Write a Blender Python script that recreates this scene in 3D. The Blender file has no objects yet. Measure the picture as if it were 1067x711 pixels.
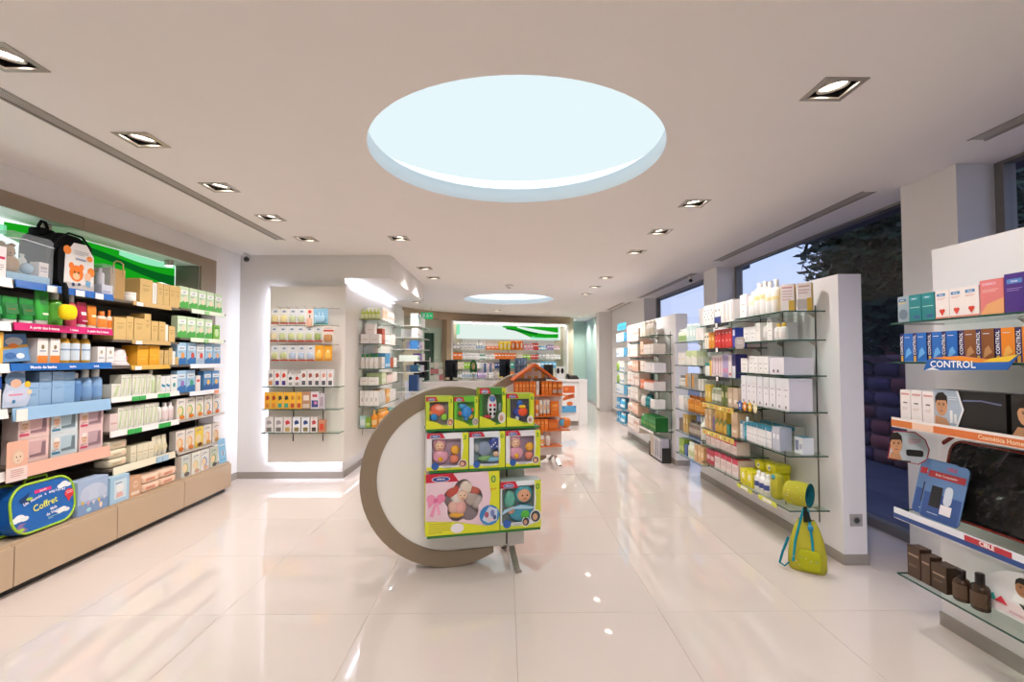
import bpy, bmesh, math, random
from math import pi, sin, cos, radians
from mathutils import Vector, Matrix
random.seed(7)
SC = bpy.context.scene
COL = SC.collection

# ------------------------------------------------------------------ camera
cam = bpy.data.cameras.new('camera')
cam.sensor_width = 36.0
cam.lens = 36.0 * 513.0 / 1067.0
cam.clip_start = 0.05
cam_o = bpy.data.objects.new('camera', cam)
COL.objects.link(cam_o)
cam_o.location = (0, 0, 1.4)
cam_o.rotation_euler = (pi / 2 + math.atan(17.5 / 513), 0, -math.atan(6.5 / 513))
SC.camera = cam_o

# ------------------------------------------------------------------ view, world
SC.view_settings.view_transform = 'Standard'
SC.view_settings.look = 'None'
SC.view_settings.gamma = 1.0
SC.view_settings.use_curve_mapping = False
SC.view_settings.exposure = 0.38
SC.cycles.use_denoising = True
SC.cycles.max_bounces = 8
SC.cycles.diffuse_bounces = 4
SC.cycles.glossy_bounces = 4
SC.cycles.transparent_max_bounces = 12
SC.cycles.sample_clamp_indirect = 4.0
SC.cycles.caustics_reflective = False
SC.cycles.caustics_refractive = False

SPOT_W = 46.0        # each ceiling downlight
SKYLIGHT_GLOW = 0.86 # luminous membranes over the round openings
COVE_GLOW = 6.0      # hidden light strips
SIGN_GLOW = 0.85      # backlit graphics
SKY_GLOW = 0.95

w = bpy.data.worlds.new('dusk'); SC.world = w; w.use_nodes = True
nt = w.node_tree; nt.nodes.clear()
out = nt.nodes.new('ShaderNodeOutputWorld'); bg = nt.nodes.new('ShaderNodeBackground')
tc = nt.nodes.new('ShaderNodeTexCoord'); sep = nt.nodes.new('ShaderNodeSeparateXYZ')
rmp = nt.nodes.new('ShaderNodeValToRGB')
nt.links.new(tc.outputs['Generated'], sep.inputs[0]); nt.links.new(sep.outputs['Z'], rmp.inputs[0])
e = rmp.color_ramp.elements
e[0].position = 0.0; e[0].color = (0.58, 0.66, 0.98, 1)
e[1].position = 1.0; e[1].color = (0.40, 0.54, 0.98, 1)
m_ = rmp.color_ramp.elements.new(0.06); m_.color = (0.62, 0.70, 1.0, 1)
m_ = rmp.color_ramp.elements.new(0.25); m_.color = (0.50, 0.64, 1.0, 1)
nt.links.new(rmp.outputs[0], bg.inputs[0]); bg.inputs[1].default_value = SKY_GLOW
nt.links.new(bg.outputs[0], out.inputs[0])

# ------------------------------------------------------------------ colour and materials
def lin(h):
    h = h.lstrip('#')
    o = []
    for i in (0, 2, 4):
        c = int(h[i:i + 2], 16) / 255
        o.append(c / 12.92 if c <= .04045 else ((c + .055) / 1.055) ** 2.4)
    return (o[0], o[1], o[2], 1.0)

MATS = {}
def principled(name, col=None, rough=.5, metal=0, noise=0.0, nscale=30, bump=0.0, spec=.5, coat=0.0, emit=None, es=0):
    """Procedural surface: colour from a value or from the mesh's colour attribute, broken up by noise."""
    if name in MATS: return MATS[name]
    m = bpy.data.materials.new(name); m.use_nodes = True
    n = m.node_tree.nodes; l = m.node_tree.links
    b = n['Principled BSDF']
    t = n.new('ShaderNodeTexCoord')
    nz = n.new('ShaderNodeTexNoise'); nz.inputs['Scale'].default_value = nscale; nz.inputs['Detail'].default_value = 3
    l.new(t.outputs['Object'], nz.inputs['Vector'])
    mix = n.new('ShaderNodeMix'); mix.data_type = 'RGBA'; mix.blend_type = 'MULTIPLY'
    mr = n.new('ShaderNodeMapRange'); mr.inputs[3].default_value = 1 - noise; mr.inputs[4].default_value = 1 + noise * .3
    l.new(nz.outputs['Fac'], mr.inputs[0])
    mix.inputs[0].default_value = 1.0
    if col is None:
        a = n.new('ShaderNodeVertexColor'); a.layer_name = 'Col'; l.new(a.outputs[0], mix.inputs[6])
    else:
        mix.inputs[6].default_value = lin(col)
    l.new(mr.outputs[0], mix.inputs[7]); l.new(mix.outputs[2], b.inputs['Base Color'])
    b.inputs['Metallic'].default_value = metal
    r2 = n.new('ShaderNodeMapRange'); r2.inputs[3].default_value = rough * .94; r2.inputs[4].default_value = rough * 1.06
    l.new(nz.outputs['Fac'], r2.inputs[0]); l.new(r2.outputs[0], b.inputs['Roughness'])
    b.inputs['Specular IOR Level'].default_value = spec
    b.inputs['Coat Weight'].default_value = coat
    b.inputs['Coat Roughness'].default_value = .06
    if bump:
        bp = n.new('ShaderNodeBump'); bp.inputs['Strength'].default_value = bump; bp.inputs['Distance'].default_value = .004
        l.new(nz.outputs['Fac'], bp.inputs['Height']); l.new(bp.outputs[0], b.inputs['Normal'])
    if emit:
        b.inputs['Emission Color'].default_value = lin(emit); b.inputs['Emission Strength'].default_value = es
    MATS[name] = m
    return m

def sheer(name, tint, refl=1.0, rough=.02, ior=1.45, solid=0.0, solidcol='ffffff'):
    """Thin clear sheet: tinted see-through plus a Fresnel sheen."""
    if name in MATS: return MATS[name]
    m = bpy.data.materials.new(name); m.use_nodes = True
    n = m.node_tree.nodes; l = m.node_tree.links; n.clear()
    o = n.new('ShaderNodeOutputMaterial'); tr = n.new('ShaderNodeBsdfTransparent'); tr.inputs[0].default_value = lin(tint)
    g = n.new('ShaderNodeBsdfGlossy'); g.inputs['Roughness'].default_value = rough
    f = n.new('ShaderNodeFresnel'); f.inputs[0].default_value = ior
    mul = n.new('ShaderNodeMath'); mul.operation = 'MULTIPLY'; mul.inputs[1].default_value = refl
    l.new(f.outputs[0], mul.inputs[0])
    ge = n.new('ShaderNodeNewGeometry'); inv = n.new('ShaderNodeMath'); inv.operation = 'SUBTRACT'; inv.inputs[0].default_value = 1.0
    l.new(ge.outputs['Backfacing'], inv.inputs[1]); m3 = n.new('ShaderNodeMath'); m3.operation = 'MULTIPLY'
    l.new(mul.outputs[0], m3.inputs[0]); l.new(inv.outputs[0], m3.inputs[1])      # only the outer face of a sheet mirrors
    mx = n.new('ShaderNodeMixShader'); l.new(m3.outputs[0], mx.inputs[0])
    base = tr
    if solid:
        df = n.new('ShaderNodeBsdfDiffuse'); df.inputs[0].default_value = lin(solidcol)
        m2 = n.new('ShaderNodeMixShader'); m2.inputs[0].default_value = solid
        l.new(tr.outputs[0], m2.inputs[1]); l.new(df.outputs[0], m2.inputs[2]); base = m2
    l.new(base.outputs[0], mx.inputs[1]); l.new(g.outputs[0], mx.inputs[2]); l.new(mx.outputs[0], o.inputs[0])
    MATS[name] = m
    return m

def glow(name, col, s):
    if name in MATS: return MATS[name]
    m = bpy.data.materials.new(name); m.use_nodes = True
    n = m.node_tree.nodes; l = m.node_tree.links; n.clear()
    o = n.new('ShaderNodeOutputMaterial'); e = n.new('ShaderNodeEmission')
    e.inputs[0].default_value = lin(col); e.inputs[1].default_value = s
    l.new(e.outputs[0], o.inputs[0]); MATS[name] = m
    return m

CARD = principled('printed_card', None, .42, noise=.04, nscale=18)
GLOSS = principled('glossy_plastic', None, .22, noise=.03, nscale=12)
CLOTH = principled('cloth', None, .88, noise=.18, nscale=90, bump=.5, spec=.2)
PAINT = principled('wall_paint', 'e9e5e2', .55, noise=.02, nscale=6)
CEIL = principled('ceiling_paint', 'f8f2ef', .7, noise=.02, nscale=4)
LACQ = principled('white_lacquer', 'efebe8', .25, noise=.015, nscale=5)
TAUPE = principled('taupe_lacquer', '8f7d69', .32, noise=.05, nscale=8)
TAN = principled('tan_lacquer', 'c4ab8f', .28, noise=.02, nscale=1.5)
DARK = principled('dark_metal', '2b2826', .4, noise=.1, nscale=20)
SHELF = principled('shelf_board', '6a5f55', .4, noise=.08, nscale=10)
STEEL = principled('brushed_steel', 'b5aaa0', .32, metal=.65, noise=.15, nscale=60)
GREY = principled('grey_trim', '9d948c', .4, noise=.05, nscale=12)
BLACK = principled('black_plastic', '111112', .25, noise=.1, nscale=15)
GLASS = sheer('shelf_glass', 'f1faf6', .7)
EDGE = principled('glass_edge', '1f4a40', .12, noise=.1, nscale=20)
PANE = sheer('window_glass', 'f2f4f6', .9)
FROST = sheer('green_glass', 'dcefe6', .6, .05, solid=.6, solidcol='d2e8de')
CLEAR = sheer('clear_film', 'fafafa', .6, .06, solid=.03)
LEDW = glow('led_strip', 'dfe8ff', COVE_GLOW * 3)
LENS = glow('lamp_lens', 'fff4e4', 14)
VINYL = sheer('clear_vinyl', 'f4f6f8', 1.0, .08, solid=.16, solidcol='dfe6ee')
FILM = sheer('crinkled_film', 'fafafc', .55, .08)

# ------------------------------------------------------------------ mesh builder
class MB:
    def __init__(s): s.v = []; s.f = []; s.c = []; s.m = []; s.sm = []
    def face(s, pts, c='ffffff', mi=0, sm=False):
        b = len(s.v); s.v += [tuple(p) for p in pts]; s.f.append(tuple(range(b, b + len(pts)))); s.c.append(c); s.m.append(mi); s.sm.append(sm)
    def mesh_(s, vs, fs, c='ffffff', mi=0, sm=False):
        b = len(s.v); s.v += [tuple(p) for p in vs]
        for f in fs: s.f.append(tuple(b + i for i in f)); s.c.append(c); s.m.append(mi); s.sm.append(sm)
        return s
    def box(s, x0, x1, y0, y1, z0, z1, c='ffffff', mi=0, front=None, emi=None, esides=(0, 1, 2, 3)):
        vs = [(x0, y0, z0), (x1, y0, z0), (x1, y1, z0), (x0, y1, z0), (x0, y0, z1), (x1, y0, z1), (x1, y1, z1), (x0, y1, z1)]
        fs = [(0, 1, 5, 4), (1, 2, 6, 5), (2, 3, 7, 6), (3, 0, 4, 7), (4, 5, 6, 7), (3, 2, 1, 0)]
        b = len(s.v); s.v += vs
        for i, f in enumerate(fs):
            s.f.append(tuple(b + k for k in f)); s.c.append(front if (front and i == 0) else c)
            s.m.append(emi if (emi is not None and i in esides) else mi); s.sm.append(False)
        return s
    def lathe(s, prof, c='ffffff', seg=14, cx=0, cy=0, sx=1, sy=1, mi=0, a0=0, a1=2 * pi, caps=True, sm=True):
        full = abs(a1 - a0 - 2 * pi) < 1e-6; n = seg if full else seg + 1
        vs = []
        for r, z in prof:
            for k in range(n):
                a = a0 + (a1 - a0) * k / seg
                vs.append((cx + r * sx * cos(a), cy + r * sy * sin(a), z))
        fs = []
        for i in range(len(prof) - 1):
            for k in range(seg):
                k2 = (k + 1) % n if full else k + 1
                fs.append((i * n + k, i * n + k2, (i + 1) * n + k2, (i + 1) * n + k))
        s.mesh_(vs, fs, c, mi, sm)
        if full and caps:
            for i, rev in ((0, True), (len(prof) - 1, False)):
                r, z = prof[i]
                if r > 1e-5:
                    p = [(cx + r * sx * cos(2 * pi * k / seg), cy + r * sy * sin(2 * pi * k / seg), z) for k in range(seg)]
                    s.face(p[::-1] if rev else p, c, mi)
        return s
    def prism(s, poly, y0, y1, c='ffffff', mi=0, front=None, smooth=False, emi=None):
        """poly in (x, z), counter-clockwise seen from -y; extruded from y0 (front) to y1."""
        n = len(poly)
        s.face([(x, y0, z) for x, z in poly], front or c, mi)
        s.face([(x, y1, z) for x, z in poly[::-1]], c, mi)
        vs = [(x, y0, z) for x, z in poly] + [(x, y1, z) for x, z in poly]
        s.mesh_(vs, [(k, k + n, (k + 1) % n + n, (k + 1) % n) for k in range(n)], c, mi if emi is None else emi, smooth)
        return s
    def slab(s, poly, z0, z1, c='ffffff', mi=0):
        n = len(poly)
        s.face([(x, y, z1) for x, y in poly], c, mi); s.face([(x, y, z0) for x, y in poly[::-1]], c, mi)
        vs = [(x, y, z0) for x, y in poly] + [(x, y, z1) for x, y in poly]
        s.mesh_(vs, [(k, (k + 1) % n, (k + 1) % n + n, k + n) for k in range(n)], c, mi)
        return s
    def tube(s, path, r, c='ffffff', seg=7, mi=0, flat=None, closed=False):
        P = [Vector(p) for p in path]; n = len(P); vs = []; fs = []
        rr = r if isinstance(r, (list, tuple)) else [r] * n
        prev = None
        for i, p in enumerate(P):
            a = P[(i - 1) % n] if (closed or i > 0) else p; b = P[(i + 1) % n] if (closed or i < n - 1) else p
            t = (b - a).normalized()
            u = (prev - t * prev.dot(t)) if prev is not None else t.orthogonal()
            if u.length < 1e-6: u = t.orthogonal()
            u.normalize(); prev = u; v = t.cross(u)
            for k in range(seg):
                an = 2 * pi * k / seg
                vs.append(p + u * (cos(an) * rr[i]) + v * (sin(an) * rr[i] * (flat or 1)))
        for i in range(n if closed else n - 1):
            j = (i + 1) % n
            for k in range(seg): fs.append((i * seg + k, i * seg + (k + 1) % seg, j * seg + (k + 1) % seg, j * seg + k))
        s.mesh_(vs, fs, c, mi, True)
        if not closed:
            s.face(vs[:seg][::-1], c, mi); s.face(vs[-seg:], c, mi)
        return s
    def pillow(s, w, h, d, c='ffffff', e=.35, nu=14, nv=8, z0=0, mi=0, back=None):
        """soft pack: superellipsoid, base at z0"""
        def f(t, p): return math.copysign(abs(t) ** p, t)
        vs = []; fs = []
        for i in range(nv + 1):
            a = -pi / 2 + pi * i / nv
            for k in range(nu):
                b = 2 * pi * k / nu
                vs.append((w / 2 * f(cos(a), e) * f(cos(b), e), d / 2 * f(cos(a), e) * f(sin(b), e), z0 + h / 2 + h / 2 * f(sin(a), e)))
        for i in range(nv):
            for k in range(nu): fs.append((i * nu + k, i * nu + (k + 1) % nu, (i + 1) * nu + (k + 1) % nu, (i + 1) * nu + k))
        s.mesh_(vs, fs, c, mi, True)
        return s
    def mesh(s, name, *mats):
        me = bpy.data.meshes.new(name)
        me.from_pydata(s.v, [], s.f)
        for m in mats: me.materials.append(m)
        me.polygons.foreach_set('material_index', s.m); me.polygons.foreach_set('use_smooth', s.sm)
        ca = me.color_attributes.new('Col', 'FLOAT_COLOR', 'CORNER')
        data = []
        cache = {}
        for f, c in zip(s.f, s.c):
            k = cache.get(c)
            if k is None: k = cache[c] = lin(c)
            data += list(k) * len(f)
        ca.data.foreach_set('color', data)
        me.update()
        return me
    def build(s, name, *mats, parent=None, **kw):
        o = bpy.data.objects.new(name, s.mesh(name, *mats)); COL.objects.link(o)
        if parent is not None: o.parent = parent
        for k, v in kw.items(): o[k] = v
        return o

def empty(name, loc=(0, 0, 0), rz=0, **kw):
    o = bpy.data.objects.new(name, None); COL.objects.link(o); o.empty_display_size = .05
    o.location = loc; o.rotation_euler = (0, 0, rz)
    for k, v in kw.items(): o[k] = v
    return o
def tag(o, label, cat, group=None):
    o['label'] = label; o['category'] = cat
    if group: o['group'] = group
    return o
def struct(o): o['kind'] = 'structure'; return o

FONTS = {}
def fontdata(txt, size, col, mat=None):
    """flat lettering as its own small mesh"""
    k = (txt, size, col)
    if k not in FONTS:
        c = bpy.data.curves.new('lettering', 'FONT'); c.body = txt; c.size = size; c.align_x = 'CENTER'; c.align_y = 'CENTER'; c.resolution_u = 2; c.offset = size * .018
        t = bpy.data.objects.new('lettering', c)
        me = bpy.data.meshes.new_from_object(t); me.name = 'lettering'
        bpy.data.objects.remove(t); bpy.data.curves.remove(c)
        me.materials.clear(); me.materials.append(mat or principled('ink_' + col, col, .45, noise=.03)); FONTS[k] = me
    return FONTS[k]
def lettering(txt, parent, loc, size, col, rot=(pi / 2, 0, 0), sx=1.0, mat=None):
    o = bpy.data.objects.new('lettering', fontdata(txt, size, col, mat)); COL.objects.link(o)
    o.parent = parent; o.location = loc; o.rotation_euler = rot; o.scale = (sx, 1, 1)
    return o

def ell(cx, cz, rx, rz, n=16, a0=0, a1=2 * pi):
    full = abs(a1 - a0 - 2 * pi) < 1e-6
    return [(cx + rx * cos(a0 + (a1 - a0) * k / n), cz + rz * sin(a0 + (a1 - a0) * k / n)) for k in range(n if full else n + 1)]
def rrect(x0, x1, z0, z1, r, n=4):
    p = []
    for cx, cz, a in ((x1 - r, z0 + r, -pi / 2), (x1 - r, z1 - r, 0), (x0 + r, z1 - r, pi / 2), (x0 + r, z0 + r, pi)):
        for k in range(n + 1): p.append((cx + r * cos(a + pi / 2 * k / n), cz + r * sin(a + pi / 2 * k / n)))
    return p

# ================================================================== STRUCTURE
H = 2.61
XL, XR = -3.12, 2.80
Y0, Y1 = -3.0, 16.6
TILE = principled('floor_tile', 'dccfc8', .035, noise=.025, nscale=3, spec=.9)
GROUT = principled('grout', 'cdbfb0', .5, noise=.05)
floor = struct(MB().box(-3.5, 3.15, Y0, Y1, -.08, -.003).build('floor', GROUT))
tile_cache = {}
def cuts(a, b, o, p):
    k = math.floor((a - o) / p); r = [a]
    while o + (k + 1) * p < b - .02:
        k += 1
        if o + k * p > a + .02: r.append(o + k * p)
    return r + [b]
xs = cuts(-3.45, 3.12, .853, .8); ys = cuts(Y0, Y1, 2.75, .8)
for i in range(len(xs) - 1):
    for j in range(len(ys) - 1):
        wx, wy = round(xs[i + 1] - xs[i], 3), round(ys[j + 1] - ys[j], 3)
        if (wx, wy) not in tile_cache:
            b = MB(); g = .0004; q = .0012
            b.mesh_([(g, g, -.003), (wx - g, g, -.003), (wx - g, wy - g, -.003), (g, wy - g, -.003), (g + q, g + q, 0), (wx - g - q, g + q, 0), (wx - g - q, wy - g - q, 0), (g + q, wy - g - q, 0)],
                    [(0, 1, 5, 4), (1, 2, 6, 5), (2, 3, 7, 6), (3, 0, 4, 7), (4, 5, 6, 7)])
            tile_cache[(wx, wy)] = b.mesh('tile', TILE)
        t = bpy.data.objects.new('tile', tile_cache[(wx, wy)]); COL.objects.link(t); t.parent = floor; t.location = (xs[i], ys[j], 0)

# ------------------------------------------------------------------ ceiling with its openings
DOWN = [(-2.02, 1.97), (-2.02, 2.72), (-2.03, 3.48), (-2.03, 4.24), (-2.03, 5.0), (-1.08, 4.96), (-1.095, 6.62), (-1.095, 7.43),
        (1.475, 2.16), (1.475, 3.8), (1.48, 4.67), (1.49, 5.56), (1.51, 7.36), (1.52, 8.32), (1.53, 9.26), (-.226, 12.54), (1.107, 13.17), (-1.95, 10.7), (2.2, 14.4), (2.2, 15.6),  # closing pair in the corridor is added fill to brighten it
        (-2.0, 1.22), (-2.0, .4), (1.475, .5), (-2.0, -.9), (1.475, -.9), (-.55, .55), (.45, .55), (-.55, -.9), (.45, -.9)]  # four middle ones are unseen fill, added to brighten the toy stand
SKY = [(.063, 2.93, .866), (.06, 10.2, .93)]
SLOTS = [(-2.31, -1.0, 5.04, .075), (2.62, .6, 2.66, .085), (2.645, 3.52, 6.08, .085), (2.70, 6.98, 9.9, .07), (2.58, 10.75, 12.4, .06), (2.72, 10.6, 12.8, .05)]
HS = .085
bm = bmesh.new()
def loop(pts):
    vs = [bm.verts.new((x, y, H)) for x, y in pts]
    for i in range(len(vs)): bm.edges.new((vs[i], vs[(i + 1) % len(vs)]))
loop([(-3.5, Y0), (3.1, Y0), (3.1, Y1), (-3.5, Y1)])
for cx, cy, r in SKY: loop(ell(cx, cy, r, r, 64))
for x, y in DOWN: loop([(x - HS, y - HS), (x + HS, y - HS), (x + HS, y + HS), (x - HS, y + HS)])
for x, a, b_, wd in SLOTS: loop([(x - wd / 2, a), (x + wd / 2, a), (x + wd / 2, b_), (x - wd / 2, b_)])
bmesh.ops.triangle_fill(bm, edges=bm.edges[:], use_beauty=True, normal=(0, 0, -1))
me = bpy.data.meshes.new('ceiling'); bm.to_mesh(me); bm.free(); me.materials.append(CEIL)
ceil = bpy.data.objects.new('ceiling', me); COL.objects.link(ceil); struct(ceil)

MEMB = glow('luminous_membrane', 'dcecf0', SKYLIGHT_GLOW)
RIM = principled('rim_paint', 'eef2f6', .6, noise=.01)
for i, (cx, cy, r) in enumerate(SKY):
    o = empty('skylight', (cx, cy, H)); tag(o, ['large round luminous ceiling recess above the toy display', 'far round luminous ceiling recess near the sales counter'][i], 'skylight', 'round ceiling recesses')
    b = MB(); b.lathe([(r, 0), (r, .105), (r + .012, .105), (r + .012, .002)], seg=64, caps=False); b.build('rim', RIM, parent=o)
    b = MB(); b.lathe([(r + .012, .06), (r + .25, .06), (r + .25, .26)], seg=48, caps=False)
    b.build('cove', RIM, parent=o)
    b = MB(); b.face([(x, y, .26) for x, y in ell(0, 0, r + .25, r + .25, 48)][::-1]); b.build('membrane', MEMB, parent=o)
    b = MB(); b.tube([(x, y, .09) for x, y in ell(0, 0, r + .1, r + .1, 40)], .012, seg=5, closed=True); b.build('light_strip', LEDW, parent=o)

def make_downlight():
    parts = []
    b = MB(); h = HS + .012; k = HS - .012
    for (x0, x1, y0, y1) in ((-h, h, -h, -k), (-h, h, k, h), (-h, -k, -k, k), (k, h, -k, k)): b.box(x0, x1, y0, y1, -.004, .004)
    parts.append(('frame', b.mesh('frame', STEEL)))
    b = MB()
    for (x0, x1, y0, y1) in ((-HS, HS, -HS, -HS + .004), (-HS, HS, HS - .004, HS), (-HS, -HS + .004, -HS, HS), (HS - .004, HS, -HS, HS)): b.box(x0, x1, y0, y1, .004, .11)
    b.box(-HS, HS, -HS, HS, .11, .114)
    parts.append(('housing', b.mesh('housing', DARK)))
    b = MB(); b.lathe([(.056, .012), (.062, .002), (.066, .002), (.066, .05), (.05, .09)], seg=20, caps=False); b.lathe([(.05, .09), (0, .09)], seg=20, caps=False)
    parts.append(('lamp_ring', b.mesh('lamp_ring', STEEL)))
    b = MB(); b.face([(x, y, .012) for x, y in ell(0, 0, .0565, .0565, 20)][::-1]); parts.append(('lens', b.mesh('lens', LENS)))
    return parts
dl = make_downlight()
spot = bpy.data.lights.new('downlight_beam', 'SPOT'); spot.energy = SPOT_W; spot.spot_size = radians(125); spot.spot_blend = .8; spot.shadow_soft_size = .045; spot.color = (1, .955, .915)
spot_stand_fill = spot.copy(); spot_stand_fill.energy = SPOT_W * 1.9
spot_entrance = spot.copy(); spot_entrance.energy = SPOT_W * .4
spot_back = spot.copy(); spot_back.energy = SPOT_W * 2.3
def ordn(i): return ['first', 'second', 'third', 'fourth', 'fifth', 'sixth', 'seventh', 'eighth', 'ninth', 'tenth', 'eleventh', 'twelfth', 'thirteenth', 'fourteenth', 'fifteenth', 'sixteenth'][i]
dn = {}
for x, y in DOWN:
    row_ = 'the corridor, added fill' if x > 2 else 'the baby goods wall' if x < -1.9 and y < 6 else 'the exit door' if x < -1.9 else ('the dropped bulkhead' if x < -1 else ('the window side' if x > 1.4 else 'the curved back wall'))
    i = dn.get(row_, 0)
    if y < 1.5: lab = f'{["front", "second", "last"][0 if y < 0 else 1 if y < 1 else 2]} square entrance downlight, ' + ('baby goods side' if x < -1 else 'window side' if x > 1 else 'middle left, added fill' if x < 0 else 'middle right, added fill')
    else: lab = f'{ordn(i)} square ceiling downlight from the front in the row by {row_}'; dn[row_] = i + 1
    o = empty('downlight', (x, y, H)); tag(o, lab, 'ceiling light', 'square ceiling downlights')
    for nm, me in dl:
        p = bpy.data.objects.new(nm, me); COL.objects.link(p); p.parent = o
        if nm in ('lamp_ring', 'lens'): p.rotation_euler = (radians(5), radians(9 if x < 0 else -9), 0); p.location = (0, 0, .004)
    l = bpy.data.objects.new('downlight_beam', spot_stand_fill if (abs(x) < .7 and -.6 < y < 2) else spot_back if y > 7 else spot_entrance if y < 1.5 else spot); COL.objects.link(l); l.parent = o; l.location = (0, 0, .008); l.rotation_euler = (radians(28) if (abs(x) < .7 and y < 2) else 0, radians(16 if x < -1.5 else (-12 if x > 1 else 0)), 0)
SLAT = principled('vent_metal', 'b8afa8', .45, metal=.0, noise=.05)
for i, (x, a, b_, wd) in enumerate(SLOTS):
    o = empty('air_vent', (x, (a + b_) / 2, H)); L = (b_ - a) / 2
    tag(o, ['long linear air slot in the ceiling by the baby goods wall', 'linear air slot in the ceiling above the laptop bag display', 'long linear air slot along the big middle window', 'linear air slot along the far window', 'inner of two short far ceiling slots by the plain wall', 'outer of two short far ceiling slots by the plain wall'][i], 'vent')
    MB().box(-wd / 2, wd / 2, -L, L, .06, .064).box(-wd / 2, -wd / 2 + .003, -L, L, 0, .06).box(wd / 2 - .003, wd / 2, -L, L, 0, .06).build('duct', GREY, parent=o)
    b = MB(); b.box(-wd / 2 - .012, -wd / 2, -L - .01, L + .01, -.003, .003); b.box(wd / 2, wd / 2 + .012, -L - .01, L + .01, -.003, .003); b.build('frame', GREY, parent=o)
    for k in range(3):
        xx = -wd / 2 + wd * (k + 1) / 4
        MB().box(xx - .007, xx + .007, -L, L, .0, .004).build('slat', SLAT, parent=o)

# ------------------------------------------------------------------ walls
b = MB()
b.box(-3.5, XL, Y0, 5.8, 2.336, H - .001); b.box(-3.5, XL, 5.03, 5.8, 0, 2.336); b.box(-3.5, XL, Y0, -.9, 0, 2.336)
struct(b.build('wall_left', PAINT))
struct(MB().box(-3.5, 3.1, Y0 - .1, Y0, 0, H).build('wall_behind', PAINT))
b = MB(); b.box(-3.5, -1.90, 5.80, 9.05, 0, 2.34); b.box(-3.5, -1.36, 5.80, 8.2, 2.34, H - .001)
struct(b.build('wall_front', PAINT))
b = MB()
for a, c in ((2.99, 3.42), (6.47, 6.9), (9.9, 13.0)): b.box(XR, 3.12, a, c, 0, H - .001)
b.box(XR, 3.12, Y0, -.1, 0, H - .001)
struct(b.build('wall_right', PAINT))
struct(MB().box(2.46, 2.84, 12.95, 13.35, 0, H - .001).build('trim_pillar', PAINT))
def bboard(name, segs):
    b = MB()
    for s in segs: b.box(*s, 0, .075)
    struct(b.build(name, GREY))
bboard('baseboard_front', [(-3.12, -1.888, 5.788, 5.80), (-1.90, -1.888, 5.80, 9.05)])
bboard('baseboard_right', [(2.788, 2.80, 2.99, 3.42), (2.788, 2.80, 6.47, 6.9), (2.788, 2.80, 9.9, 12.95), (2.45, 2.46, 12.95, 13.35)])
bboard('baseboard_left', [(-3.12, -3.108, 5.29, 5.788)])
# corridor beyond the counter
struct(MB().box(2.64, 2.66, 13.35, 16.4, 0, H - .01).build('wall_corridor', FROST))
struct(MB().box(1.85, 2.66, 16.3, 16.32, 0, H - .01).build('window_4', FROST))
struct(MB().box(2.66, 3.0, 13.35, 16.5, 0, H - .01).build('wall_corridor_side', principled('green_wall', 'c4ded0', .6, noise=.03)))
struct(MB().box(1.6, 3.0, 16.5, 16.6, 0, H - .01).build('wall_end', principled('green_wall', 'a9c7b8')))
bboard('baseboard_corridor', [(2.625, 2.64, 13.35, 16.3), (1.85, 2.62, 16.28, 16.3)])

# windows: frame, pane, sill
FRM = principled('window_frame', '7e7873', .4, metal=.2, noise=.05)
for i, (a, c) in enumerate(((-.1, 2.99), (3.42, 6.47), (6.9, 9.9))):
    o = struct(empty('window_%d' % (i + 1), (3.07, (a + c) / 2, 0))); L = (c - a) / 2
    b = MB(); f = .055
    b.box(-.03, .05, -L, L, 0, .07); b.box(-.03, .05, -L, L, 2.592, H - .002); b.box(-.03, .05, -L, -L + f, .07, 2.592); b.box(-.03, .05, L - f, L, .07, 2.592)
    if i == 0: b.box(-.03, .05, L - .42, L - .38, .07, 2.592)
    b.build('frame', FRM, parent=o)
    MB().mesh_([(.0, -L + f, .07), (0, L - f, .07), (0, L - f, 2.592), (0, -L + f, 2.592)], [(3, 2, 1, 0)]).build('pane', PANE, parent=o)

# curved back wall with taupe fascia
CX, CY, R = 1.9, 9.84, 4.76
def arc(a0, a1, r, n): return [(CX + r * sin(radians(a0 + (a1 - a0) * k / n)), CY + r * cos(radians(a0 + (a1 - a0) * k / n))) for k in range(n + 1)]
def arcslab(a0, a1, r0, r1, z0, z1, n=20):
    b = MB(); p, q = arc(a0, a1, r0, n), arc(a0, a1, r1, n)
    for k in range(n):
        A, B, C, D = p[k], p[k + 1], q[k + 1], q[k]
        b.face([(*A, z0), (*B, z0), (*B, z1), (*A, z1)]); b.face([(*A, z0), (*D, z0), (*C, z0), (*B, z0)]); b.face([(*D, z0), (*D, z1), (*C, z1), (*C, z0)])
        b.face([(*A, z1), (*B, z1), (*C, z1), (*D, z1)])
    for P_, Q_ in ((p[0], q[0]), (p[-1], q[-1])): b.face([(*P_, z0), (*P_, z1), (*Q_, z1), (*Q_, z0)])
    return b
OLIVE = principled('back_wall_paint', 'c9c2ab', .5, noise=.03)
b = arcslab(-84, -56, R + .15, R + .3, 0, H - .002, 8)
b2 = arcslab(-56, -47.5, R + .15, R + .3, 2.2, H - .002, 4); b3 = arcslab(-47.5, 1.5, R + .15, R + .3, 0, H - .002, 14)
for q in (b2, b3): b.mesh_(q.v, q.f)
struct(b.build('wall_back', OLIVE))
struct(arcslab(-84, .2, R - .04, R + .15, 2.41, H - .003, 26).build('trim_fascia', principled('pale_taupe', 'b39c80', .35, noise=.03)))
struct(arcslab(-47.2, -45.3, R - .04, R + .14, 0, 2.41, 2).build('trim_post', principled('pale_taupe', 'b39c80')))
DGRN = principled('dark_green_glass', '12402c', .15, noise=.1)
o = struct(empty('door_1'))
arcslab(-54.8, -50.2, R + .2, R + .24, 0, 2.05, 3).build('leaf', DGRN, parent=o)
JMB = principled('door_jamb', 'bcd0bd', .4, noise=.03)
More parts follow.
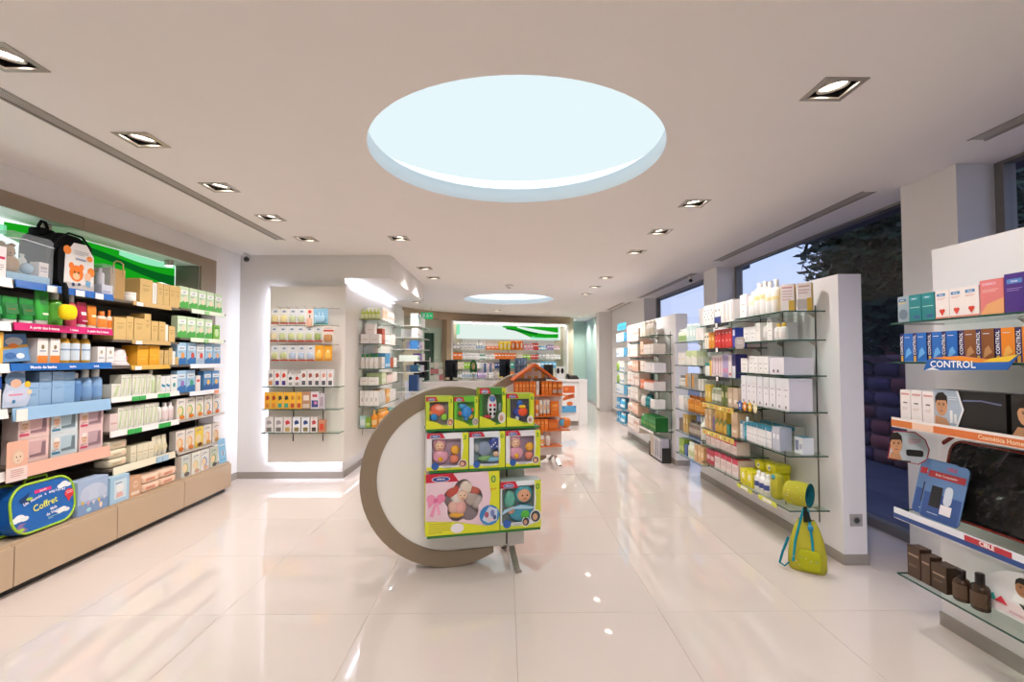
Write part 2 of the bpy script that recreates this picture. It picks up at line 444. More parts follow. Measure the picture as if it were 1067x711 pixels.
b = arcslab(-56, -54.8, R + .12, R + .3, 0, 2.2, 1)
for q in (arcslab(-50.2, -47.5, R + .16, R + .3, 0, 2.2, 2), arcslab(-54.8, -50.2, R + .16, R + .3, 2.05, 2.2, 2)): b.mesh_(q.v, q.f)
b.build('frame', JMB, parent=o)
th = radians(-54); hx, hy = CX + (R + .17) * sin(th), CY + (R + .17) * cos(th)
MB().tube([(hx, hy, .9), (hx, hy, 1.2)], .012, seg=6).build('handle', STEEL, parent=o)

# exit sign hung over the door
GRN = glow('exit_green', '2fae6a', .8)
o = empty('exit_sign', (-1.89, 11.8, 2.33)); tag(o, 'green running man exit sign hung before the taupe fascia', 'sign')
MB().box(-.14, .14, 0, .02, 0, .155).build('panel', GRN, parent=o)
b = MB(); b.box(-.11, -.105, 0, .005, .155, .28); b.box(.105, .11, 0, .005, .155, .28); b.build('hanger', STEEL, parent=o)
b = MB(); yy = -.002
for q in ([(-.1, .03), (-.05, .03), (-.05, .125), (-.1, .125)], ell(.012, .122, .011, .012, 10), [(-.005, .07), (.022, .075), (.02, .108), (0, .108)], [(-.005, .07), (-.03, .03), (-.018, .028), (.012, .072)],
          [(.008, .074), (.03, .052), (.02, .028), (.03, .028), (.042, .055), (.022, .08)], [(0, .105), (-.025, .088), (-.02, .08), (.0, .095)], [(.018, .104), (.04, .085), (.045, .09), (.02, .11)],
          [(.07, .065), (.1, .065), (.1, .05), (.125, .077), (.1, .104), (.1, .09), (.07, .09)]):
    b.face([(x, yy, z) for x, z in q], 'ffffff')
b.build('pictogram', CARD, parent=o)

# ------------------------------------------------------------------ outside at dusk
struct(MB().box(3.15, 22, -6, 30, -.25, -.06).build('ground', principled('paving', '50506c', .7, noise=.45, nscale=4)))
o = struct(empty('wall_garden', (5.2, 4.6, -.06)))
STONES = ['6c3a48', '46385a', '7a424e', '4a3c66', '5e3846']
b = MB(); b.box(0.03, .3, -3.5, 5, 0, 1.45); b.box(-.02, .34, -3.5, 5, 1.45, 1.5)
b.build('wall_core', principled('pink_plaster', '6e5a74', .8, noise=.25, nscale=5), parent=o)
sm = principled('garden_stone', None, .85, noise=.35, nscale=12, bump=.6)
sc = {}
z = .0; r_ = 0
while z < 1.4:
    hh = .2; y = -3.5 + (.22 if r_ % 2 else 0)
    while y < 4.6:
        ln = random.choice((.36, .44, .52)); k = (ln, random.randrange(5))
        if k not in sc: sc[k] = MB().pillow(.12, hh - .02, ln - .02, STONES[k[1]], e=.25, nu=8, nv=4).mesh('stone', sm)
        q = bpy.data.objects.new('stone', sc[k]); COL.objects.link(q); q.parent = o; q.location = (.03, y + ln / 2, z + .005); y += ln
    z += hh; r_ += 1
# eaves of this building over its windows
for i, (a, c) in enumerate(((-2, 5.45), (7.25, 11.6))):
    b = MB(); b.box(3.13, 3.64, a, c, 2.74, 2.86)
    struct(b.build('roof_eave_%d' % (i + 1), principled('eave_dark', '3a3f52', .6, noise=.1)))
# neighbour house
o = empty('house', (6.9 + 4 * .582, 10.0 + 4 * .813, -.06), -radians(35.6)); tag(o, 'dark brick neighbour house with pale gable roof behind the tree', 'house')
WALLM = principled('brick_red', '5a2f2c', .85, noise=.4, nscale=9)
MB().box(0, 6, -4, 3.0, 0, 2.66).build('wall', WALLM, parent=o)
RF = principled('roof_metal', '6b6e7c', .6, noise=.1)
b = MB(); ap = [(-.35, 2.75), (3.0, 4.9), (6.35, 2.75), (6.35, 2.88), (3.0, 5.05), (-.35, 2.88)]
b.mesh_([(x, -4.4, z) for x, z in ap] + [(x, 3.4, z) for x, z in ap], [(0, 1, 4, 5), (1, 2, 3, 4), (0, 6, 7, 1), (1, 7, 8, 2), (5, 4, 10, 11), (4, 3, 9, 10), (0, 5, 11, 6), (6, 7, 10, 11), (7, 8, 9, 10)])
b.build('roof', RF, parent=o)
b = MB(); b.prism([(0, 2.66), (6, 2.66), (6, 2.95), (3.0, 4.85), (0, 2.95)], -4.0, -3.9); b.build('gable', principled('gable_plaster', '6d7080', .7, noise=.1), parent=o)
wn = MB().box(.12, .6, -4.04, -4.0, 1.75, 2.35).build('window', principled('dusk_window', '8d93b8', .15, noise=.05), parent=o)
MB().box(.34, .38, -4.06, -4.04, 1.75, 2.35).build('mullion', DARK, parent=wn)
# trees
LEAF = principled('leaves', None, .7, noise=.3, nscale=6)
BARK = principled('bark', '3b2c24', .9, noise=.4, nscale=14, bump=.6)
def tree(x, y, h, r, n, label, seed):
    rnd = random.Random(seed)
    o = empty('tree', (x, y, -.06)); tag(o, label, 'tree')
    b = MB(); b.tube([(0, 0, 0), (.04, 0, h * .3), (-.03, .05, h * .6), (.05, 0, h * .9)], [.14, .11, .08, .03], seg=7)
    for k in range(7):
        a = k * 2.4; z = h * (.4 + .07 * k); b.tube([(0, 0, z), (r * .5 * cos(a), r * .5 * sin(a), z + .5), (r * .85 * cos(a), r * .85 * sin(a), z + .7)], [.05, .03, .012], seg=5)
    b.build('trunk', BARK, parent=o)
    b = MB()
    for k in range(n):
        a = rnd.uniform(0, 2 * pi); q = rnd.random() ** .45; ph = rnd.uniform(-1, 1)
        c = Vector((r * q * cos(a) * math.sqrt(1 - ph * ph * .8), r * q * sin(a) * math.sqrt(1 - ph * ph * .8), h * .66 + ph * q * h * .36))
        c += Vector((cos(k // 60 * 2.1), sin(k // 60 * 2.1), sin(k // 60 * 1.3))) * r * .22
        d = Vector((rnd.gauss(0, 1), rnd.gauss(0, 1), rnd.gauss(0, .6))).normalized(); u = d.orthogonal().normalized(); s_ = rnd.uniform(.07, .13)
        b.face([c - d * s_, c + u * s_ * .45, c + d * s_, c - u * s_ * .45], rnd.choice(('1c3420', '172c18', '263f24', '142819')))
    f = b.build('foliage', LEAF, parent=o); f['kind'] = 'stuff'
tree(5.98, 7.1, 5.0, 1.2, 24000, 'large dark leafy tree standing outside the big middle window', 3)
b = MB(); b.tube([(3.75, 3.0, 3.5), (3.95, 8.0, 3.3), (4.6, 26, 4.4)], .012, seg=5)
tag(b.build('overhead_cable', DARK), 'thin black overhead cable crossing the dusk sky outside', 'cable')

# ================================================================== PRODUCT BUILDERS
# every proto is (name, category, width, depth, [(part, mesh or text tuple)]); the first part is the thing itself
PC = {}
def prim_mesh(prims, w, h, y):
    b = MB(); texts = []
    for i, p in enumerate(prims):
        yy = y - .0006 - .00025 * i; k = p[0]
        X = lambda u: (u - .5) * w
        if k == 'r': _, a, z0, c, z1, col = p; b.face([(X(a), yy, z0 * h), (X(c), yy, z0 * h), (X(c), yy, z1 * h), (X(a), yy, z1 * h)], col)
        elif k == 'e': _, u, v, ru, rv, col = p; b.face([(X(x), yy, z * h) for x, z in ell(u, v, ru, rv, 14)], col)
        elif k == 'p': b.face([(X(x), yy, z * h) for x, z in p[1]], p[2])
        elif k == 'l':
            _, a, z0, c, n, st, col = p
            for j in range(n): b.face([(X(a), yy, (z0 - j * st) * h), (X(c - (.12 if j == n - 1 else 0)), yy, (z0 - j * st) * h), (X(c - (.12 if j == n - 1 else 0)), yy, (z0 - j * st + st * .4) * h), (X(a), yy, (z0 - j * st + st * .4) * h)], col)
        elif k == 't': texts.append((p[1], (X(p[2]), yy - .0004, p[3] * h), p[4] * h, p[5]) + tuple(p[6:]))
    return b, texts
def with_prints(parts, prims, w, h, y, mat=None):
    if prims:
        b, texts = prim_mesh(prims, w, h, y)
        if b.f: parts.append(('printed_front', b.mesh('printed_front', mat or CARD)))
        for t in texts: parts.append(('lettering', t))
    return parts
def memo(f):
    def g(*a, **k):
        key = (f.__name__, repr(a), repr(k))
        if key not in PC: PC[key] = f(*a, **k)
        return PC[key]
    return g
def renamed(name, pr): return (name,) + pr[1:]
@memo
def carton(w, h, d, base, prims=(), top=None, side=None, name='carton', cat='carton', mat=None):
    b = MB(); e = .0015
    vs = [(-w / 2, -d / 2, 0), (w / 2, -d / 2, 0), (w / 2, d / 2, 0), (-w / 2, d / 2, 0), (-w / 2, -d / 2, h), (w / 2, -d / 2, h), (w / 2, d / 2, h), (-w / 2, d / 2, h)]
    for i, f in enumerate([(0, 1, 5, 4), (1, 2, 6, 5), (2, 3, 7, 6), (3, 0, 4, 7), (4, 5, 6, 7), (3, 2, 1, 0)]):
        b.face([vs[k] for k in f], (top or base) if i == 4 else (side or base) if i in (1, 3) else base)
    # closing flap of the lid
    b.box(-w / 2 + .002, w / 2 - .002, -d / 2 + .001, -d / 2 + d * .45, h, h + .0009, top or base)
    return (name, cat, w, d, with_prints([(name, b.mesh(name, mat or CARD))], prims, w, h, -d / 2))
def band(r, z0, z1, col, sx=1, sy=1, wide=150):
    b = MB(); a = radians(wide / 2)
    b.lathe([(r + .0008, z0), (r + .0008, z1)], col, seg=8, sx=sx, sy=sy, a0=-pi / 2 - a, a1=-pi / 2 + a)
    return b
@memo
def bottle(r, h, col, capc, cap=.2, lab=None, neck=.4, flat=1.0, pump=False, name='bottle', mat=None, shoulder=.16, lab2=None, taper=1.0, clear=False):
    hb = h * (1 - cap); rn = r * neck
    b = MB(); b.lathe([(r * .9, 0), (r, .006), (r, hb * .45), (r * taper, hb * (1 - shoulder)), (r * taper * .82, hb * (1 - shoulder * .45)), (rn, hb)], col, seg=14, sy=flat)
    parts = [(name, b.mesh(name, mat or GLOSS))]
    c = MB()
    if pump:
        c.lathe([(rn * 1.25, hb), (rn * 1.25, hb + h * cap * .35), (rn * .4, hb + h * cap * .4), (rn * .4, hb + h * cap * .8), (rn * 1.0, hb + h * cap * .82), (rn * 1.0, hb + h * cap)], capc, seg=10)
        c.box(-rn * .4, rn * .4, -rn * 3.2, 0, hb + h * cap * .84, hb + h * cap, capc)
    else:
        rc = max(rn * 1.15, r * .42)
        c.lathe([(rc, hb - .002), (rc, h - .003), (rc * .85, h)], capc, seg=12, sy=flat if rc > r * .6 else 1)
    parts.append(('cap', c.mesh('cap', GLOSS)))
    for L in (lab, lab2):
        if L: parts.append(('label', band(r, hb * L[0], hb * L[1], L[2], 1, flat).mesh('label', CARD)))
    return (name, 'bottle', 2 * r, 2 * r * flat, parts)
@memo
def tube_(w, h, d, col, capc, cap=.14, lab=None, name='tube', lab2=None):
    b = MB(); n = 12; vs = []; fs = []
    lv = [(cap * h, w / 2 * .82, d / 2), (h * .3, w / 2 * .9, d / 2 * .95), (h * .7, w / 2 * .97, d / 2 * .5), (h * .94, w / 2, .002), (h, w / 2, .0015)]
    for z, a, c in lv:
        for k in range(n): vs.append((a * cos(2 * pi * k / n), c * sin(2 * pi * k / n), z))
    for i in range(len(lv) - 1):
        for k in range(n): fs.append((i * n + k, i * n + (k + 1) % n, (i + 1) * n + (k + 1) % n, (i + 1) * n + k))
    b.mesh_(vs, fs, col, 0, True); b.face(vs[-n:], col); b.face(vs[:n][::-1], col)
    parts = [(name, b.mesh(name, GLOSS))]
    c = MB(); c.lathe([(w / 2 * .8, 0), (w / 2 * .84, .003), (w / 2 * .84, cap * h)], capc, seg=12, sy=d / w); parts.append(('cap', c.mesh('cap', GLOSS)))
    if lab:
        q = MB()
        for L in (lab, lab2):
            if L:
                z0, z1, cc, ww = L; f = lambda z: -(d / 2 * (1 - max(0, (z / h - .3) / .7) * .97)) - .0012
                q.face([(-w * ww / 2, f(z0 * h), z0 * h), (w * ww / 2, f(z0 * h), z0 * h), (w * ww / 2, f(z1 * h), z1 * h), (-w * ww / 2, f(z1 * h), z1 * h)], cc)
        parts.append(('printed_front', q.mesh('printed_front', CARD)))
    return (name, 'tube', w, d, parts)
@memo
def jar(r, h, col, lid, lidh=.3, lab=None, name='jar'):
    b = MB(); b.lathe([(r * .94, 0), (r, .004), (r, h * (1 - lidh)), (r * .96, h * (1 - lidh))], col, seg=16)
    c = MB(); c.lathe([(r * 1.02, h * (1 - lidh)), (r * 1.02, h - .003), (r * .97, h)], lid, seg=16)
    parts = [(name, b.mesh(name, GLOSS)), ('lid', c.mesh('lid', GLOSS))]
    if lab: parts.append(('label', band(r, h * .12, h * (1 - lidh) * .85, lab).mesh('label', CARD)))
    return (name, 'jar', 2 * r, 2 * r, parts)
@memo
def pack(w, h, d, col, prims=(), name='wipes_pack', cat='pack', e=.3):
    b = MB(); b.pillow(w, h, d, col, e=e)
    b.box(-w / 2 - .004, -w / 2 + .012, -d * .3, d * .3, h * .46, h * .54, col); b.box(w / 2 - .012, w / 2 + .004, -d * .3, d * .3, h * .46, h * .54, col)
    return (name, cat, w + .008, d, with_prints([(name, b.mesh(name, GLOSS))], prims, w * .8, h, -d / 2))
@memo
def blister(w, h, cardc, bub, prims=(), name='blister_pack', bd=.03):
    b = MB(); b.prism(rrect(-w / 2, w / 2, 0, h, .008, 2), -.001, .001, cardc)
    parts = with_prints([(name, b.mesh(name, CARD))], prims, w, h, -.001)
    c = MB(); c.pillow(w * .72, h * .42, bd, bub, e=.4, nu=12, nv=6, z0=h * .12)
    c.v = [(x, y - bd / 2 + .001, z) for x, y, z in c.v]
    parts.append(('bubble', c.mesh('bubble', GLOSS)))
    return (name, 'pack', w, .004, parts)
@memo
def standee(w, h, col, prims=(), poly=None, name='display_card', cat='card'):
    b = MB(); p = poly or rrect(-w / 2, w / 2, 0, h, .01, 3)
    b.prism(p, -.0015, .0015, col)
    return (name, cat, w, .004, with_prints([(name, b.mesh(name, CARD))], prims, w, h, -.0015))

class Frame:
    """a display face: origin at its front edge, s runs to the right, t inward, as one looks at it"""
    def __init__(f, x, y, deg): f.o = (x, y); f.a = radians(deg)
    def pt(f, s, t): return (f.o[0] + s * cos(f.a) - t * sin(f.a), f.o[1] + s * sin(f.a) + t * cos(f.a))

def put(proto, F, s, t, z, label, group=None, rot=0, tilt=0, roll=0):
    name, cat, w, d, parts = proto
    r = bpy.data.objects.new(name, parts[0][1]); COL.objects.link(r)
    x, y = F.pt(s, t); r.location = (x, y, z + .0015); r.rotation_euler = (tilt, roll, F.a + rot)
    tag(r, label, cat, group)
    for nm, me in parts[1:]:
        if isinstance(me, tuple):
            txt, loc, size, col = me[:4]; o = me[4] if len(me) > 4 else {}
            lettering(txt, r, loc, size, col, rot=(pi / 2, o.get('roll', 0), 0), sx=o.get('sx', 1))
        else:
            p = bpy.data.objects.new(nm, me); COL.objects.link(p); p.parent = r
    return r

def row(F, z, s0, where, items, inset=.012, gap=.004, depth_rows=1):
    """items: (count, proto, description[, options]); a count runs left to right along the shelf"""
    s = s0; where = where.replace(' of the ', ', ').replace('kraft carton bay', 'kraft bay')
    for it in items:
        n, pr, desc = it[:3]; o = it[3] if len(it) > 3 else {}
        s += o.get('skip', 0); w, d = pr[2], pr[3]
        rot = radians(o.get('rot', 0))
        wf = abs(w * cos(rot)) + abs(d * sin(rot)) if rot else w
        df = abs(d * cos(rot)) + abs(w * sin(rot)) if rot else d
        st = o.get('stack', 1); hz = o.get('h', 0)
        grp = f'{desc} on {where}' if n * st > 1 else None
        k = 0
        for i in range(n):
            for j in range(st):
                if n > 1 and st > 1: pos = f', {["lower", "middle", "upper"][j] if st == 3 else ["lower", "upper"][j]} one of stack {["one","two","three","four","five","six","seven","eight","nine","ten"][i]}'; lab = f'{desc}{pos}, {where}'
                elif st > 1: lab = f'{desc}, {["bottom", "second", "third", "fourth"][j]} of its stack, {where}'
                elif n > 1: lab = f'{ordn(i)} {desc} from left, {where}'
                else: lab = f'{desc}, {where}'
                put(pr, F, s + wf / 2, o.get('t', inset) + df / 2 + (random.uniform(0, .006)), z + j * hz, lab, grp, rot=rot, tilt=o.get('tilt', 0))
            s += wf + gap
    return s
def face_(u, v, ru, rv, skin='d9a47f', hair='2a1c16', beard=False):
    P = [('e', u, v, ru, rv, skin), ('p', [(u - ru * 1.05, v + rv * .1), (u - ru * .75, v + rv * .45), (u + ru * .75, v + rv * .5), (u + ru * 1.05, v + rv * .1), (u + ru * .95, v + rv * .9), (u + ru * .3, v + rv * 1.25), (u - ru * .6, v + rv * 1.15), (u - ru * 1.05, v + rv * .75)], hair)]
    for s in (-1, 1):
        P.append(('e', u + s * ru * .38, v + rv * .05, ru * .17, rv * .06, '33261f')); P.append(('r', u + s * ru * .38 - ru * .22, v + rv * .16, u + s * ru * .38 + ru * .22, v + rv * .22, hair))
    P += [('p', [(u - ru * .1, v - rv * .28), (u + ru * .16, v - rv * .28), (u + ru * .04, v + rv * .05)], 'b87f5e'), ('r', u - ru * .28, v - rv * .56, u + ru * .28, v - rv * .48, '9c4f45')]
    return P

# ================================================================== LONG WALL OF BABY GOODS
L = Frame(-2.97, 2.98, 90)
o = empty('display_surround', (-3.11, 2.2, 0)); tag(o, 'taupe framed surround of the long baby goods wall', 'display frame')
def lbox(p, name, mat, x0, x1, y0, y1, z0, z1): return MB().box(x0 + 3.11, x1 + 3.11, y0 - 2.2, y1 - 2.2, z0, z1).build(name, mat, parent=p)
lbox(o, 'top_band', TAUPE, -3.119, -3.10, -.9, 3.62, 2.336, 2.436); lbox(o, 'top_band', TAUPE, -3.119, -3.10, 3.624, 5.285, 2.336, 2.436)
lbox(o, 'side_post', TAUPE, -3.119, -3.10, 5.03, 5.285, .31, 2.336)
lbox(o, 'inner_return', SHELF, -3.37, -3.125, 5.012, 5.026, .31, 2.33)
lbox(o, 'back_panel', principled('back_board', '5c5148', .5, noise=.08), -3.385, -3.37, -.895, 5.026, .002, 2.334)
GW = glow('sign_white', 'e9fff6', SIGN_GLOW * 1.6); GG = glow('sign_green', '18a01c', SIGN_GLOW * .9); GD = glow('sign_dark_green', '0b6a24', SIGN_GLOW * .7); GM = glow('sign_mint', '8fe0b4', SIGN_GLOW)
sg = empty('backlit_sign', (-3.352, 2.2, 1.9)); tag(sg, 'long backlit green and white wave graphic above the baby goods', 'lit sign')
b = MB(); b.box(-.015, 0, -3.0, 2.81, 0, .43); b.build('light_box', GW, parent=sg)
def wave(pts_top, pts_bot, x, mat, nm):
    b = MB()
    for k in range(len(pts_top) - 1):
        b.face([(x, pts_bot[k][0], pts_bot[k][1]), (x, pts_bot[k + 1][0], pts_bot[k + 1][1]), (x, pts_top[k + 1][0], pts_top[k + 1][1]), (x, pts_top[k][0], pts_top[k][1])])
    b.build(nm, mat, parent=sg)
ys_ = [k * .1 for k in range(11, 29)]
wave([(y, min(.43, .40 + .1 * (y - 1.0))) for y in ys_], [(y, .34 - .16 * max(0, sin((y - 1.0) * 1.5))) for y in ys_], .001, GG, 'green_wave')
ys_ = [k * .08 for k in range(20, 36)]
wave([(y, .36 - .04 * sin(y * 3)) for y in ys_], [(y, .28 + .06 * cos((y - 1.6) * 2.4)) for y in ys_], .002, GD, 'dark_wave')
wave([(y, .43) for y in ys_[6:]], [(y, .40 - .03 * sin((y - 2) * 4)) for y in ys_[6:]], .003, GM, 'mint_wave')
ys_ = [k * .08 for k in range(-16, 15)]
wave([(y, .405 - .02 * sin(y * 2)) for y in ys_[20:]], [(y, .34 - .02 * sin(y * 2)) for y in ys_[20:]], .001, GM, 'mint_wave')
for i, y in enumerate((1.9, 3.47, 4.75)):
    q = empty('puck_light', (-3.24, y, 2.285)); tag(q, ['small round halogen puck light over the leftmost shelves', 'small round halogen puck light above the black backpack', 'small round halogen puck light above the formula cartons'][i], 'light')
    MB().lathe([(.035, 0), (.04, .03), (.04, .05)], seg=14).build('housing', STEEL, parent=q)
    b = MB(); b.lathe([(.0, -.006), (.02, -.005), (.033, 0)], seg=14, caps=False); b.build('lens', LENS, parent=q)

# drawer cabinets under the shelves
for i, (a, c) in enumerate(((-.12, .648), (.652, 1.418), (1.422, 2.983), (2.987, 3.758), (3.762, 4.524), (4.528, 5.285))):
    q = empty('drawer_cabinet', (-3.1, (a + c) / 2, 0)); Lh = (c - a) / 2
    tag(q, ['tan lacquered low cabinet out by the entrance end', 'second tan lacquered low cabinet from the entrance', 'tan low cabinet at the picture edge under the leftmost shelves', 'tan low cabinet under the travel case', 'tan low cabinet under the wipes packs', 'last tan low cabinet, at the white wall end'][i], 'cabinet', 'tan drawer cabinets')
    back = -.265 if c < 5.1 else 0.0
    MB().box(back if c < 5.1 else -.018, .18, -Lh, Lh, .045, .305).build('body', TAN, parent=q)
    MB().box(.18, .2, -Lh + .002, Lh - .002, .05, .285).build('drawer_front', TAN, parent=q)
    MB().box(-.01, .15, -Lh, Lh - (.03 if i == 5 else 0), 0, .045).build('plinth', DARK, parent=q)

def shelf_bay(name, label, s0, s1, levels, rails, back=.385):
    """shelves as parts of the bay; each rail a part of its shelf"""
    q = empty(name, (*L.pt((s0 + s1) / 2, 0), 0), L.a); tag(q, label, 'shelving', 'bays of the baby goods wall'); hw = (s1 - s0) / 2
    for i, z in enumerate(levels):
        b = MB(); e_ = .004
        if s1 > 2.1: b.box(-hw + e_, 2.03 - (s0 + s1) / 2, 0, back, z - .018, z); b.box(2.03 - (s0 + s1) / 2, hw - .02, 0, .125, z - .018, z)
        else: b.box(-hw + e_, hw - e_, 0, back, z - .018, z)
        sh = b.build('shelf', SHELF, parent=q)
        col, h, a0, a1, txts = rails[i]
        rb = MB(); rb.mesh_([(a0 * hw, -.014, z - h), (a1 * hw, -.014, z - h), (a1 * hw, -.004, z + .006), (a0 * hw, -.004, z + .006), (a0 * hw, -.001, z - h), (a1 * hw, -.001, z - h), (a1 * hw, -.001, z + .006), (a0 * hw, -.001, z + .006)],
                           [(0, 1, 2, 3), (1, 5, 6, 2), (4, 0, 3, 7), (5, 4, 7, 6), (3, 2, 6, 7), (4, 5, 1, 0)], col)
        r = rb.build('price_rail', GLOSS, parent=sh)
        for tx in txts:
            if isinstance(tx, tuple) and tx[0] == 'tag':
                tb = MB(); tb.box(tx[1] * hw - .035, tx[1] * hw + .035, -.0185, -.015, z - h - .002, z - .003, tx[2]); tb.build('price_tag', CARD, parent=sh, label=tx[3] if len(tx) > 3 else 'small price ticket')
            else: lettering(tx[0], sh, (tx[1] * hw, -.0158, z - h * .5), tx[2], tx[3], rot=(radians(80), 0, 0))
    return q
T = lambda u, c='fbf6f0': ('tag', u, c)
shelf_bay('shelf_bay', 'shelf bay with white price rails at the left picture edge', -.77, 0, [1.87, 1.61, 1.36, 1.09, .72],
          [('f3eeea', .05, -1, 1, []), ('f3eeea', .05, -1, 1, []), ('f3eeea', .05, -1, 1, []), ('f3eeea', .05, -1, 1, []), ('f3eeea', .05, -1, 1, [])])
shelf_bay('shelf_bay', 'shelf bay with blue and pink price rails under the black backpack', 0, .77, [1.87, 1.61, 1.36, 1.09, .74],
          [('1d5fae', .042, -.95, .98, [T(-.35), T(.2), T(.62)]), ('c9246c', .042, -.95, .98, [('A partir dos 6 meses', -.45, .024, 'ffffff'), ('3 meses', .1, .02, 'ffffff'), ('A partir dos 6 meses', .62, .022, 'ffffff')]),
           ('1f66b4', .04, -.98, .98, [('Mundo do banho', -.45, .026, 'ffffff'), ('banho', .1, .02, 'ffffff'), ('bebé', .6, .022, 'ffffff')]), ('9cc2e4', .075, -.92, .98, [T(-.8)]), ('f0b9a4', .075, -.92, 1.0, [])])
shelf_bay('shelf_bay', 'shelf bay full of kraft cartons beside the backpack bay', .77, 1.54, [1.85, 1.54, 1.335, 1.095, .84, .56],
          [('c8a670', .03, -.5, .65, [T(-.35)]), ('c8a670', .03, -.5, .65, [T(-.35)]), ('d6ab4e', .03, -.5, .65, [T(-.35)]), ('f3f0ea', .035, -1, 1, [('tag', -.4, '45b75d'), ('tag', -.2, '45b75d'), ('tag', .35, '45b75d'), ('tag', .55, '45b75d')]),
           ('f6f0ee', .04, -1, 1, [('tag', -.5, '2fb24c'), ('tag', -.3, '2fb24c'), ('tag', .4, '2fb24c'), ('tag', .6, '2fb24c')]), ('efe6cd', .05, -.9, .9, [('tag', .35, 'a9c8de'), ('tag', .55, 'a9c8de')])])
shelf_bay('shelf_bay', 'shelf bay with milk formula cartons at the white wall end', 1.54, 2.29, [1.86, 1.585, 1.335, 1.075, .825, .53],
          [('e6efd9', .035, -.6, .85, [T(0, '9ccf8a')]), ('e6efd9', .035, -.6, .85, [T(0, '9ccf8a')]), ('eef2f8', .035, -.6, .95, []), ('eef2f8', .035, -.6, .95, [T(.5, 'f0a080')]), ('b7afa6', .012, -1, .95, []), ('b7afa6', .012, -1, .95, [])])

# ---- kinds of packaging
KR = [('r', .2, .72, .8, .75, 'a98648'), ('l', .25, .6, .75, 3, .05, 'b08d52')]
kraft = lambda w, h, d=.12: renamed('kraft_carton', carton(w, h, d, 'd8b677', KR, side='c8a466', top='cfae70'))
def formula(base, stripe, name, blob, low='f4f6f2', d=.1, h=.2, w=.125):
    return carton(w, h, d, base, [('p', [(.0, .0), (1, .0), (1, .3), (.6, .38), (.0, .22)], stripe), ('r', .1, .66, .9, .84, low), ('t', name, .5, .75, .11, '27438f'), ('e', .6, .42, .2, .14, blob), ('l', .12, .58, .6, 2, .04, '8a94a0')], side=base, top=stripe, name='formula_carton')
def facebox(w, h, c, win, flag): return carton(w, h, .1, c, [('r', .36, .14, .92, .86, win), ('p', [(.38, .2), (.9, .2), (.9, .8), (.78, .8), (.74, .34), (.38, .3)], '8f7078' if flag != '3f86a8' else '6f8088'), ('e', .2, .58, .12, .24, 'e8bd9f'), ('p', [(.09, .66), (.31, .66), (.28, .84), (.12, .84)], 'f4ece6'), ('e', .16, .6, .015, .03, '3a2a22'), ('e', .24, .6, .015, .03, '3a2a22'), ('r', .17, .46, .23, .49, 'b5614f'), ('r', .03, .12, .33, .22, flag), ('l', .05, .3, .3, 2, .06, 'b08a88')], side='d7c3bf', name='gift_box')

# ---- first bay (a sliver at the picture edge)
W_ = 'leftmost shelf bay'
row(L, 1.87, -.1, 'top shelf, ' + W_, [(1, carton(.085, .19, .1, 'f2e8e8', [('r', .1, .6, .9, .68, 'd02a5c'), ('l', .15, .4, .85, 3, .07, 'b0a0a4')]), 'white carton with a crimson stripe')])
row(L, 1.61, -.16, 'second shelf, ' + W_, [(2, tube_(.07, .16, .045, '1d7a38', '145c2a', lab=(.3, .6, '2f9a50', .6)), 'dark green tube')])
row(L, 1.36, -.15, 'third shelf, ' + W_, [(1, carton(.13, .19, .1, 'f0b64a', [('r', .1, .5, .9, .8, 'f6d68a')]), 'amber carton')])
row(L, 1.09, -.15, 'fourth shelf, ' + W_, [(1, carton(.13, .22, .1, 'f4f1ee', [('r', 0, .55, 1, .9, '1e50b0'), ('r', .1, .2, .9, .3, 'b7c4dc')]), 'white carton with a blue band')])
row(L, .74, -.15, 'fifth shelf, ' + W_, [(1, carton(.13, .2, .1, 'cbbcae', [('r', .1, .3, .9, .7, 'e6dcd2')]), 'beige carton')])

# ---- backpack bay
B_ = 'backpack bay'
# clear vinyl toiletry set
q = empty('toiletry_bag', (*L.pt(.135, .13), 1.872), L.a); tag(q, 'clear vinyl toiletry bag with teddy and bottles on the top shelf', 'bag')
b = MB(); b.prism(rrect(-.15, .15, .0, .3, .03), -.115, .10); b.build('vinyl_shell', VINYL, parent=q)
b = MB(); b.box(-.14, .14, -.105, .09, .003, .05, '9cc4dc'); b.build('tray', GLOSS, parent=q)
bd = MB(); bd.pillow(.13, .11, .1, 'b99673', e=.8, z0=.05); bd.pillow(.085, .08, .08, 'c3a07c', e=1, z0=.15)
for sx in (-1, 1): bd.lathe([(.0, .215), (.016, .222), (.018, .235), (.0, .245)], 'a8835f', seg=8, cx=sx * .032); bd.lathe([(.0, .17), (.005, .175), (.0, .18)], '2a1d16', seg=6, cx=sx * .015, cy=-.041)
bd.v = [(x - .06, y - .02, z) for x, y, z in bd.v]; bd.build('teddy', CLOTH, parent=q)
bb = MB(); bb.pillow(.07, .07, .07, 'a8c6dc', e=1, z0=.06); bb.v = [(x + .03, y - .06, z) for x, y, z in bb.v]; bb.build('ball', GLOSS, parent=q)
bx = MB(); bx.box(.07, .135, -.1, -.04, .05, .145, 'efe2de'); bx.box(.08, .125, -.1008, -.1, .085, .09, '6a7aa8'); bx.box(.08, .125, -.1008, -.1, .1, .118, 'b8a8a8'); bx.build('boxed_soap', CARD, parent=q)
for k in range(2):
    bo = MB(); bo.lathe([(.022, .05), (.024, .06), (.024, .16), (.01, .18), (.012, .2)], 'e8e6e2', seg=10, cx=.03 + .06 * k, cy=.03); bo.build('bottle', GLOSS, parent=q)
zz = MB(); zz.tube([(-.15, -.116, .25), (-.05, -.118, .262), (.06, -.118, .255), (.15, -.116, .25)], .004, 'd8dce2', seg=5); zz.build('zip', GLOSS, parent=q)
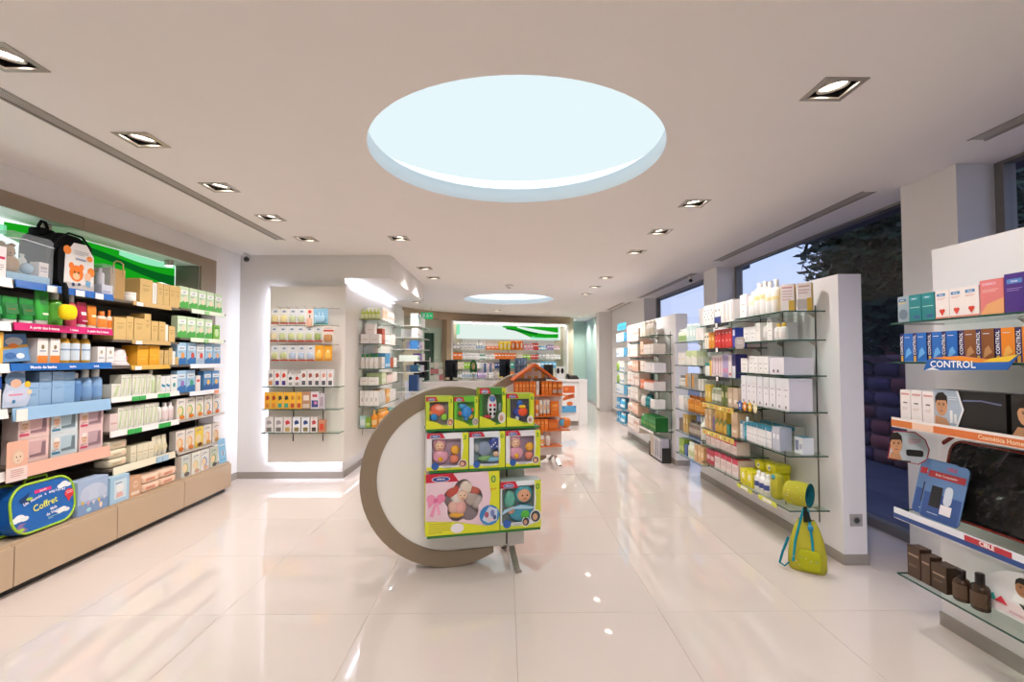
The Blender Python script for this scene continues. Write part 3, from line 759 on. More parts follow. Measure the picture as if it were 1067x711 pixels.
# black backpack
q = empty('backpack', (*L.pt(.487, .18), 1.872), L.a + radians(5)); tag(q, 'black backpack with loop handle and orange baby print on the top shelf', 'backpack')
b = MB(); b.prism(rrect(-.19, .19, 0, .39, .13, 6), -.085, .085, '0d0d0f', smooth=True); b.build('body', CLOTH, parent=q)
b = MB(); b.prism(rrect(-.155, .155, .01, .3, .07, 5), -.13, -.085, '111114', smooth=True); b.build('pocket', CLOTH, parent=q)
b = MB(); b.tube([(-.18, -.1, .16), (-.15, -.115, .33), (-.06, -.12, .39), (.06, -.12, .39), (.15, -.115, .33), (.18, -.1, .16)], .008, '1c1c20', seg=6); b.build('zip_piping', CLOTH, parent=q)
b = MB(); b.tube([(-.17, -.02, .355), (-.175, -.02, .41), (-.155, -.02, .444), (-.125, -.02, .444), (-.105, -.02, .41), (-.11, -.02, .365)], .011, '0d0d0f', seg=6); b.build('handle', CLOTH, parent=q)
b = MB(); b.pillow(.15, .06, .1, '0d0d0f', e=.6, z0=.345); b.v = [(x - .12, y, z) for x, y, z in b.v]; b.build('top_flap', CLOTH, parent=q)
pm, tx = prim_mesh([('p', [(.02, .02), (.98, .0), (.95, .75), (.7, .98), (.3, .96), (.05, .7)], 'e9e4e2'), ('p', [(.04, .02), (.96, .02), (.96, .12), (.04, .14)], 'c9c2c0'),
    ('e', .4, .34, .22, .17, 'ee7a22'), ('e', .24, .48, .08, .07, 'ee7a22'), ('e', .55, .48, .08, .07, 'ee7a22'), ('e', .4, .28, .11, .07, 'f6c79a'), ('e', .34, .36, .025, .025, '241812'), ('e', .46, .36, .025, .025, '241812'),
    ('e', .1, .78, .12, .09, 'f08428'), ('e', .86, .42, .12, .1, 'f08a34'), ('e', .76, .3, .11, .1, 'edbfa0'), ('p', [(.68, .12), (.84, .1), (.86, .22), (.7, .24)], '7fb2d8'), ('e', .8, .7, .1, .06, 'ef8d3c'),
    ('r', .35, .62, .68, .66, '8a93a6'), ('l', .3, .8, .75, 3, .035, 'a8a6ac'), ('e', .3, .1, .05, .04, '2c3c66'), ('e', .48, .12, .05, .03, '2c3c66')], .29, .34, -.133)
p_ = pm.build('printed_card', CARD, parent=q); p_.location = (.03, 0, .005)
# clear cosmetic bag and kraft carrier
q = empty('cosmetic_bag', (*L.pt(.75, .11), 1.872), L.a); tag(q, 'clear cosmetic bag with white jars beside the black backpack', 'bag')
b = MB(); b.prism(rrect(-.06, .06, 0, .23, .02), -.09, .06); b.build('vinyl_shell', VINYL, parent=q)
b = MB(); b.box(-.05, .05, -.08, .0, .002, .075, 'e6e4ee'); b.box(-.04, .03, -.0806, -.08, .02, .028, '7a84b8'); b.build('boxed_cream', CARD, parent=q)
b = MB(); b.lathe([(.026, .075), (.026, .16), (.012, .175), (.012, .2)], 'dedbe2', seg=12, cx=-.02, cy=-.04); b.build('bottle', GLOSS, parent=q)
q = empty('kraft_carrier', (*L.pt(.885, .16), 1.852), L.a); tag(q, 'open kraft paper carrier with handles beside the clear cosmetic bag', 'paper bag')
b = MB(); b.box(-.07, .07, -.1, .1, 0, .24, 'b9955f'); b.v = [(x * (1 + z * .3), y, z) for x, y, z in b.v]; b.build('sack', CARD, parent=q)
b = MB(); b.tube([(-.05, -.103, .2), (-.045, -.103, .285), (-.02, -.103, .3), (.02, -.103, .3), (.045, -.103, .285), (.05, -.103, .2)], .005, 'caa973', seg=5); b.build('handle', CARD, parent=q)
# second shelf: tubes and bottles
W2 = 'pink-railed second shelf of the ' + B_
row(L, 1.61, .005, W2, [
    (2, tube_(.1, .165, .05, '2a8f3e', 'eef0ea', lab=(.35, .75, '1d7434', .8), lab2=(.5, .55, 'e08a5a', .5)), 'short dark green tube'),
    (1, tube_(.1, .225, .06, '45b548', 'f3efe8', lab=(.6, .85, '2c8a38', .5), lab2=(.3, .36, 'e8f0d8', .4)), 'tall bright green tube'),
    (1, bottle(.05, .235, '6cb83e', 'd8dfcf', cap=.22, lab=(.1, .8, '5aa834'), neck=.5), 'green bottle with a clear cap', {'skip': .005}),
    (1, bottle(.038, .235, 'd9566a', 'd9d6d4', cap=.26, lab=(.05, .4, 'c23652'), flat=.7), 'coral pink bottle with a pale cap', {'skip': .01}),
    (1, tube_(.085, .185, .055, 'b01f48', 'f2e4e4', lab=(.5, .62, 'f0dade', .5), lab2=(.25, .3, 'e8b8c4', .5)), 'raspberry tube', {'skip': .004}),
    (1, tube_(.08, .17, .05, 'ef8a2c', 'f6e8d4', lab=(.5, .6, 'f8d9a8', .5)), 'orange tube'),
    (1, bottle(.042, .135, 'f3e2cc', 'ee7a2a', cap=.22, lab=(.15, .75, 'ee8a30'), flat=.6), 'rounded cream bottle with an orange cap'),
    (1, bottle(.02, .15, 'f4e6d2', 'ee7a2a', cap=.3, lab=(.15, .7, 'ee8a30')), 'slim cream bottle with an orange cap')], inset=.03)
# yellow sponge hanging from the backpack
q = empty('bath_sponge', (*L.pt(.32, -.06), 1.66), L.a); tag(q, 'yellow bath sponge on a black cord hanging below the backpack', 'sponge')
b = MB(); b.pillow(.125, .105, .05, 'f6d31c', e=.7, z0=-.01); b.build('sponge', CLOTH, parent=q)
b = MB(); b.tube([(0, 0, .09), (-.02, 0, .15), (-.025, 0, .2), (-.02, .01, .235)], [.008, .018, .02, .012], '141416', seg=6); b.build('cord', CLOTH, parent=q)
# third shelf
W3 = 'third shelf of the ' + B_
bk = empty('bath_book', (*L.pt(.12, .09), 1.373), L.a + radians(-12)); bk.rotation_euler = (radians(-9), radians(-4), L.a - radians(6)); tag(bk, 'blue bath book with a yellow ribbon leaning on the third shelf', 'book')
MB().box(-.085, .085, -.02, .02, 0, .175, '6a98cc').build('cover', CARD, parent=bk)
b, _ = prim_mesh([('e', .55, .72, .3, .16, 'dfe6ee'), ('p', [(.0, .42), (1, .52), (1, .62), (0, .54)], 'e6b45a'), ('e', .5, .57, .16, .09, 'ef8a3c'), ('e', .35, .22, .2, .12, '3f70b0'), ('e', .68, .2, .14, .1, 'e8eef4')], .17, .175, -.02)
b.build('printed_front', CARD, parent=bk)
row(L, 1.36, .22, W3, [
    (2, carton(.07, .165, .09, 'f3ece8', [('r', 0, 0, 1, .32, 'ef8a3a'), ('e', .5, .66, .16, .09, '8a7a5c'), ('r', .2, .48, .8, .52, '7a86a8')]), 'white carton with an orange foot'),
    (3, bottle(.034, .21, 'd9a63a', 'efe9e2', cap=.15, lab=(.12, .78, 'dce8f2'), lab2=(.5, .56, '5f88bc'), taper=.95), 'amber oil bottle with a white cap', {'skip': .01}),
    (2, carton(.068, .12, .07, 'f5f0ee', [('r', .15, .3, .85, .34, '5a74b0'), ('e', .5, .68, .16, .12, 'b9a58c')]), 'small white carton', {'skip': .03})], gap=.016, inset=.03)
# fourth shelf
W4 = 'fourth shelf of the ' + B_
row(L, 1.09, .09, W4, [
    (2, carton(.075, .15, .08, '9dc0e2', [('r', .1, .75, .9, .8, '7aa6d2'), ('l', .2, .5, .8, 2, .05, '7098c4')], top='86b0da'), 'small pale blue carton'),
    (2, carton(.085, .215, .1, '98bde2', [('r', .1, .78, .9, .8, 'c9dcf0'), ('l', .15, .52, .85, 2, .04, '7ba4d0'), ('r', .0, .0, 1, .05, '7fa9d6')], top='84acd8', side='86aedb'), 'tall pale blue carton'),
    (1, carton(.085, .21, .1, '8db6df', [('r', .1, .78, .9, .8, 'c9dcf0'), ('l', .15, .52, .85, 2, .04, '7ba4d0')], top='7ea8d5'), 'single blue carton beside the bottles'),
    (1, bottle(.036, .2, '6f9acb', 'f0ede8', cap=.16, lab=(.2, .75, '5d8ac0')), 'dark blue bottle with a white cap'),
    (2, bottle(.042, .225, '8fb4de', 'f3f0ec', cap=.24, lab=(.15, .6, '7da6d6'), neck=.5), 'pale blue bottle with a white cap', {'skip': .005})], inset=.04)
st = put(standee(.17, .22, 'c4d0e6', [('p', ell(.42, .78, .38, .2, 12), '5a7a9c'), ('e', .45, .66, .2, .12, 'e6b79a'), ('e', .3, .3, .28, .17, 'd6daec'), ('e', .6, .33, .3, .17, 'cdd3ea'), ('e', .88, .62, .12, .09, 'f2c234'), ('e', .95, .4, .1, .07, 'f0d9b4'), ('r', .2, .32, .7, .37, 'e59ab0'), ('e', .38, .16, .06, .05, '3f88b8')],
    poly=[(-.085, 0), (.06, 0), (.085, .05), (.085, .1), (.05, .14), (.045, .22), (-.06, .22), (-.07, .13), (-.085, .08)]), L, .08, .022, 1.097, 'cloud shaped baby card on the fourth shelf of the backpack bay')
# fifth shelf: stacked gift boxes
W5 = 'fifth shelf of the ' + B_
row(L, .74, .1, W5, [
    (1, facebox(.205, .15, 'eccbc4', 'd9b0b0', 'd8506e'), 'pink baby gift box', {'stack': 2, 'h': .152}),
    (1, facebox(.2, .15, 'd7e0e4', 'b4cbd6', '3f86a8'), 'pale blue baby gift box', {'stack': 2, 'h': .152, 'skip': .01}),
    (1, facebox(.2, .15, 'ecccca', 'c8a6ae', 'd2486a'), 'rose baby gift box', {'stack': 2, 'h': .152, 'skip': .01})], inset=.02)
put(standee(.13, .24, 'f1b9a0', [('r', 0, 0, 1, .35, 'f5ded6'), ('e', .52, .6, .3, .19, 'e9c3a6'), ('e', .55, .58, .24, .15, 'f0d2b8'), ('e', .45, .6, .03, .02, '4a352a'), ('e', .63, .6, .03, .02, '4a352a'), ('r', .48, .5, .6, .515, 'a55a4a'), ('l', .2, .27, .8, 4, .05, 'd8a8a0')]), L, .055, -.018, .655, 'peach card with a baby drawing in front of the pink gift boxes', tilt=0)
# on the cabinet: travel case pair, bags
def travel_case(s, t, label, front):
    q = empty('travel_case', (*L.pt(s, t), .3115), L.a); q.rotation_euler = (radians(-7), 0, L.a); tag(q, label, 'travel case', 'blue travel cases on the low cabinet')
    w, h = .44, .30
    b = MB(); b.prism(rrect(-w / 2, w / 2, 0, h, .11, 7), -.04, .04, '1c62b4', smooth=False); b.build('shell', CARD, parent=q)
    b = MB(); b.tube([(x, -.04, z + .004) for x, z in rrect(-w / 2 + .004, w / 2 - .004, .002, h - .004, .108, 7)], .008, 'a6cf3a', seg=6, closed=True); b.build('green_trim', GLOSS, parent=q, label='lime green edge trim')
    b = MB(); b.tube([(-.08, 0, h - .005), (-.07, 0, h + .03), (.07, 0, h + .03), (.08, 0, h - .005)], .008, 'a6cf3a', seg=6); b.build('handle', GLOSS, parent=q)
    if not front:
        b = MB(); b.prism(ell(-.13, .2, .06, .07, 14), -.043, -.0405, 'a6cf3a'); b.build('green_corner', GLOSS, parent=q); return
    pr = [('p', [(x / w + .5, z / h) for x, z in rrect(-w / 2 + .015, w / 2 - .015, .012, h - .015, .1, 6)], '1766b8')]
    for u, v, k in ((.84, .78, 1), (.12, .34, 1.1), (.78, .25, .9)): pr += [('e', u - .06 * k, v, .06 * k, .05 * k, 'f2f4f6'), ('e', u, v + .025 * k, .07 * k, .065 * k, 'f6f7f8'), ('e', u + .06 * k, v - .005, .06 * k, .045 * k, 'eef1f4')]
    pr += [('r', .36, .77, .62, .84, 'e0347e'), ('t', 'Mustela', .49, .805, .05, 'ffffff'), ('p', [(.12, .72), (.3, .84), (.24, .7), (.32, .62), (.18, .64)], '163f74'), ('e', .28, .7, .05, .03, 'a6cf3a'),
           ('e', .9, .58, .08, .1, 'd8303f'), ('p', [(.84, .52), (.88, .4), (.94, .52)], 'd8303f'), ('l', .85, .62, .96, 3, .035, 'f4c8cc'), ('p', [(.05, .16), (.12, .05), (.22, .1), (.14, .2), (.2, .24), (.1, .26)], '8a70a8'), ('e', .12, .13, .05, .03, 'a6cf3a'),
           ('t', 'Coffret', .5, .5, .19, 'e6e85a'), ('t', 'Mala', .62, .37, .085, 'ffffff'), ('t', 'de Viagem', .62, .29, .085, 'ffffff'), ('l', .52, .2, .72, 2, .03, '9fd0c8')]
    for k, ch in enumerate('Um mundo a explorar'):
        u = .2 + .034 * k; pr.append(('t', ch, u, .6 + .13 * sin((k + 1) / 20 * pi * .72), .085, 'ffffff'))
    b, tx = prim_mesh(pr, w, h, -.0415); b.build('printed_front', CARD, parent=q)
    for t_ in tx: lettering(t_[0], q, t_[1], t_[2], t_[3], rot=(pi / 2, radians(-8), 0))
travel_case(-.01, .10, 'blue travel case with lime corner behind the lettered one', False)
travel_case(.238, .0, 'blue travel case lettered Coffret with lime green edge', True)
b = [('r', 0, 0, 1, .32, '7e9cc8'), ('e', .5, .62, .42, .24, 'c9d4ea'), ('e', .22, .55, .16, .16, 'c2cee6'), ('e', .8, .56, .16, .16, 'c2cee6')]
for k in range(5): b.append(('p', [(.1 + .18 * k, .4 - .06 * sin(k * .8)), (.2 + .18 * k, .4 - .06 * sin(k * .8)), (.15 + .18 * k, .27 - .06 * sin(k * .8))], ['f0c63c', 'e9a9c0', 'e8e4ea', 'f0c63c', 'e8e4ea'][k]))
row(L, .305, .465, 'low cabinet beside the Coffret case', [
    (1, carton(.255, .235, .1, 'a8bede', b + [('e', .35, .12, .08, .06, 'a8dce4'), ('e', .75, .15, .05, .09, 'f2d8c4')], top='b9cbe6', name='gift_box'), 'blue gift box with bunting and cloud print'),
    (1, carton(.185, .2, .07, 'a9cde6', [('r', .2, .15, .85, .85, 'd6e6f0'), ('e', .5, .55, .2, .16, 'f0f2f4'), ('p', [(.3, .2), (.7, .22), (.6, .4), (.35, .38)], 'e8b7b0'), ('r', .25, .72, .6, .76, '6a90b8')], top='bcd8ea', name='gift_box'), 'pale blue gift box with a white window', {'skip': .01})], inset=-.045)

# ---- kraft bay
C_ = 'kraft carton bay'
row(L, 1.85, .96, 'top shelf of the ' + C_, [
    (1, jar(.05, .075, 'f0ece6', 'e6e0d8'), 'white cream jar with lid'),
    (1, kraft(.14, .2, .22), 'large kraft carton'),
    (1, carton(.05, .185, .06, 'f0ebe4', [('r', .4, .1, .6, .9, 'd6cfc8')]), 'slim white carton'),
    (4, kraft(.072, .195), 'slim kraft carton')], inset=.015, gap=.005)
row(L, 1.54, .806, 'second shelf of the ' + C_, [
    (1, kraft(.12, .17, .16), 'wide kraft carton'), (1, kraft(.07, .185), 'middle kraft carton'), (1, kraft(.11, .18), 'broad kraft carton'),
    (1, kraft(.075, .225), 'tallest kraft carton'), (2, kraft(.08, .17), 'plain kraft carton'), (1, carton(.035, .15, .06, 'f0e8dc'), 'thin cream carton'), (1, kraft(.08, .14), 'short kraft carton')], inset=.015, gap=.006)
q = empty('bucket_hat', (*L.pt(.935, .125), 1.338), L.a); tag(q, 'white cloth bucket hat with embroidered dot on the third shelf', 'hat')
b = MB(); b.lathe([(.107, 0), (.112, .006), (.09, .03), (.086, .09), (.076, .125), (.05, .137), (0, .138)], 'efe6e8', seg=22); b.build('hat', CLOTH, parent=q)
b = MB(); b.lathe([(.0905, .032), (.0898, .04)], 'dcd0d4', seg=22, caps=False); b.build('stitch_band', CLOTH, parent=q)
b = MB(); b.face([(x, -.091, z) for x, z in ell(.03, .06, .01, .01, 10)], 'd86a4a'); b.build('badge', CARD, parent=q)
row(L, 1.335, 1.06, 'third shelf of the ' + C_, [
    (2, carton(.12, .165, .13, 'f2ac2a', [('r', .1, .5, .9, .52, 'f7c85e'), ('l', .2, .35, .8, 2, .05, 'f6c456')], top='d98f1e'), 'bright orange-yellow carton'),
    (2, kraft(.05, .13), 'small kraft carton'), (1, kraft(.045, .15), 'narrow kraft carton'), (1, carton(.035, .12, .05, 'f3efe8'), 'thin white carton'), (1, kraft(.045, .07), 'low kraft carton')], inset=.015, gap=.006)
wg = lambda h, w=.051: carton(w, h, .09, 'e9e8dc', [('p', [(.2, .1), (.5, .1), (.8, .8), (.6, .85)], 'c8d8a0'), ('r', .15, .82, .85, .86, 'b6c0a4'), ('l', .2, .3, .7, 2, .05, 'c4c8b8')], side='dedbcc')
row(L, 1.095, .8, 'fourth shelf of the ' + C_, [
    (1, wg(.1, .09), 'low white carton'), (6, wg(.17), 'white carton with a lime stripe'), (1, bottle(.03, .2, 'e6ecd8', 'f0efe8', lab=(.1, .7, 'cfe0b0')), 'pale green bottle'),
    (1, wg(.155, .05), 'last lime striped carton'), (2, carton(.055, .14, .08, 'eef0f0', [('p', [(.1, .4), (.9, .3), (.9, .45), (.1, .55)], '2f86a8')]), 'white carton with a teal wave'),
    (1, carton(.085, .15, .09, 'f2f3f2', [('e', .5, .4, .2, .14, '2f9a9a'), ('r', .2, .8, .8, .86, '3a7ab0')]), 'white carton with a teal dot')], inset=.015)
row(L, .84, .79, 'fifth shelf of the ' + C_, [
    (1, carton(.075, .13, .09, 'eed8d4', [('r', .1, .4, .9, .5, 'd8b0a8')]), 'pale pink carton'), (8, wg(.175), 'white carton with a lime stripe'),
    (1, bottle(.028, .17, 'f0ece8', 'f6f4f0', lab=(.2, .7, 'e0dcd0')), 'single white bottle'), (2, bottle(.036, .165, 'f1e7e6', 'f8f6f4', cap=.18, lab=(.15, .7, 'e8d4d4'), flat=.7), 'white bottle with a pink label', {'skip': .01})], inset=.015)
pk = lambda c, a='d9a890', w=.19: pack(w, .066, .13, c, [('r', .05, .3, .95, .62, a), ('e', .8, .5, .12, .3, 'f0d0b4'), ('l', .15, .5, .6, 2, .12, 'a89888')])
row(L, .56, .79, 'sixth shelf of the ' + C_, [
    (1, pk('eadfc4', 'dcc8a0'), 'cream wipes pack', {'stack': 3, 'h': .067}),
    (4, carton(.06, .13, .08, 'ece3c8', [('r', .1, .5, .9, .56, 'cdb98a'), ('l', .2, .35, .8, 2, .07, 'c9bfa0')]), 'cream carton', {'skip': .02}),
    (3, tube_(.055, .165, .045, 'eee6cc', 'f6f2e6', lab=(.3, .55, 'dccfa6', .6)), 'cream tube')], inset=.015)
row(L, .305, .93, 'low cabinet under the ' + C_, [
    (1, carton(.12, .155, .08, 'd8a884', [('e', .5, .6, .24, .2, 'e9c0a0'), ('r', .15, .1, .85, .25, 'f0dcc8'), ('e', .42, .62, .03, .03, '4a352a'), ('e', .58, .62, .03, .03, '4a352a')]), 'tan carton with a baby face'),
    (2, pk('f0cdb4', 'e28a6a', .2), 'peach wipes pack', {'stack': 2, 'h': .067, 'skip': .01})], inset=-.045, gap=.008)

# ---- formula bay
D_ = 'formula bay'
fg = lambda: formula('cfe3c0', '4fae4a', 'nutri', 'f0d9c0', d=.06)
row(L, 1.86, 1.56, 'top shelf of the ' + D_, [(5, fg(), 'green and white formula carton')], inset=.02, gap=.012)
row(L, 1.585, 1.54, 'second shelf of the ' + D_, [(4, fg(), 'green and white formula carton'), (1, carton(.11, .15, .06, '7cc03c', [('e', .5, .5, .3, .3, 'd4e8b0'), ('r', .15, .75, .85, .85, '3f8a30')], top='5aa030'), 'short lime green carton', {'skip': .01})], inset=.02, gap=.012)
fa = lambda blob: formula('a9cdea', '2f74b8', 'Aptamil', blob, d=.06, h=.205, low='e8f0f6')
row(L, 1.335, 1.55, 'third shelf of the ' + D_, [(1, fa('f0a050'), 'blue formula carton with an orange spot'), (1, fa('d8402c'), 'blue formula carton with a red spot'), (1, formula('d3dde8', 'b0c4dc', 'Aptamil', 'e0503a', d=.06, h=.2), 'silver formula carton'), (2, fa('f0b890'), 'pale blue formula carton with a peach spot')], inset=.02, gap=.012)
row(L, 1.075, 1.55, 'fourth shelf of the ' + D_, [(1, fa('9a78c4'), 'blue formula carton with a lilac spot'), (1, fa('3fae88'), 'blue formula carton with a green spot'), (1, carton(.07, .15, .06, 'f2ecea', [('r', .2, .6, .8, .75, 'd8483c')]), 'small white and red carton'), (2, formula('5f98d0', '2a64a8', 'Aptamil', 'f2c46a', d=.06, h=.19), 'deep blue formula carton', {'skip': .04})], inset=.02, gap=.012)
def cereal(base, arch, foot): return carton(.128, .195, .06, base, [('p', ell(.42, .4, .34, .26, 12, -pi / 2, pi), arch), ('e', .38, .42, .27, .2, 'f3d9b0'), ('e', .6, .12, .3, .1, foot), ('t', 'Nutriben', .48, .86, .1, '4a5a88'), ('l', .1, .78, .5, 1, .05, '9aa0a8')], side='d8cfc4', top='e8e2da', name='cereal_box')
row(L, .825, 1.55, 'fifth shelf of the ' + D_, [(3, cereal('efe9e2', '7fbf3a', 'f08a2a'), 'cereal carton with a green swoosh'), (2, cereal('efe9e2', '2f8ec4', 'e8742a'), 'cereal carton with a blue swoosh')], inset=.02, gap=.012)
row(L, .53, 1.55, 'sixth shelf of the ' + D_, [(2, cereal('f2e6da', 'f0a03a', 'e8822a'), 'cereal carton with an orange swoosh'), (1, cereal('f3d24e', 'f4e09a', '7a4a30'), 'yellow cereal carton'), (2, cereal('f3e8e0', 'ef9a5a', 'e8a84a'), 'peach toned cereal carton')], inset=.02, gap=.012)
row(L, .305, 1.55, 'low cabinet under the ' + D_, [(1, cereal('cfd4cc', 'a8b86a', '5a4a40'), 'grey green cereal carton'), (1, cereal('ecebe2', 'cdd6a0', 'c8a088'), 'cream cereal carton'), (1, cereal('eceae6', '3f88c8', 'e0b090'), 'white cereal carton with a blue swoosh'), (1, cereal('c9cfbc', '6a9a4a', '3a3430'), 'olive cereal carton')], inset=-.04, gap=.014)
put(standee(.13, .25, '8cc4e8', [('r', .1, .72, .9, .76, 'd8ecf6'), ('e', .55, .4, .18, .12, 'e8f0f4'), ('r', .48, .3, .62, .5, '3a5a90'), ('r', .1, .12, .9, .16, '5aa0d0')]), L, 2.215, -.034, .307, 'sky blue tall leaflet card at the end of the low cabinets', tilt=radians(-6))

# ================================================================== WHITE WALL PANEL AND SIDE SHELVES
CREAM = principled('cream_lacquer', 'f0e9e2', .3, noise=.015, nscale=5)
o = empty('pack_display', (-2.28, 5.755, .2)); tag(o, 'raised white wall panel with pharmacy packs, wrapping the corner, light glowing round it', 'display panel')
MB().box(-.45, .42, -.035, -.01, 0, 2.03).build('front_face', CREAM, parent=o)
MB().box(.394, .42, -.01, 3.25, 0, 2.06).build('side_face', CREAM, parent=o)
b = MB(); b.box(-.38, .36, -.01, .0435, .1, .14); b.box(-.38, .36, -.01, .0435, 1.8, 1.84); b.build('batten', DARK, parent=o)
b = MB(); b.box(.382, .393, .3, 3.2, .1, .14); b.build('side_batten', DARK, parent=o)
b = MB(); b.box(-.43, -.42, -.005, .03, .02, 2.0); b.build('edge_light', LEDW, parent=o)
b = MB(); b.box(-.42, .38, .0, .03, .015, .025); b.build('bottom_light', LEDW, parent=o)
b = MB(); b.box(.383, .392, .15, 3.2, .012, .022); b.build('side_bottom_light', LEDW, parent=o)
st = MB().box(-.01, .01, 0, 2.2, 0, .012).build('cove_light', glow('cove_led', 'e4ebff', 16)); st.location = (-1.835, 5.86, 2.285); tag(st, 'white cove light strip on top of the corner panel under the bulkhead', 'light')

# pegs and glass shelves with packs on the panel front
F = Frame(-2.70, 5.72, 0)     # panel face, s = x + 2.70
q = empty('hook_rack', (-2.25, 5.72, 0)); tag(q, 'grey hook bars holding rows of baby packs on the white panel', 'rack')
for z in (1.965, 1.765, 1.55):
    hb = MB(); hb.tube([(-.34, -.06, z), (.34, -.06, z)], .005, seg=6); hb.tube([(-.22, -.06, z), (-.22, -.002, z)], .005, seg=5); hb.tube([(.18, -.06, z), (.18, -.002, z)], .005, seg=5)
    bar = hb.build('hook_bar', STEEL, parent=q)
    for k in range(7): MB().tube([(-.3 + k * .1, -.06, z), (-.3 + k * .1, -.19, z - .002), (-.3 + k * .1, -.195, z + .012)], .0025, seg=5).build('peg', STEEL, parent=bar)
def pacifier(c, blob, foot='d8542e'): return blister(.092, .175, c, blob, [('r', .08, .72, .92, .9, 'e2e2e6'), ('e', .5, .8, .2, .06, '7a8aa8'), ('r', 0, 0, 1, .09, foot), ('e', .35, .5, .16, .07, 'b8bcc4'), ('e', .68, .42, .12, .07, '8a9a4a')])
def hang(z, s0, items, where):
    s = s0
    for n, pr, desc in items:
        for i in range(n):
            for k, t in ((0, -.175),):
                lab = f'{ordn(i)} {desc} from left, {where}' if n > 1 else f'{desc}, {where}'
                put(pr, F, s + pr[2] / 2, t, z - pr_h(pr), lab, f'{desc} on {where}' if n > 1 else None)
            s += pr[2] + .006
def pr_h(pr): return max(v.co.z for v in pr[4][0][1].vertices) + .012
hang(1.965, .07, [(2, pacifier('efeae4', 'e8d9a0'), 'white pacifier pack with a yellow bubble'), (2, pacifier('e6e6ec', 'c8cfa8'), 'white pacifier pack with a green bubble'), (1, blister(.075, .235, 'f3e2da', 'e8b8a0', [('e', .5, .84, .26, .08, 'd8482e'), ('r', .42, .2, .58, .7, '33302e'), ('e', .5, .42, .2, .06, 'e8b838')]), 'tall peach toothbrush pack with a red dot'),
                  (1, blister(.16, .18, '8fbfdc', 'a4cbe2', [('r', 0, 0, 1, .07, '3aa88a'), ('r', .1, .15, .2, .6, 'dfeaf2'), ('r', .35, .15, .42, .75, 'cfe2ee'), ('r', .6, .15, .67, .75, 'cfe2ee')]), 'wide blue toothbrush pack')], 'top hook bar')
hang(1.765, .06, [(1, pacifier('e4e2e0', 'e6d6b0'), 'white pacifier pack with a cream bubble'), (4, pacifier('e8e8ec', 'c9cf9c'), 'white pacifier pack with a lime bubble'), (1, pacifier('d8d8d4', '9fae6a'), 'grey pacifier pack with an olive bubble'), (1, blister(.125, .2, 'eadfd6', 'c08a5c', [('r', .05, .7, .95, .8, 'c8432e'), ('l', .1, .9, .9, 2, .05, 'b8a8a0')]), 'brown and white toy pack')], 'middle hook bar')
hang(1.55, .075, [(2, pacifier('e2e2e6', 'c8cc98'), 'pale pacifier pack with a lime bubble'), (3, pacifier('e6e4e8', 'b8c4d8', 'd8542e'), 'pale pacifier pack with a blue bubble'), (2, blister(.092, .175, 'f0a92e', 'f3c05a', [('e', .5, .6, .2, .12, 'f7dfa8')]), 'orange pacifier pack')], 'bottom hook bar')
def glass_bay(name, label, group, F, s0, s1, levels, depth, ups, brk=True, post=None, edge=None, bd=.06, bh=.045):
    q = empty(name, (*F.pt((s0 + s1) / 2, 0), 0), F.a); tag(q, label, 'shelving', group); hw = (s1 - s0) / 2
    for z in levels:
        b = MB(); b.box(-hw, hw, 0, depth - .004, z - .009, z, mi=0, emi=1, esides=(0, 1, 3))
        sh = b.build('glass_shelf', GLASS, edge or EDGE, parent=q)
        if brk:
            for u in ups:
                x = u - (s0 + s1) / 2
                b = MB(); t = .004
                b.mesh_([(x - t, depth - .004, z - .0095), (x - t, depth - bd, z - .0095), (x - t, depth - .004, z - bh), (x + t, depth - .004, z - .0095), (x + t, depth - bd, z - .0095), (x + t, depth - .004, z - bh)], [(0, 1, 2), (5, 4, 3), (0, 3, 4, 1), (1, 4, 5, 2), (2, 5, 3, 0)])
                b.build('bracket', STEEL, parent=sh)
    lo, hi = post or (min(levels) - .12, max(levels) + .05)
    for u in ups:
        x = u - (s0 + s1) / 2; MB().box(x - .006, x + .006, depth - .003, depth - .001, lo, hi).build('upright', DARK, parent=q)
    return q
glass_bay('glass_shelving', 'three glass shelves of nail and foot care packs on the white panel', None, Frame(-2.72, 5.55, 0), .0, .86, [1.078, .826, .562], .17, [.28, .62])
G6 = Frame(-2.72, 5.55, 0)
def sci(c, arc, low, h=.185, w=.066): return carton(w, h, .05, c, [('p', ell(.5, .55, .34, .26, 10, .2, 2.6) + [(.3, .5)], arc), ('r', .2, .08, .8, .34, low), ('l', .2, .93, .8, 1, .03, 'b0a8a8')], side='e0dad6', name='nail_care_pack', cat='pack')
W_ = 'upper glass shelf, white panel'
row(G6, 1.078, .05, W_, [(1, sci('f0ebe8', '8a8890', 'c98a5a'), 'white pack with a grey arc'), (2, sci('f2ecea', 'd0402e', '4a3a8a'), 'white pack with red arc over violet'), (1, sci('f0eeee', '3a3a44', 'a8a49c', .135), 'short white pack with a dark arc'), (1, sci('f0eaea', 'c8382e', 'a8a49c', .135), 'short white pack with a red arc'),
                   (3, sci('eeeaea', 'a05a4a', '5a5660'), 'white pack with a brown arc'), (2, sci('f3eeee', 'e0a090', '55505a'), 'white pack with a pink arc')], gap=.008)
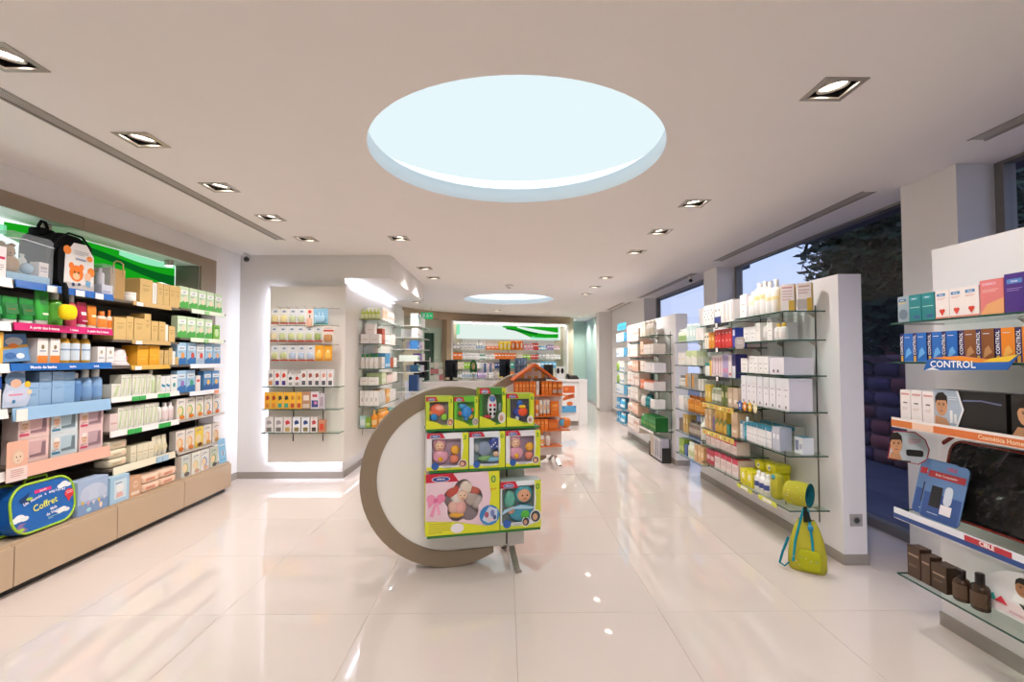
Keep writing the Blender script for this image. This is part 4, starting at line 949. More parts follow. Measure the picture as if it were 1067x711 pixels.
row(G6, .826, .02, 'middle glass shelf of the white panel', [(2, sci('eeb32a', 'b0402a', 'd88a3a'), 'yellow pack with a red arc'), (2, sci('efb72e', '3a3430', '3a9a8a'), 'yellow pack with dark arc over teal'), (2, sci('f0ba38', 'c8862a', 'c04a3a'), 'yellow pack with an amber arc'), (1, carton(.09, .19, .05, 'b98a6a', [('r', .15, .5, .85, .8, 'eadcd0'), ('r', .1, .05, .9, .3, 'd8c8b8')]), 'brown pack with a cream label'), (1, carton(.09, .19, .05, 'e6dee4', [('r', .1, .1, .9, .5, '3a4a8a'), ('e', .6, .35, .2, .1, 'd88ab8'), ('r', .2, .7, .8, .85, 'c03a4a')]), 'white pack with a navy and pink print'), (1, carton(.06, .17, .05, 'cfc6cc', [('r', .2, .2, .8, .8, 'b0a0ac')]), 'greyish lilac pack')], gap=.004)
row(G6, .562, .03, 'lower glass shelf of the white panel', [(2, sci('e6e2e2', '9a9698', '77736f', .17, .09), 'grey and white pack'), (1, sci('efe4e2', 'c8303a', 'b8a060', .17, .085), 'white pack with a crimson arc'), (2, sci('eceef4', '24407c', '8a7a4a', .17, .085), 'white pack with a navy arc'), (1, sci('eee4e2', 'c04048', '4a4440', .17, .075), 'white pack with a rose arc'), (1, carton(.07, .14, .06, 'c88a6a', [('r', .2, .2, .8, .7, 'd8482e')]), 'tan and red pack')], gap=.014)

# side shelves facing the aisle
S = Frame(-1.60, 6.24, 90)
glass_bay('glass_shelving', 'glass shelves of creams on the side of the white corner panel', 'side glass shelving', S, 0, 1.2, [1.89, 1.58, 1.26, 1.05, .79, .52], .258, [.2, .9])
S_ = 'side shelving'
N = Frame(-1.845, 6.25, 0)      # near ends of the side shelves, seen from the front
def pair(z, nm, near, far):
    row(N, z, .005, f'{nm} shelf end, {S_}', near, inset=.004)
    row(S, z, .2, f'{nm} shelf, {S_}', far, inset=.01)
pair(1.89, 'top', [(5, bottle(.022, .13, 'b9bf45', 'cfd27a', cap=.2, lab=(.1, .6, 'dfe0a8')), 'yellow green bottle')],
     [(3, carton(.1, .17, .2, 'f0e9e0', [('r', .1, .2, .5, .8, 'e8a040')]), 'white carton with an orange stripe'), (3, carton(.12, .15, .16, 'efe8e4', [('r', .1, .3, .9, .5, 'd8b0a0')]), 'cream carton')])
pair(1.58, 'second', [(2, carton(.115, .12, .14, 'f3ede8', [('r', .2, .4, .8, .45, 'c8b0a8')]), 'squat white box')],
     [(2, carton(.07, .2, .2, 'b8452a', [('r', .2, .3, .8, .6, 'd88a6a')], side='a84a30'), 'rust red carton'), (3, carton(.1, .13, .22, 'f4efec', [('r', .1, .3, .9, .4, 'b8c0c8')]), 'plain white carton'), (3, carton(.1, .15, .2, 'e8ddd4'), 'cream carton')])
put(carton(.11, .12, .13, 'f0e6e0', [('r', .2, .4, .8, .45, 'c8b0a8')]), N, .12, .075, 1.703, 'white box stacked on top of the squat boxes, side shelving', None)
pair(1.26, 'third', [(4, bottle(.026, .185, 'efece8', '2a7a36', cap=.2, lab=(.2, .6, 'e8e0d8'), neck=.7), 'white bottle with a green cap')],
     [(2, carton(.08, .15, .2, 'efe6e0', [('r', .1, .2, .9, .4, 'c8d0d8')], side='ded4cc'), 'cream and grey carton'), (2, carton(.14, .2, .2, '4a96c8', [('r', .1, .1, .9, .3, 'c8e0f0')]), 'sky blue carton'), (2, carton(.1, .14, .2, 'b8552a'), 'rust brown carton'), (2, carton(.1, .14, .2, 'e8e0da'), 'pale carton')])
pair(1.05, 'fourth', [(2, carton(.1, .1, .12, 'f1ebe2', [('r', .2, .5, .8, .6, 'd0bca8')]), 'beige box')],
     [(3, carton(.08, .15, .2, 'd0d8b0', [('r', .1, .2, .9, .5, 'eaf0dc')], side='c4cf9c'), 'pale green carton'), (4, carton(.09, .11, .2, 'f0d8d0'), 'blush carton'), (3, carton(.09, .14, .2, 'eee4da'), 'cream carton')])
pair(.79, 'fifth', [(4, carton(.055, .19, .05, 'f4f0ea', [('r', .35, .3, .65, .55, 'c0bcb4')]), 'white carton with a grey mark')],
     [(4, tube_(.058, .19, .045, 'f2eeea', 'e8e4e0', lab=(.4, .7, 'c8c4c0', .3)), 'white tube'), (3, carton(.07, .18, .18, 'f0b060', [('r', .1, .4, .9, .7, 'f8d8a8')]), 'apricot carton'), (4, carton(.09, .15, .2, 'eae4e0'), 'off-white carton')])
pair(.52, 'bottom', [(1, carton(.07, .14, .1, 'bfe0dc', [('r', .1, .2, .9, .7, 'e6f2f0')]), 'mint carton'), (1, carton(.06, .12, .09, '8ab03c', [('r', .1, .2, .9, .5, 'c0d88a')]), 'green carton'), (1, bottle(.036, .21, 'f0962a', 'f4b45a', cap=.24, lab=(.2, .6, 'f6c88a')), 'orange sunscreen bottle')],
     [(5, bottle(.045, .2, 'f0962a', 'f4b45a', cap=.24, lab=(.2, .6, 'f6c88a')), 'orange sunscreen bottle'), (3, carton(.09, .16, .2, '8ac0b8'), 'teal carton')])
S2 = Frame(-1.40, 7.95, 90)
glass_bay('glass_shelving', 'far white-edged shelves near the counter under the bulkhead', 'side glass shelving', S2, 0, 1.1, [1.92, 1.73, 1.54, 1.35, 1.17, .86], .458, [.2, .9], edge=LACQ)
S_ = 'counter end shelving'
row(S2, 1.92, .02, 'top shelf of the ' + S_, [(1, carton(.34, .2, .12, 'eef2f0', [('r', .42, .2, .72, .75, '2fa85a'), ('r', .08, .6, .3, .9, '3a5aa8')], side='eef2f0', name='gift_box'), 'white box with a green square'), (3, carton(.12, .16, .12, 'ece8e4'), 'white carton')], inset=.02)
row(S2, 1.73, .02, 'second shelf of the ' + S_, [(2, carton(.07, .15, .1, 'efe8e6', [('r', .1, .2, .9, .5, 'd8b8b0')]), 'cream carton'), (4, carton(.08, .14, .3, 'f2eeec', [('r', .1, .2, .9, .3, '9ab0d0')], side='e6dedc'), 'white carton')], inset=.02)
row(S2, 1.54, .02, 'third shelf of the ' + S_, [(2, carton(.09, .14, .12, '3a78b8', [('r', .1, .2, .9, .5, 'a8c8e8')]), 'blue carton'), (2, carton(.1, .12, .22, 'c8b8d8', [('r', .1, .2, .9, .6, '7a5aa8')]), 'lilac carton'), (3, carton(.09, .13, .12, 'eadfd8'), 'beige carton')], inset=.02)
row(S2, 1.35, .02, 'fourth shelf of the ' + S_, [(2, carton(.11, .09, .3, 'eef0ee', [('r', .1, .2, .9, .6, '58a868')], side='dfeadf'), 'white and green carton'), (2, carton(.1, .12, .12, '7a4aa0'), 'purple carton'), (3, carton(.09, .12, .12, 'e8e0dc'), 'pale carton')], inset=.02)
row(S2, 1.17, .02, 'bottom shelf of the ' + S_, [(2, carton(.06, .11, .12, '1f4a6a'), 'dark blue carton'), (2, bottle(.035, .13, '2f9a6a', 'e8f0ea', lab=(.2, .6, 'd8f0e0')), 'green bottle'), (4, carton(.09, .1, .24, 'ddd6e6', side='cfc8e0'), 'pale lilac carton')], inset=.02)
row(S2, .86, .02, 'lowest shelf of the ' + S_, [(1, carton(.16, .26, .14, '23477c', [('r', .1, .1, .9, .5, '3a6aa8')], side='1c3a68'), 'tall dark navy carton'), (3, carton(.09, .2, .12, 'b8bcc4'), 'grey carton')], inset=.02)

# ================================================================== TOY GONDOLA AND ORANGE HOUSE GONDOLA
def gondola(cx, cy, label):
    q = empty('gondola', (cx, cy, 0), radians(13)); tag(q, label, 'display stand', 'ring shaped display stands')
    zc, R1, R2 = .603, .60, .492
    n = 40; a0, a1 = radians(62), radians(298)
    pl = ell(0, zc, R2, R2, n, radians(90), radians(270)) + [(.5, zc - R2), (.5, zc + R2)]
    MB().prism(pl, -.05, .05).build('panel', LACQ, parent=q)
    b = MB(); out_ = ell(0, zc, R1, R1, n, a0, a1); inn = []
    for x, z in out_[::-1]:
        a = math.atan2(z - zc, x); r = R2 + .001
        if x > 0: zz = zc + (r if z > zc else -r); inn.append((x, zz))
        else: inn.append((r * cos(a), zc + r * sin(a)))
    k = len(out_); P = out_ + inn
    for y, rev in ((-.058, False), (.058, True)):
        for i in range(k - 1):
            f = [out_[i], out_[i + 1], inn[k - 2 - i], inn[k - 1 - i]]; f = [(x, y, z) for x, z in f]
            b.face(f[::-1] if rev else f)
    m = len(P); vs = [(x, -.058, z) for x, z in P] + [(x, .058, z) for x, z in P]
    b.mesh_(vs, [(i, i + m, (i + 1) % m + m, (i + 1) % m) for i in range(m)])
    b.build('ring_band', TAUPE, parent=q, label='taupe ring band')
    for s, yy in ((.41, -1), (.41, 1)):
        fb = MB(); w = .02
        pr = [(.05, .105), (.08, .085), (.2, .012), (.25, .012), (.25, 0), (.19, 0), (.07, .07), (.05, .085)]
        fb.prism([(y, z) for y, z in pr], -w, w)
        fb.v = [(x_ + s, 0, z_) if False else (s + y_, yy * x_, z_) for (x_, y_, z_) in fb.v]
        fb.build('foot', STEEL, parent=q, label='bent steel foot')
    return q
g1 = gondola(-.37, 3.40, 'ring shaped taupe and white stand holding boxed baby toys')
g2 = gondola(.25, 6.55, 'second ring shaped stand behind, dressed as an orange house')
GRN_ = principled('green_shelf', '2f7a3a', .25, noise=.05)
def gshelf(q, s0, s1, z, d, mat, nm='shelf'):
    sh = MB().box(s0, s1, -.05 - d, -.051, z - .012, z).build(nm, mat, parent=q)
    for s in (s0 + .12, s1 - .14): MB().box(s - .006, s + .006, -.085, -.051, z - .02, z - .0125).build('bracket', STEEL, parent=sh)
    return sh
for z, a, c in ((.946, -.19, .56), (.684, -.17, .56), (.278, -.18, .56)): gshelf(g1, a, c, z, .19, GRN_)
MB().box(.37, .38, -.0535, -.051, .12, 1.1).build('upright', DARK, parent=g1)
GF = Frame(-.37 + .243 * sin(radians(13)), 3.40 - .243 * cos(radians(13)), 13)

def ovalogo(u, v, s=1.0): return [('e', u, v, .13 * s, .05 * s, 'f4f4f8'), ('e', u, v, .12 * s, .043 * s, '2c4a9a'), ('t', 'chicco', u, v + .005, .055 * s, 'ffffff')]
def toybox(w, h, d, base, num, toy, win=None, wincol='8f8a90', side=None, numcol='2f8a3a', low='d9de2e', flag='c81f3a', mplus=False, logo=1.0, body=None):
    """printed box with a recessed clear window and the toy inside"""
    b = MB(); win = win or [(.12, .12), (.82, .12), (.82, .84), (.12, .84)]
    # shell: back, sides, top, bottom
    b.box(-w / 2, -w / 2 + .003, -d / 2 + .004, d / 2, 0, h, side or base); b.box(w / 2 - .003, w / 2, -d / 2 + .004, d / 2, 0, h, side or base)
    b.box(-w / 2 + .003, w / 2 - .003, d / 2 - .003, d / 2, 0, h, base); b.box(-w / 2 + .003, w / 2 - .003, -d / 2 + .004, d / 2 - .003, 0, .003, base); b.box(-w / 2 + .003, w / 2 - .003, -d / 2 + .004, d / 2 - .003, h - .003, h, base)
    b.box(-w / 2 + .003, w / 2 - .003, -d / 2 + .046, -d / 2 + .048, .003, h - .003, wincol)
    parts = [('toy_box', b.mesh('toy_box', CARD))]
    # front sheet with the window cut out
    bm = bmesh.new()
    for pts in ([(-w / 2, 0), (w / 2, 0), (w / 2, h), (-w / 2, h)], [((u - .5) * w, v * h) for u, v in win]):
        vs = [bm.verts.new((x, -d / 2 + .003, z)) for x, z in pts]
        for i in range(len(vs)): bm.edges.new((vs[i], vs[(i + 1) % len(vs)]))
    bmesh.ops.triangle_fill(bm, edges=bm.edges[:], use_beauty=True, normal=(0, -1, 0))
    tri = [[tuple(v.co) for v in f.verts] for f in bm.faces]; bm.free()
    fb = MB()
    for t in tri: fb.face(t, base)
    fb.face([(x, -d / 2 + .002, z) for x, z in [(-w / 2, 0), (w / 2, 0), (w / 2, h * .1), (w * .1, h * .06), (-w / 2, h * .1)]], low)
    parts.append(('front_sheet', fb.mesh('front_sheet', CARD)))
    f = MB(); f.face([((u - .5) * w, -d / 2 + .0045, v * h) for u, v in win]); parts.append(('window_film', f.mesh('window_film', CLEAR)))
    pr = [('p', [(0, .86), (.44, .86), (.36, 1.0), (0, 1.0)], flag)] + ovalogo(.2, .91, logo) + [('p', [(.8, .0), (1, .0), (1, 1), (.84, 1), (.88, .6)], low), ('t', str(num), .915, .86, .17, numcol)]
    if mplus: pr.append(('t', 'm+', .915, .7, .08, 'd88a2a'))
    with_prints(parts, pr + (body or []), w, h, -d / 2 + .002)
    if toy:
        t = MB(); toy(t, w, h, -d / 2 + .026); parts.append(('toy', t.mesh('toy', GLOSS)))
    return ('toy_box', 'toy box', w, d, parts)
def blob(t, x, y, z, rx, rz, c, ry=.02): 
    n0 = len(t.v); t.pillow(2 * rx, 2 * rz, 2 * ry, c, e=1.0, nu=12, nv=8, z0=-rz); t.v[n0:] = [(a + x, b + y, e_ + z) for a, b, e_ in t.v[n0:]]
def face3(t, x, y, z, r, c='e9bd98', hat=None):
    if hat: blob(t, x, y + .006, z + r * .15, r * 1.3, r * 1.3, hat, .017)
    blob(t, x, y - .006, z, r, r * .92, c, .02)
    for s in (-1, 1): blob(t, x + s * r * .35, y - .0245, z + r * .1, r * .1, r * .12, '2a1c18', .003)
    blob(t, x, y - .0255, z - r * .35, r * .25, r * .06, 'b04a48', .002)
def toy_car(t, w, h, y):
    blob(t, -.012, y, h * .58, .05, .04, 'f0663c'); blob(t, .0, y - .012, h * .64, .03, .02, 'f6a89a', .012); blob(t, -.035, y - .012, h * .36, .024, .024, '2a86c8', .014); blob(t, .03, y - .012, h * .36, .022, .022, '8ac43a', .014); blob(t, -.055, y, h * .5, .016, .016, 'f09a3a')
def toy_turtle(t, w, h, y):
    blob(t, .005, y, h * .5, .038, .038, '2a90e0'); blob(t, -.03, y, h * .7, .017, .017, '3aa8d8', .014)
    for a, c in ((.3, 'e8503a'), (1.9, '3a9ad8'), (3.3, 'f0652a'), (4.6, '2f80c8'), (5.5, 'f0c03a')): blob(t, .005 + .042 * cos(a), y, h * .5 + .042 * sin(a), .014, .014, c, .012)
def toy_phone(t, w, h, y):
    blob(t, 0, y, h * .52, .033, h * .32, 'f0f0f2'); blob(t, 0, y - .014, h * .72, .02, .02, '5a7ab8', .012)
    for i in range(2):
        for j in range(3): blob(t, -.013 + .026 * i, y - .016, h * .34 + j * .028, .009, .01, ['23232a', '23232a', 'd8304a'][j], .009)
    blob(t, -.03, y, h * .26, .03, .014, 'c82a3a', .02); blob(t, .055, y, h * .5, .012, .03, '9aa8b8', .01)
def toy_bird(t, w, h, y):
    blob(t, .0, y, h * .42, .045, .036, '2a3fa0'); blob(t, .018, y - .012, h * .44, .036, .03, 'e8552a', .016); blob(t, .0, y - .004, h * .68, .024, .026, '2a62b8'); blob(t, .012, y - .024, h * .6, .024, .012, 'f2c22e', .01); blob(t, -.02, y - .006, h * .22, .014, .02, 'eaeaee', .012)
def toy_doll(t, w, h, y):
    blob(t, -.045, y, h * .36, .052, h * .19, 'eba6bc'); face3(t, -.05, y, h * .64, .034, 'ecbfa0', 'e39ab4'); blob(t, -.045, y - .024, h * .3, .015, .015, 'f0b030', .006)
    blob(t, .05, y, h * .52, .03, .03, 'f2b02a'); blob(t, .045, y, h * .27, .03, .028, 'ee8a6a')
def toy_proj(t, w, h, y):
    blob(t, -.07, y, h * .55, .03, .03, '9aa4a8'); blob(t, -.015, y, h * .52, .048, .05, '8a9cb8'); blob(t, -.01, y, h * .25, .05, .02, '7ab06a'); face3(t, .06, y - .004, h * .36, .02, 'efc4a4'); blob(t, .055, y, h * .66, .042, .045, '27429a'); blob(t, .065, y, h * .83, .018, .05, '8fc0e6', .012)
    for k in range(5): blob(t, .03 + .012 * k, y - .021, h * (.58 + .05 * (k % 3)), .004, .005, 'e6ecf8', .003)
    blob(t, .04, y - .006, h * .22, .05, .018, '7fbfe0', .014)
def toy_giftset(t, w, h, y):
    for x, z, c in ((-.07, .7, 'c84a3a'), (.08, .72, 'c2503c'), (-.03, .58, 'eadfd8'), (.06, .55, 'b8a8a0'), (.03, .75, 'e8d8c8'), (-.05, .42, 'e8b8a8'), (.1, .48, 'bcb0ac')): blob(t, x * 1.0, y, h * z, .05, .045, c)
    face3(t, -.005, y - .006, h * .62, .035, 'edc9ae', 'ecd6dc'); blob(t, -.02, y - .004, h * .42, .045, .05, 'eab0a8'); blob(t, -.04, y - .004, h * .3, .05, .02, 'eeb03a')
def toy_baby(t, w, h, y):
    blob(t, .02, y, h * .3, .1, h * .19, '2f9cb8'); blob(t, -.07, y, h * .6, .04, .06, '57b4a0'); face3(t, .025, y - .006, h * .68, .047, 'e0a884', '35a8b8'); blob(t, .03, y - .018, h * .28, .03, .03, '57b848', .012); blob(t, -.06, y, h * .38, .03, .03, 'd8a488')
swirl = lambda c: [('p', [(.0, .0), (.5, .0), (.62, .1), (.4, .2), (.0, .3)], c)]
flower = [(.5 + (.215 + .055 * abs(cos(2.5 * (a - .3)))) * cos(a), .53 + (.285 + .075 * abs(cos(2.5 * (a - .3)))) * sin(a)) for a in [2 * pi * k / 60 for k in range(60)]]
bow = [('p', [(.02, .62), (.12, .54), (.22, .66), (.2, .5), (.1, .52), (.04, .44)], 'ee8fb4'), ('e', .07, .6, .06, .07, 'f09abc'), ('e', .2, .6, .06, .07, 'ea86ac'), ('p', [(.12, .54), (.15, .54), (.1, .3), (.05, .32)], 'ee9abc'), ('p', [(.13, .54), (.16, .54), (.2, .34), (.16, .33)], 'f0a6c2'), ('e', .13, .57, .03, .04, 'd86a98')]
inset = lambda u, v, r, c1, c2: [('e', u, v, r, r * 1.0, 'eeeef2'), ('e', u, v, r * .85, r * .85, c1), ('e', u - .01, v - .01, r * .45, r * .5, c2)]
W_ = 'upper shelf of the ring stand'
row(GF, .946, -.19, W_, [
    (1, toybox(.17, .205, .12, 'b9cf3a', 3, toy_car, wincol='9a948e', side='c3cc3a', body=swirl('d9de2e') + inset(.9, .2, .12, 'a86a4a', 'e2b490')), 'green toy box numbered 3 with an orange car'),
    (1, toybox(.155, .2, .12, '69c032', 3, toy_turtle, wincol='58b028', side='4f9a2a', body=swirl('d9de2e') + inset(.88, .2, .12, '8a8a92', 'c8a890')), 'green toy box numbered 3 with a blue turtle'),
    (1, toybox(.175, .255, .12, '3f8a2c', 6, toy_phone, wincol='2f6a26', side='c9cf2e', body=swirl('d9de2e') + inset(.84, .24, .14, 'd8d0cc', 'c89878')), 'tall green toy box numbered 6 with a white phone'),
    (1, toybox(.185, .215, .12, 'a8bf30', 6, toy_bird, wincol='55515e', side='4a5a22', body=swirl('d9de2e') + inset(.86, .2, .12, 'd8d0cc', 'b08878')), 'green toy box numbered 6 with a blue bird')], inset=.005, gap=.008)
W_ = 'middle shelf of the ring stand'
bd_ = [('e', .2, .115, .09, .1, '2c5fb0'), ('l', .38, .1, .7, 2, .04, 'b0b4c8')]
row(GF, .684, -.185, W_, [
    (1, toybox(.265, .235, .12, 'f0eef2', 3, toy_doll, wincol='b89ab0', side='e6e2e6', body=bd_ + inset(.86, .16, .11, '9a5a4a', 'e0b8a0')), 'white toy box numbered 3, pink doll, first of two'),
    (1, toybox(.235, .235, .12, 'e8edf4', 0, toy_proj, wincol='7d9aa6', side='cfd8e2', body=bd_), 'white toy box numbered 0 with a blue night light'),
    (1, toybox(.235, .235, .12, 'f0eef2', 3, toy_doll, wincol='a88ea8', side='9a9aa0', body=bd_ + inset(.86, .16, .11, '8a5a4a', 'e0b8a0')), 'white toy box numbered 3, pink doll, second of two')], inset=.005, gap=.006)
W_ = 'bottom shelf of the ring stand'
row(GF, .278, -.19, W_, [
    (1, toybox(.475, .385, .13, 'f0d2de', 0, toy_giftset, win=[(u - .0, v) for u, v in flower], wincol='a39096', side='dcdf2a', low='dfe02c', mplus=True, numcol='2f8a5a', logo=.95, body=bow + [('p', [(0, 0), (.8, 0), (.8, .1), (.4, .2), (0, .24)], 'dfe02c'), ('l', .04, .18, .34, 5, .035, 'b8a83a'), ('e', .86, .27, .14, .17, '3a86c8'), ('p', [(.76, .2), (.84, .14), (.96, .18), (.97, .36), (.86, .42), (.8, .32)], 'c8d4ea'), ('e', .82, .28, .03, .05, 'b0546a'), ('e', .9, .3, .03, .06, '7a86c0'), ('e', .87, .2, .05, .03, 'e8c8d0'), ('e', .93, .23, .025, .04, '4a5a8a'), ('e', .42, .1, .09, .08, 'f4eef2')]), 'big pink gift set box numbered 0 with flower window'),
    (1, toybox(.275, .31, .13, 'e6ecf2', 0, toy_baby, wincol='6f8a86', side='4a8a3a', win=[(.04, .14), (.7, .14), (.82, .3), (.84, .9), (.4, .9), (.04, .84)], low='cfd93a', body=[('e', .16, .12, .1, .09, '2c5fb0'), ('p', [(.0, .3), (.3, .42), (.8, .4), (.85, .44), (.5, .5), (.1, .42)], 'a8d0ea'), ('l', .3, .1, .6, 2, .03, 'b0b4c8')] + inset(.62, .14, .1, '2a3a44', 'c89a80') + inset(.86, .24, .14, '3a4a50', 'd8a888')), 'white toy box numbered 0 with a teal hooded baby doll')], inset=.005, gap=.006)

# orange house display
ORG = principled('orange_board', 'e8781f', .35, noise=.05)
for z, a, c in ((.917, -.2, .5), (.652, -.2, .42), (.465, -.2, .42), (.262, -.2, .44)):
    gshelf(g2, a, c, z, .19, ORG)
hz = MB(); hz.prism([(-.02, .93), (-.012, .93), (-.012, 1.12), (-.02, 1.12)], -.235, -.06)
b = MB(); b.prism([(-.19, 1.13), (.36, 1.13), (.36, 1.15), (.085, 1.305), (-.19, 1.15)], -.07, -.055, 'ece4de'); 
for k in range(6):
    x = -.17 + k * .095; top = 1.15 + .155 * (1 - abs(x + .025 - .085) / .275)
    b.face([(x, -.0706, 1.132), (x + .05, -.0706, 1.132), (x + .05, -.0706, max(1.14, top - .02)), (x, -.0706, max(1.14, top - .02))], 'e0a038')
b.face([(.0, -.0712, 1.16), (.17, -.0712, 1.16), (.17, -.0712, 1.22), (.0, -.0712, 1.22)], 'e9d8cc')
b.build('house_gable', CARD, parent=g2)
b = MB(); b.prism([(-.22, 1.115), (-.2, 1.105), (.085, 1.295), (.37, 1.105), (.39, 1.115), (.085, 1.33)], -.235, -.045, 'd9661c'); b.build('house_roof', CARD, parent=g2)
b = MB(); b.box(.065, .1, -.075, -.055, .92, 1.12, 'ece2da'); b.build('house_pillar', CARD, parent=g2)
H2 = Frame(.25 + .243 * sin(radians(13)), 6.55 - .243 * cos(radians(13)), 13)
OR = lambda w, h, c='e8761e': renamed('sunscreen_carton', carton(w, h, .1, c, [('r', .15, .6, .85, .8, 'f3a55c'), ('l', .2, .45, .8, 2, .06, 'f0b880')], side='c9601a', top='f08a34'))
row(H2, .917, -.18, 'top shelf of the orange house', [(6, OR(.04, .175), 'slim orange carton'), (1, carton(.035, .17, .06, 'f2e8e2', [('l', .3, .7, .7, 4, .1, 'c8a890')]), 'white carton'), (3, OR(.042, .175), 'orange carton beside the white one', {'skip': .03}), (2, carton(.065, .17, .1, 'd96a1e', [('r', .1, .15, .9, .4, 'b0a098'), ('r', .1, .6, .9, .8, 'f0a050')], side='b85a1a'), 'orange carton with a grey photo')], inset=.01, gap=.006)
row(H2, .652, .03, 'second shelf of the orange house', [(2, tube_(.05, .2, .04, 'e67a26', 'f2ece6', lab=(.4, .7, 'f8e0c8', .5)), 'orange tube'), (3, tube_(.042, .2, .04, 'f3e9e0', 'e67a26', lab=(.4, .7, 'e8a868', .4)), 'white tube with an orange cap'), (1, OR(.11, .18), 'wide orange carton')], inset=.01, gap=.006)
row(H2, .465, .0, 'third shelf of the orange house', [(5, OR(.046, .14), 'small orange carton'), (1, carton(.13, .13, .1, 'cf5f1c', [('r', .1, .2, .9, .7, 'e07a30')]), 'burnt orange carton')], inset=.01, gap=.005)
row(H2, .262, .07, 'bottom shelf of the orange house', [(1, bottle(.03, .17, 'd8702a', 'f2ece6', lab=(.2, .6, 'f0d0b0')), 'orange bottle'), (1, bottle(.03, .18, 'efe6de', 'e67a26', lab=(.2, .6, 'e8a868')), 'white bottle with an orange cap'), (1, bottle(.03, .16, 'f0e8e0', 'd8b090', lab=(.2, .6, 'e8d8c8')), 'cream bottle')], inset=.02, gap=.02)
gl = empty('globe_tester', (*H2.pt(.50, .06), .468 + .012)); tag(gl, 'round blue globe shaped sun lotion sign on the orange house', 'sign')
b = MB(); b.lathe([(0, 0), (.05, .01), (.075, .04), (.08, .07), (.075, .1), (.05, .13), (0, .14)], 'e07a2a', seg=14); b.build('rim', GLOSS, parent=gl)
b = MB(); blob(b, -.03, -.045, .075, .05, .05, '5ab0d8', .03); b.build('globe', GLOSS, parent=gl)
MB().box(.41, .55, -.24, -.051, .45, .462).build('side_shelf', ORG, parent=g2)

# ================================================================== BACK WALL, COUNTER
BA = math.degrees(math.atan2(1.36, 3.33))
BW = Frame(-1.46, 13.18, BA)
UW = 3.58
q = empty('lit_shelving', (*BW.pt(UW / 2, 0), 0), BW.a); tag(q, 'white back wall shelving with lit green sign behind the counter', 'shelving')
hw = UW / 2
MB().box(-hw, hw, .33, .345, .1, 2.40).build('back_panel', LACQ, parent=q)
MB().box(-hw, -hw + .05, 0, .33, .1, 2.40).build('side_panel', LACQ, parent=q); MB().box(hw - .05, hw, 0, .33, .1, 2.40).build('side_panel', LACQ, parent=q)
MB().box(-hw, hw, -.02, .33, 2.36, 2.405).build('top_panel', LACQ, parent=q)
MB().box(-hw, hw, 0, .33, 0, .1).build('plinth', GREY, parent=q)
lb = MB().box(-hw + .12, hw - .12, .27, .325, 1.93, 2.33).build('light_box', glow('back_sign_white', 'f0fff8', SIGN_GLOW * .8), parent=q)
def bwave(x0, x1, top, bot, mat, nm, y):
    b = MB(); n = 26
    for k in range(n):
        a, c = x0 + (x1 - x0) * k / n, x0 + (x1 - x0) * (k + 1) / n
        b.face([(a, y, bot(a)), (c, y, bot(c)), (c, y, top(c)), (a, y, top(a))])
    b.build(nm, mat, parent=lb)
bwave(-.2, hw - .2, lambda x: 2.31, lambda x: 2.27 - .28 * min(1, max(0, (x + .2) / .9)) ** 1.3, GG, 'green_wave', .268)
bwave(.25, hw - .2, lambda x: 2.31 - .16 * (x - .25) / 1.3, lambda x: 2.27 - .17 * sin((x - .25) / 1.34 * pi * .62), lb.data.materials[0], 'white_swoosh', .2655)
bwave(-.1, .9, lambda x: 2.25 - .12 * (x + .1), lambda x: 2.22 - .15 * (x + .1), GD, 'dark_wave', .267)
bwave(.7, hw - .2, lambda x: 2.0 + .03 * sin(x * 3), lambda x: 1.95, GM, 'mint_wave', .268)
bwave(-hw + .13, -hw + .32, lambda x: 2.32, lambda x: 2.0 + .3 * (x + hw - .13), GM, 'mint_corner', .268)
BLV = [1.62, 1.36, 1.10, .84]
for z in BLV:
    MB().box(-hw + .051, hw - .051, .05, .265, z - .012, z).build('shelf', GLASS, EDGE, parent=q)
for k in range(3):
    x = -hw + UW * (k + 1) / 4; MB().box(x - .008, x + .008, .315, .329, .12, 1.9).build('upright', STEEL, parent=q)
st = MB().box(-hw + .1, hw - .1, .03, .05, 2.345, 2.357).build('under_light', glow('back_led', 'fdf6ea', 24), parent=q)
rb = random.Random(11)
BCOL = {'white': 'f2efec', 'orange': 'ee7a22', 'yellow': 'f2d63a', 'sky blue': '6ab4e0', 'pale green': 'c4dc9a', 'pink': 'e9a8b8', 'teal': '2f9a8a', 'navy': '27407c', 'lime': '9acb3a', 'red': 'd04438', 'cream': 'efe2c8', 'grey': 'b8b8ba', 'lilac': 'b8a0cc'}
def brow(z, nm, seq):  # rows of medicine boxes
    items = []
    for it in seq:
        c, n, wd, h = it[:4]; wd *= .92; kind = it[4] if len(it) > 4 else 'c'
        if kind == 'c': pr = carton(wd, h, .12, BCOL[c], [('r', .12, .55, .88, .72, 'ffffff' if c not in ('white', 'cream') else 'b0bccc'), ('r', .12, .2, .6, .28, '6a7484')]); items.append((n, ('medicine_box', 'box') + pr[2:], f'{c} medicine box'))
        elif kind == 'b': items.append((n, bottle(wd / 2, h, BCOL[c], 'f4f2ee', lab=(.2, .65, 'ffffff' if c != 'white' else 'a8c0d8')), f'{c} bottle'))
        elif kind == 'p': items.append((n, pack(wd - .008, h, .12, BCOL[c], [('e', .5, .5, .3, .3, 'f6e6d0')], name='soft_pack'), f'{c} soft pack'))
    # each colour block is told apart by its place in the row
    seen = {}
    out = []
    for n, pr, d in items:
        seen[d] = seen.get(d, 0) + 1
        k = seen[d]; out.append((n, pr, d if k == 1 else f'{d} of the {["", "second", "third", "fourth", "fifth"][k - 1]} block'))
    row(BW, z, .08, f'{nm} shelf behind counter', out, inset=.07, gap=.01)
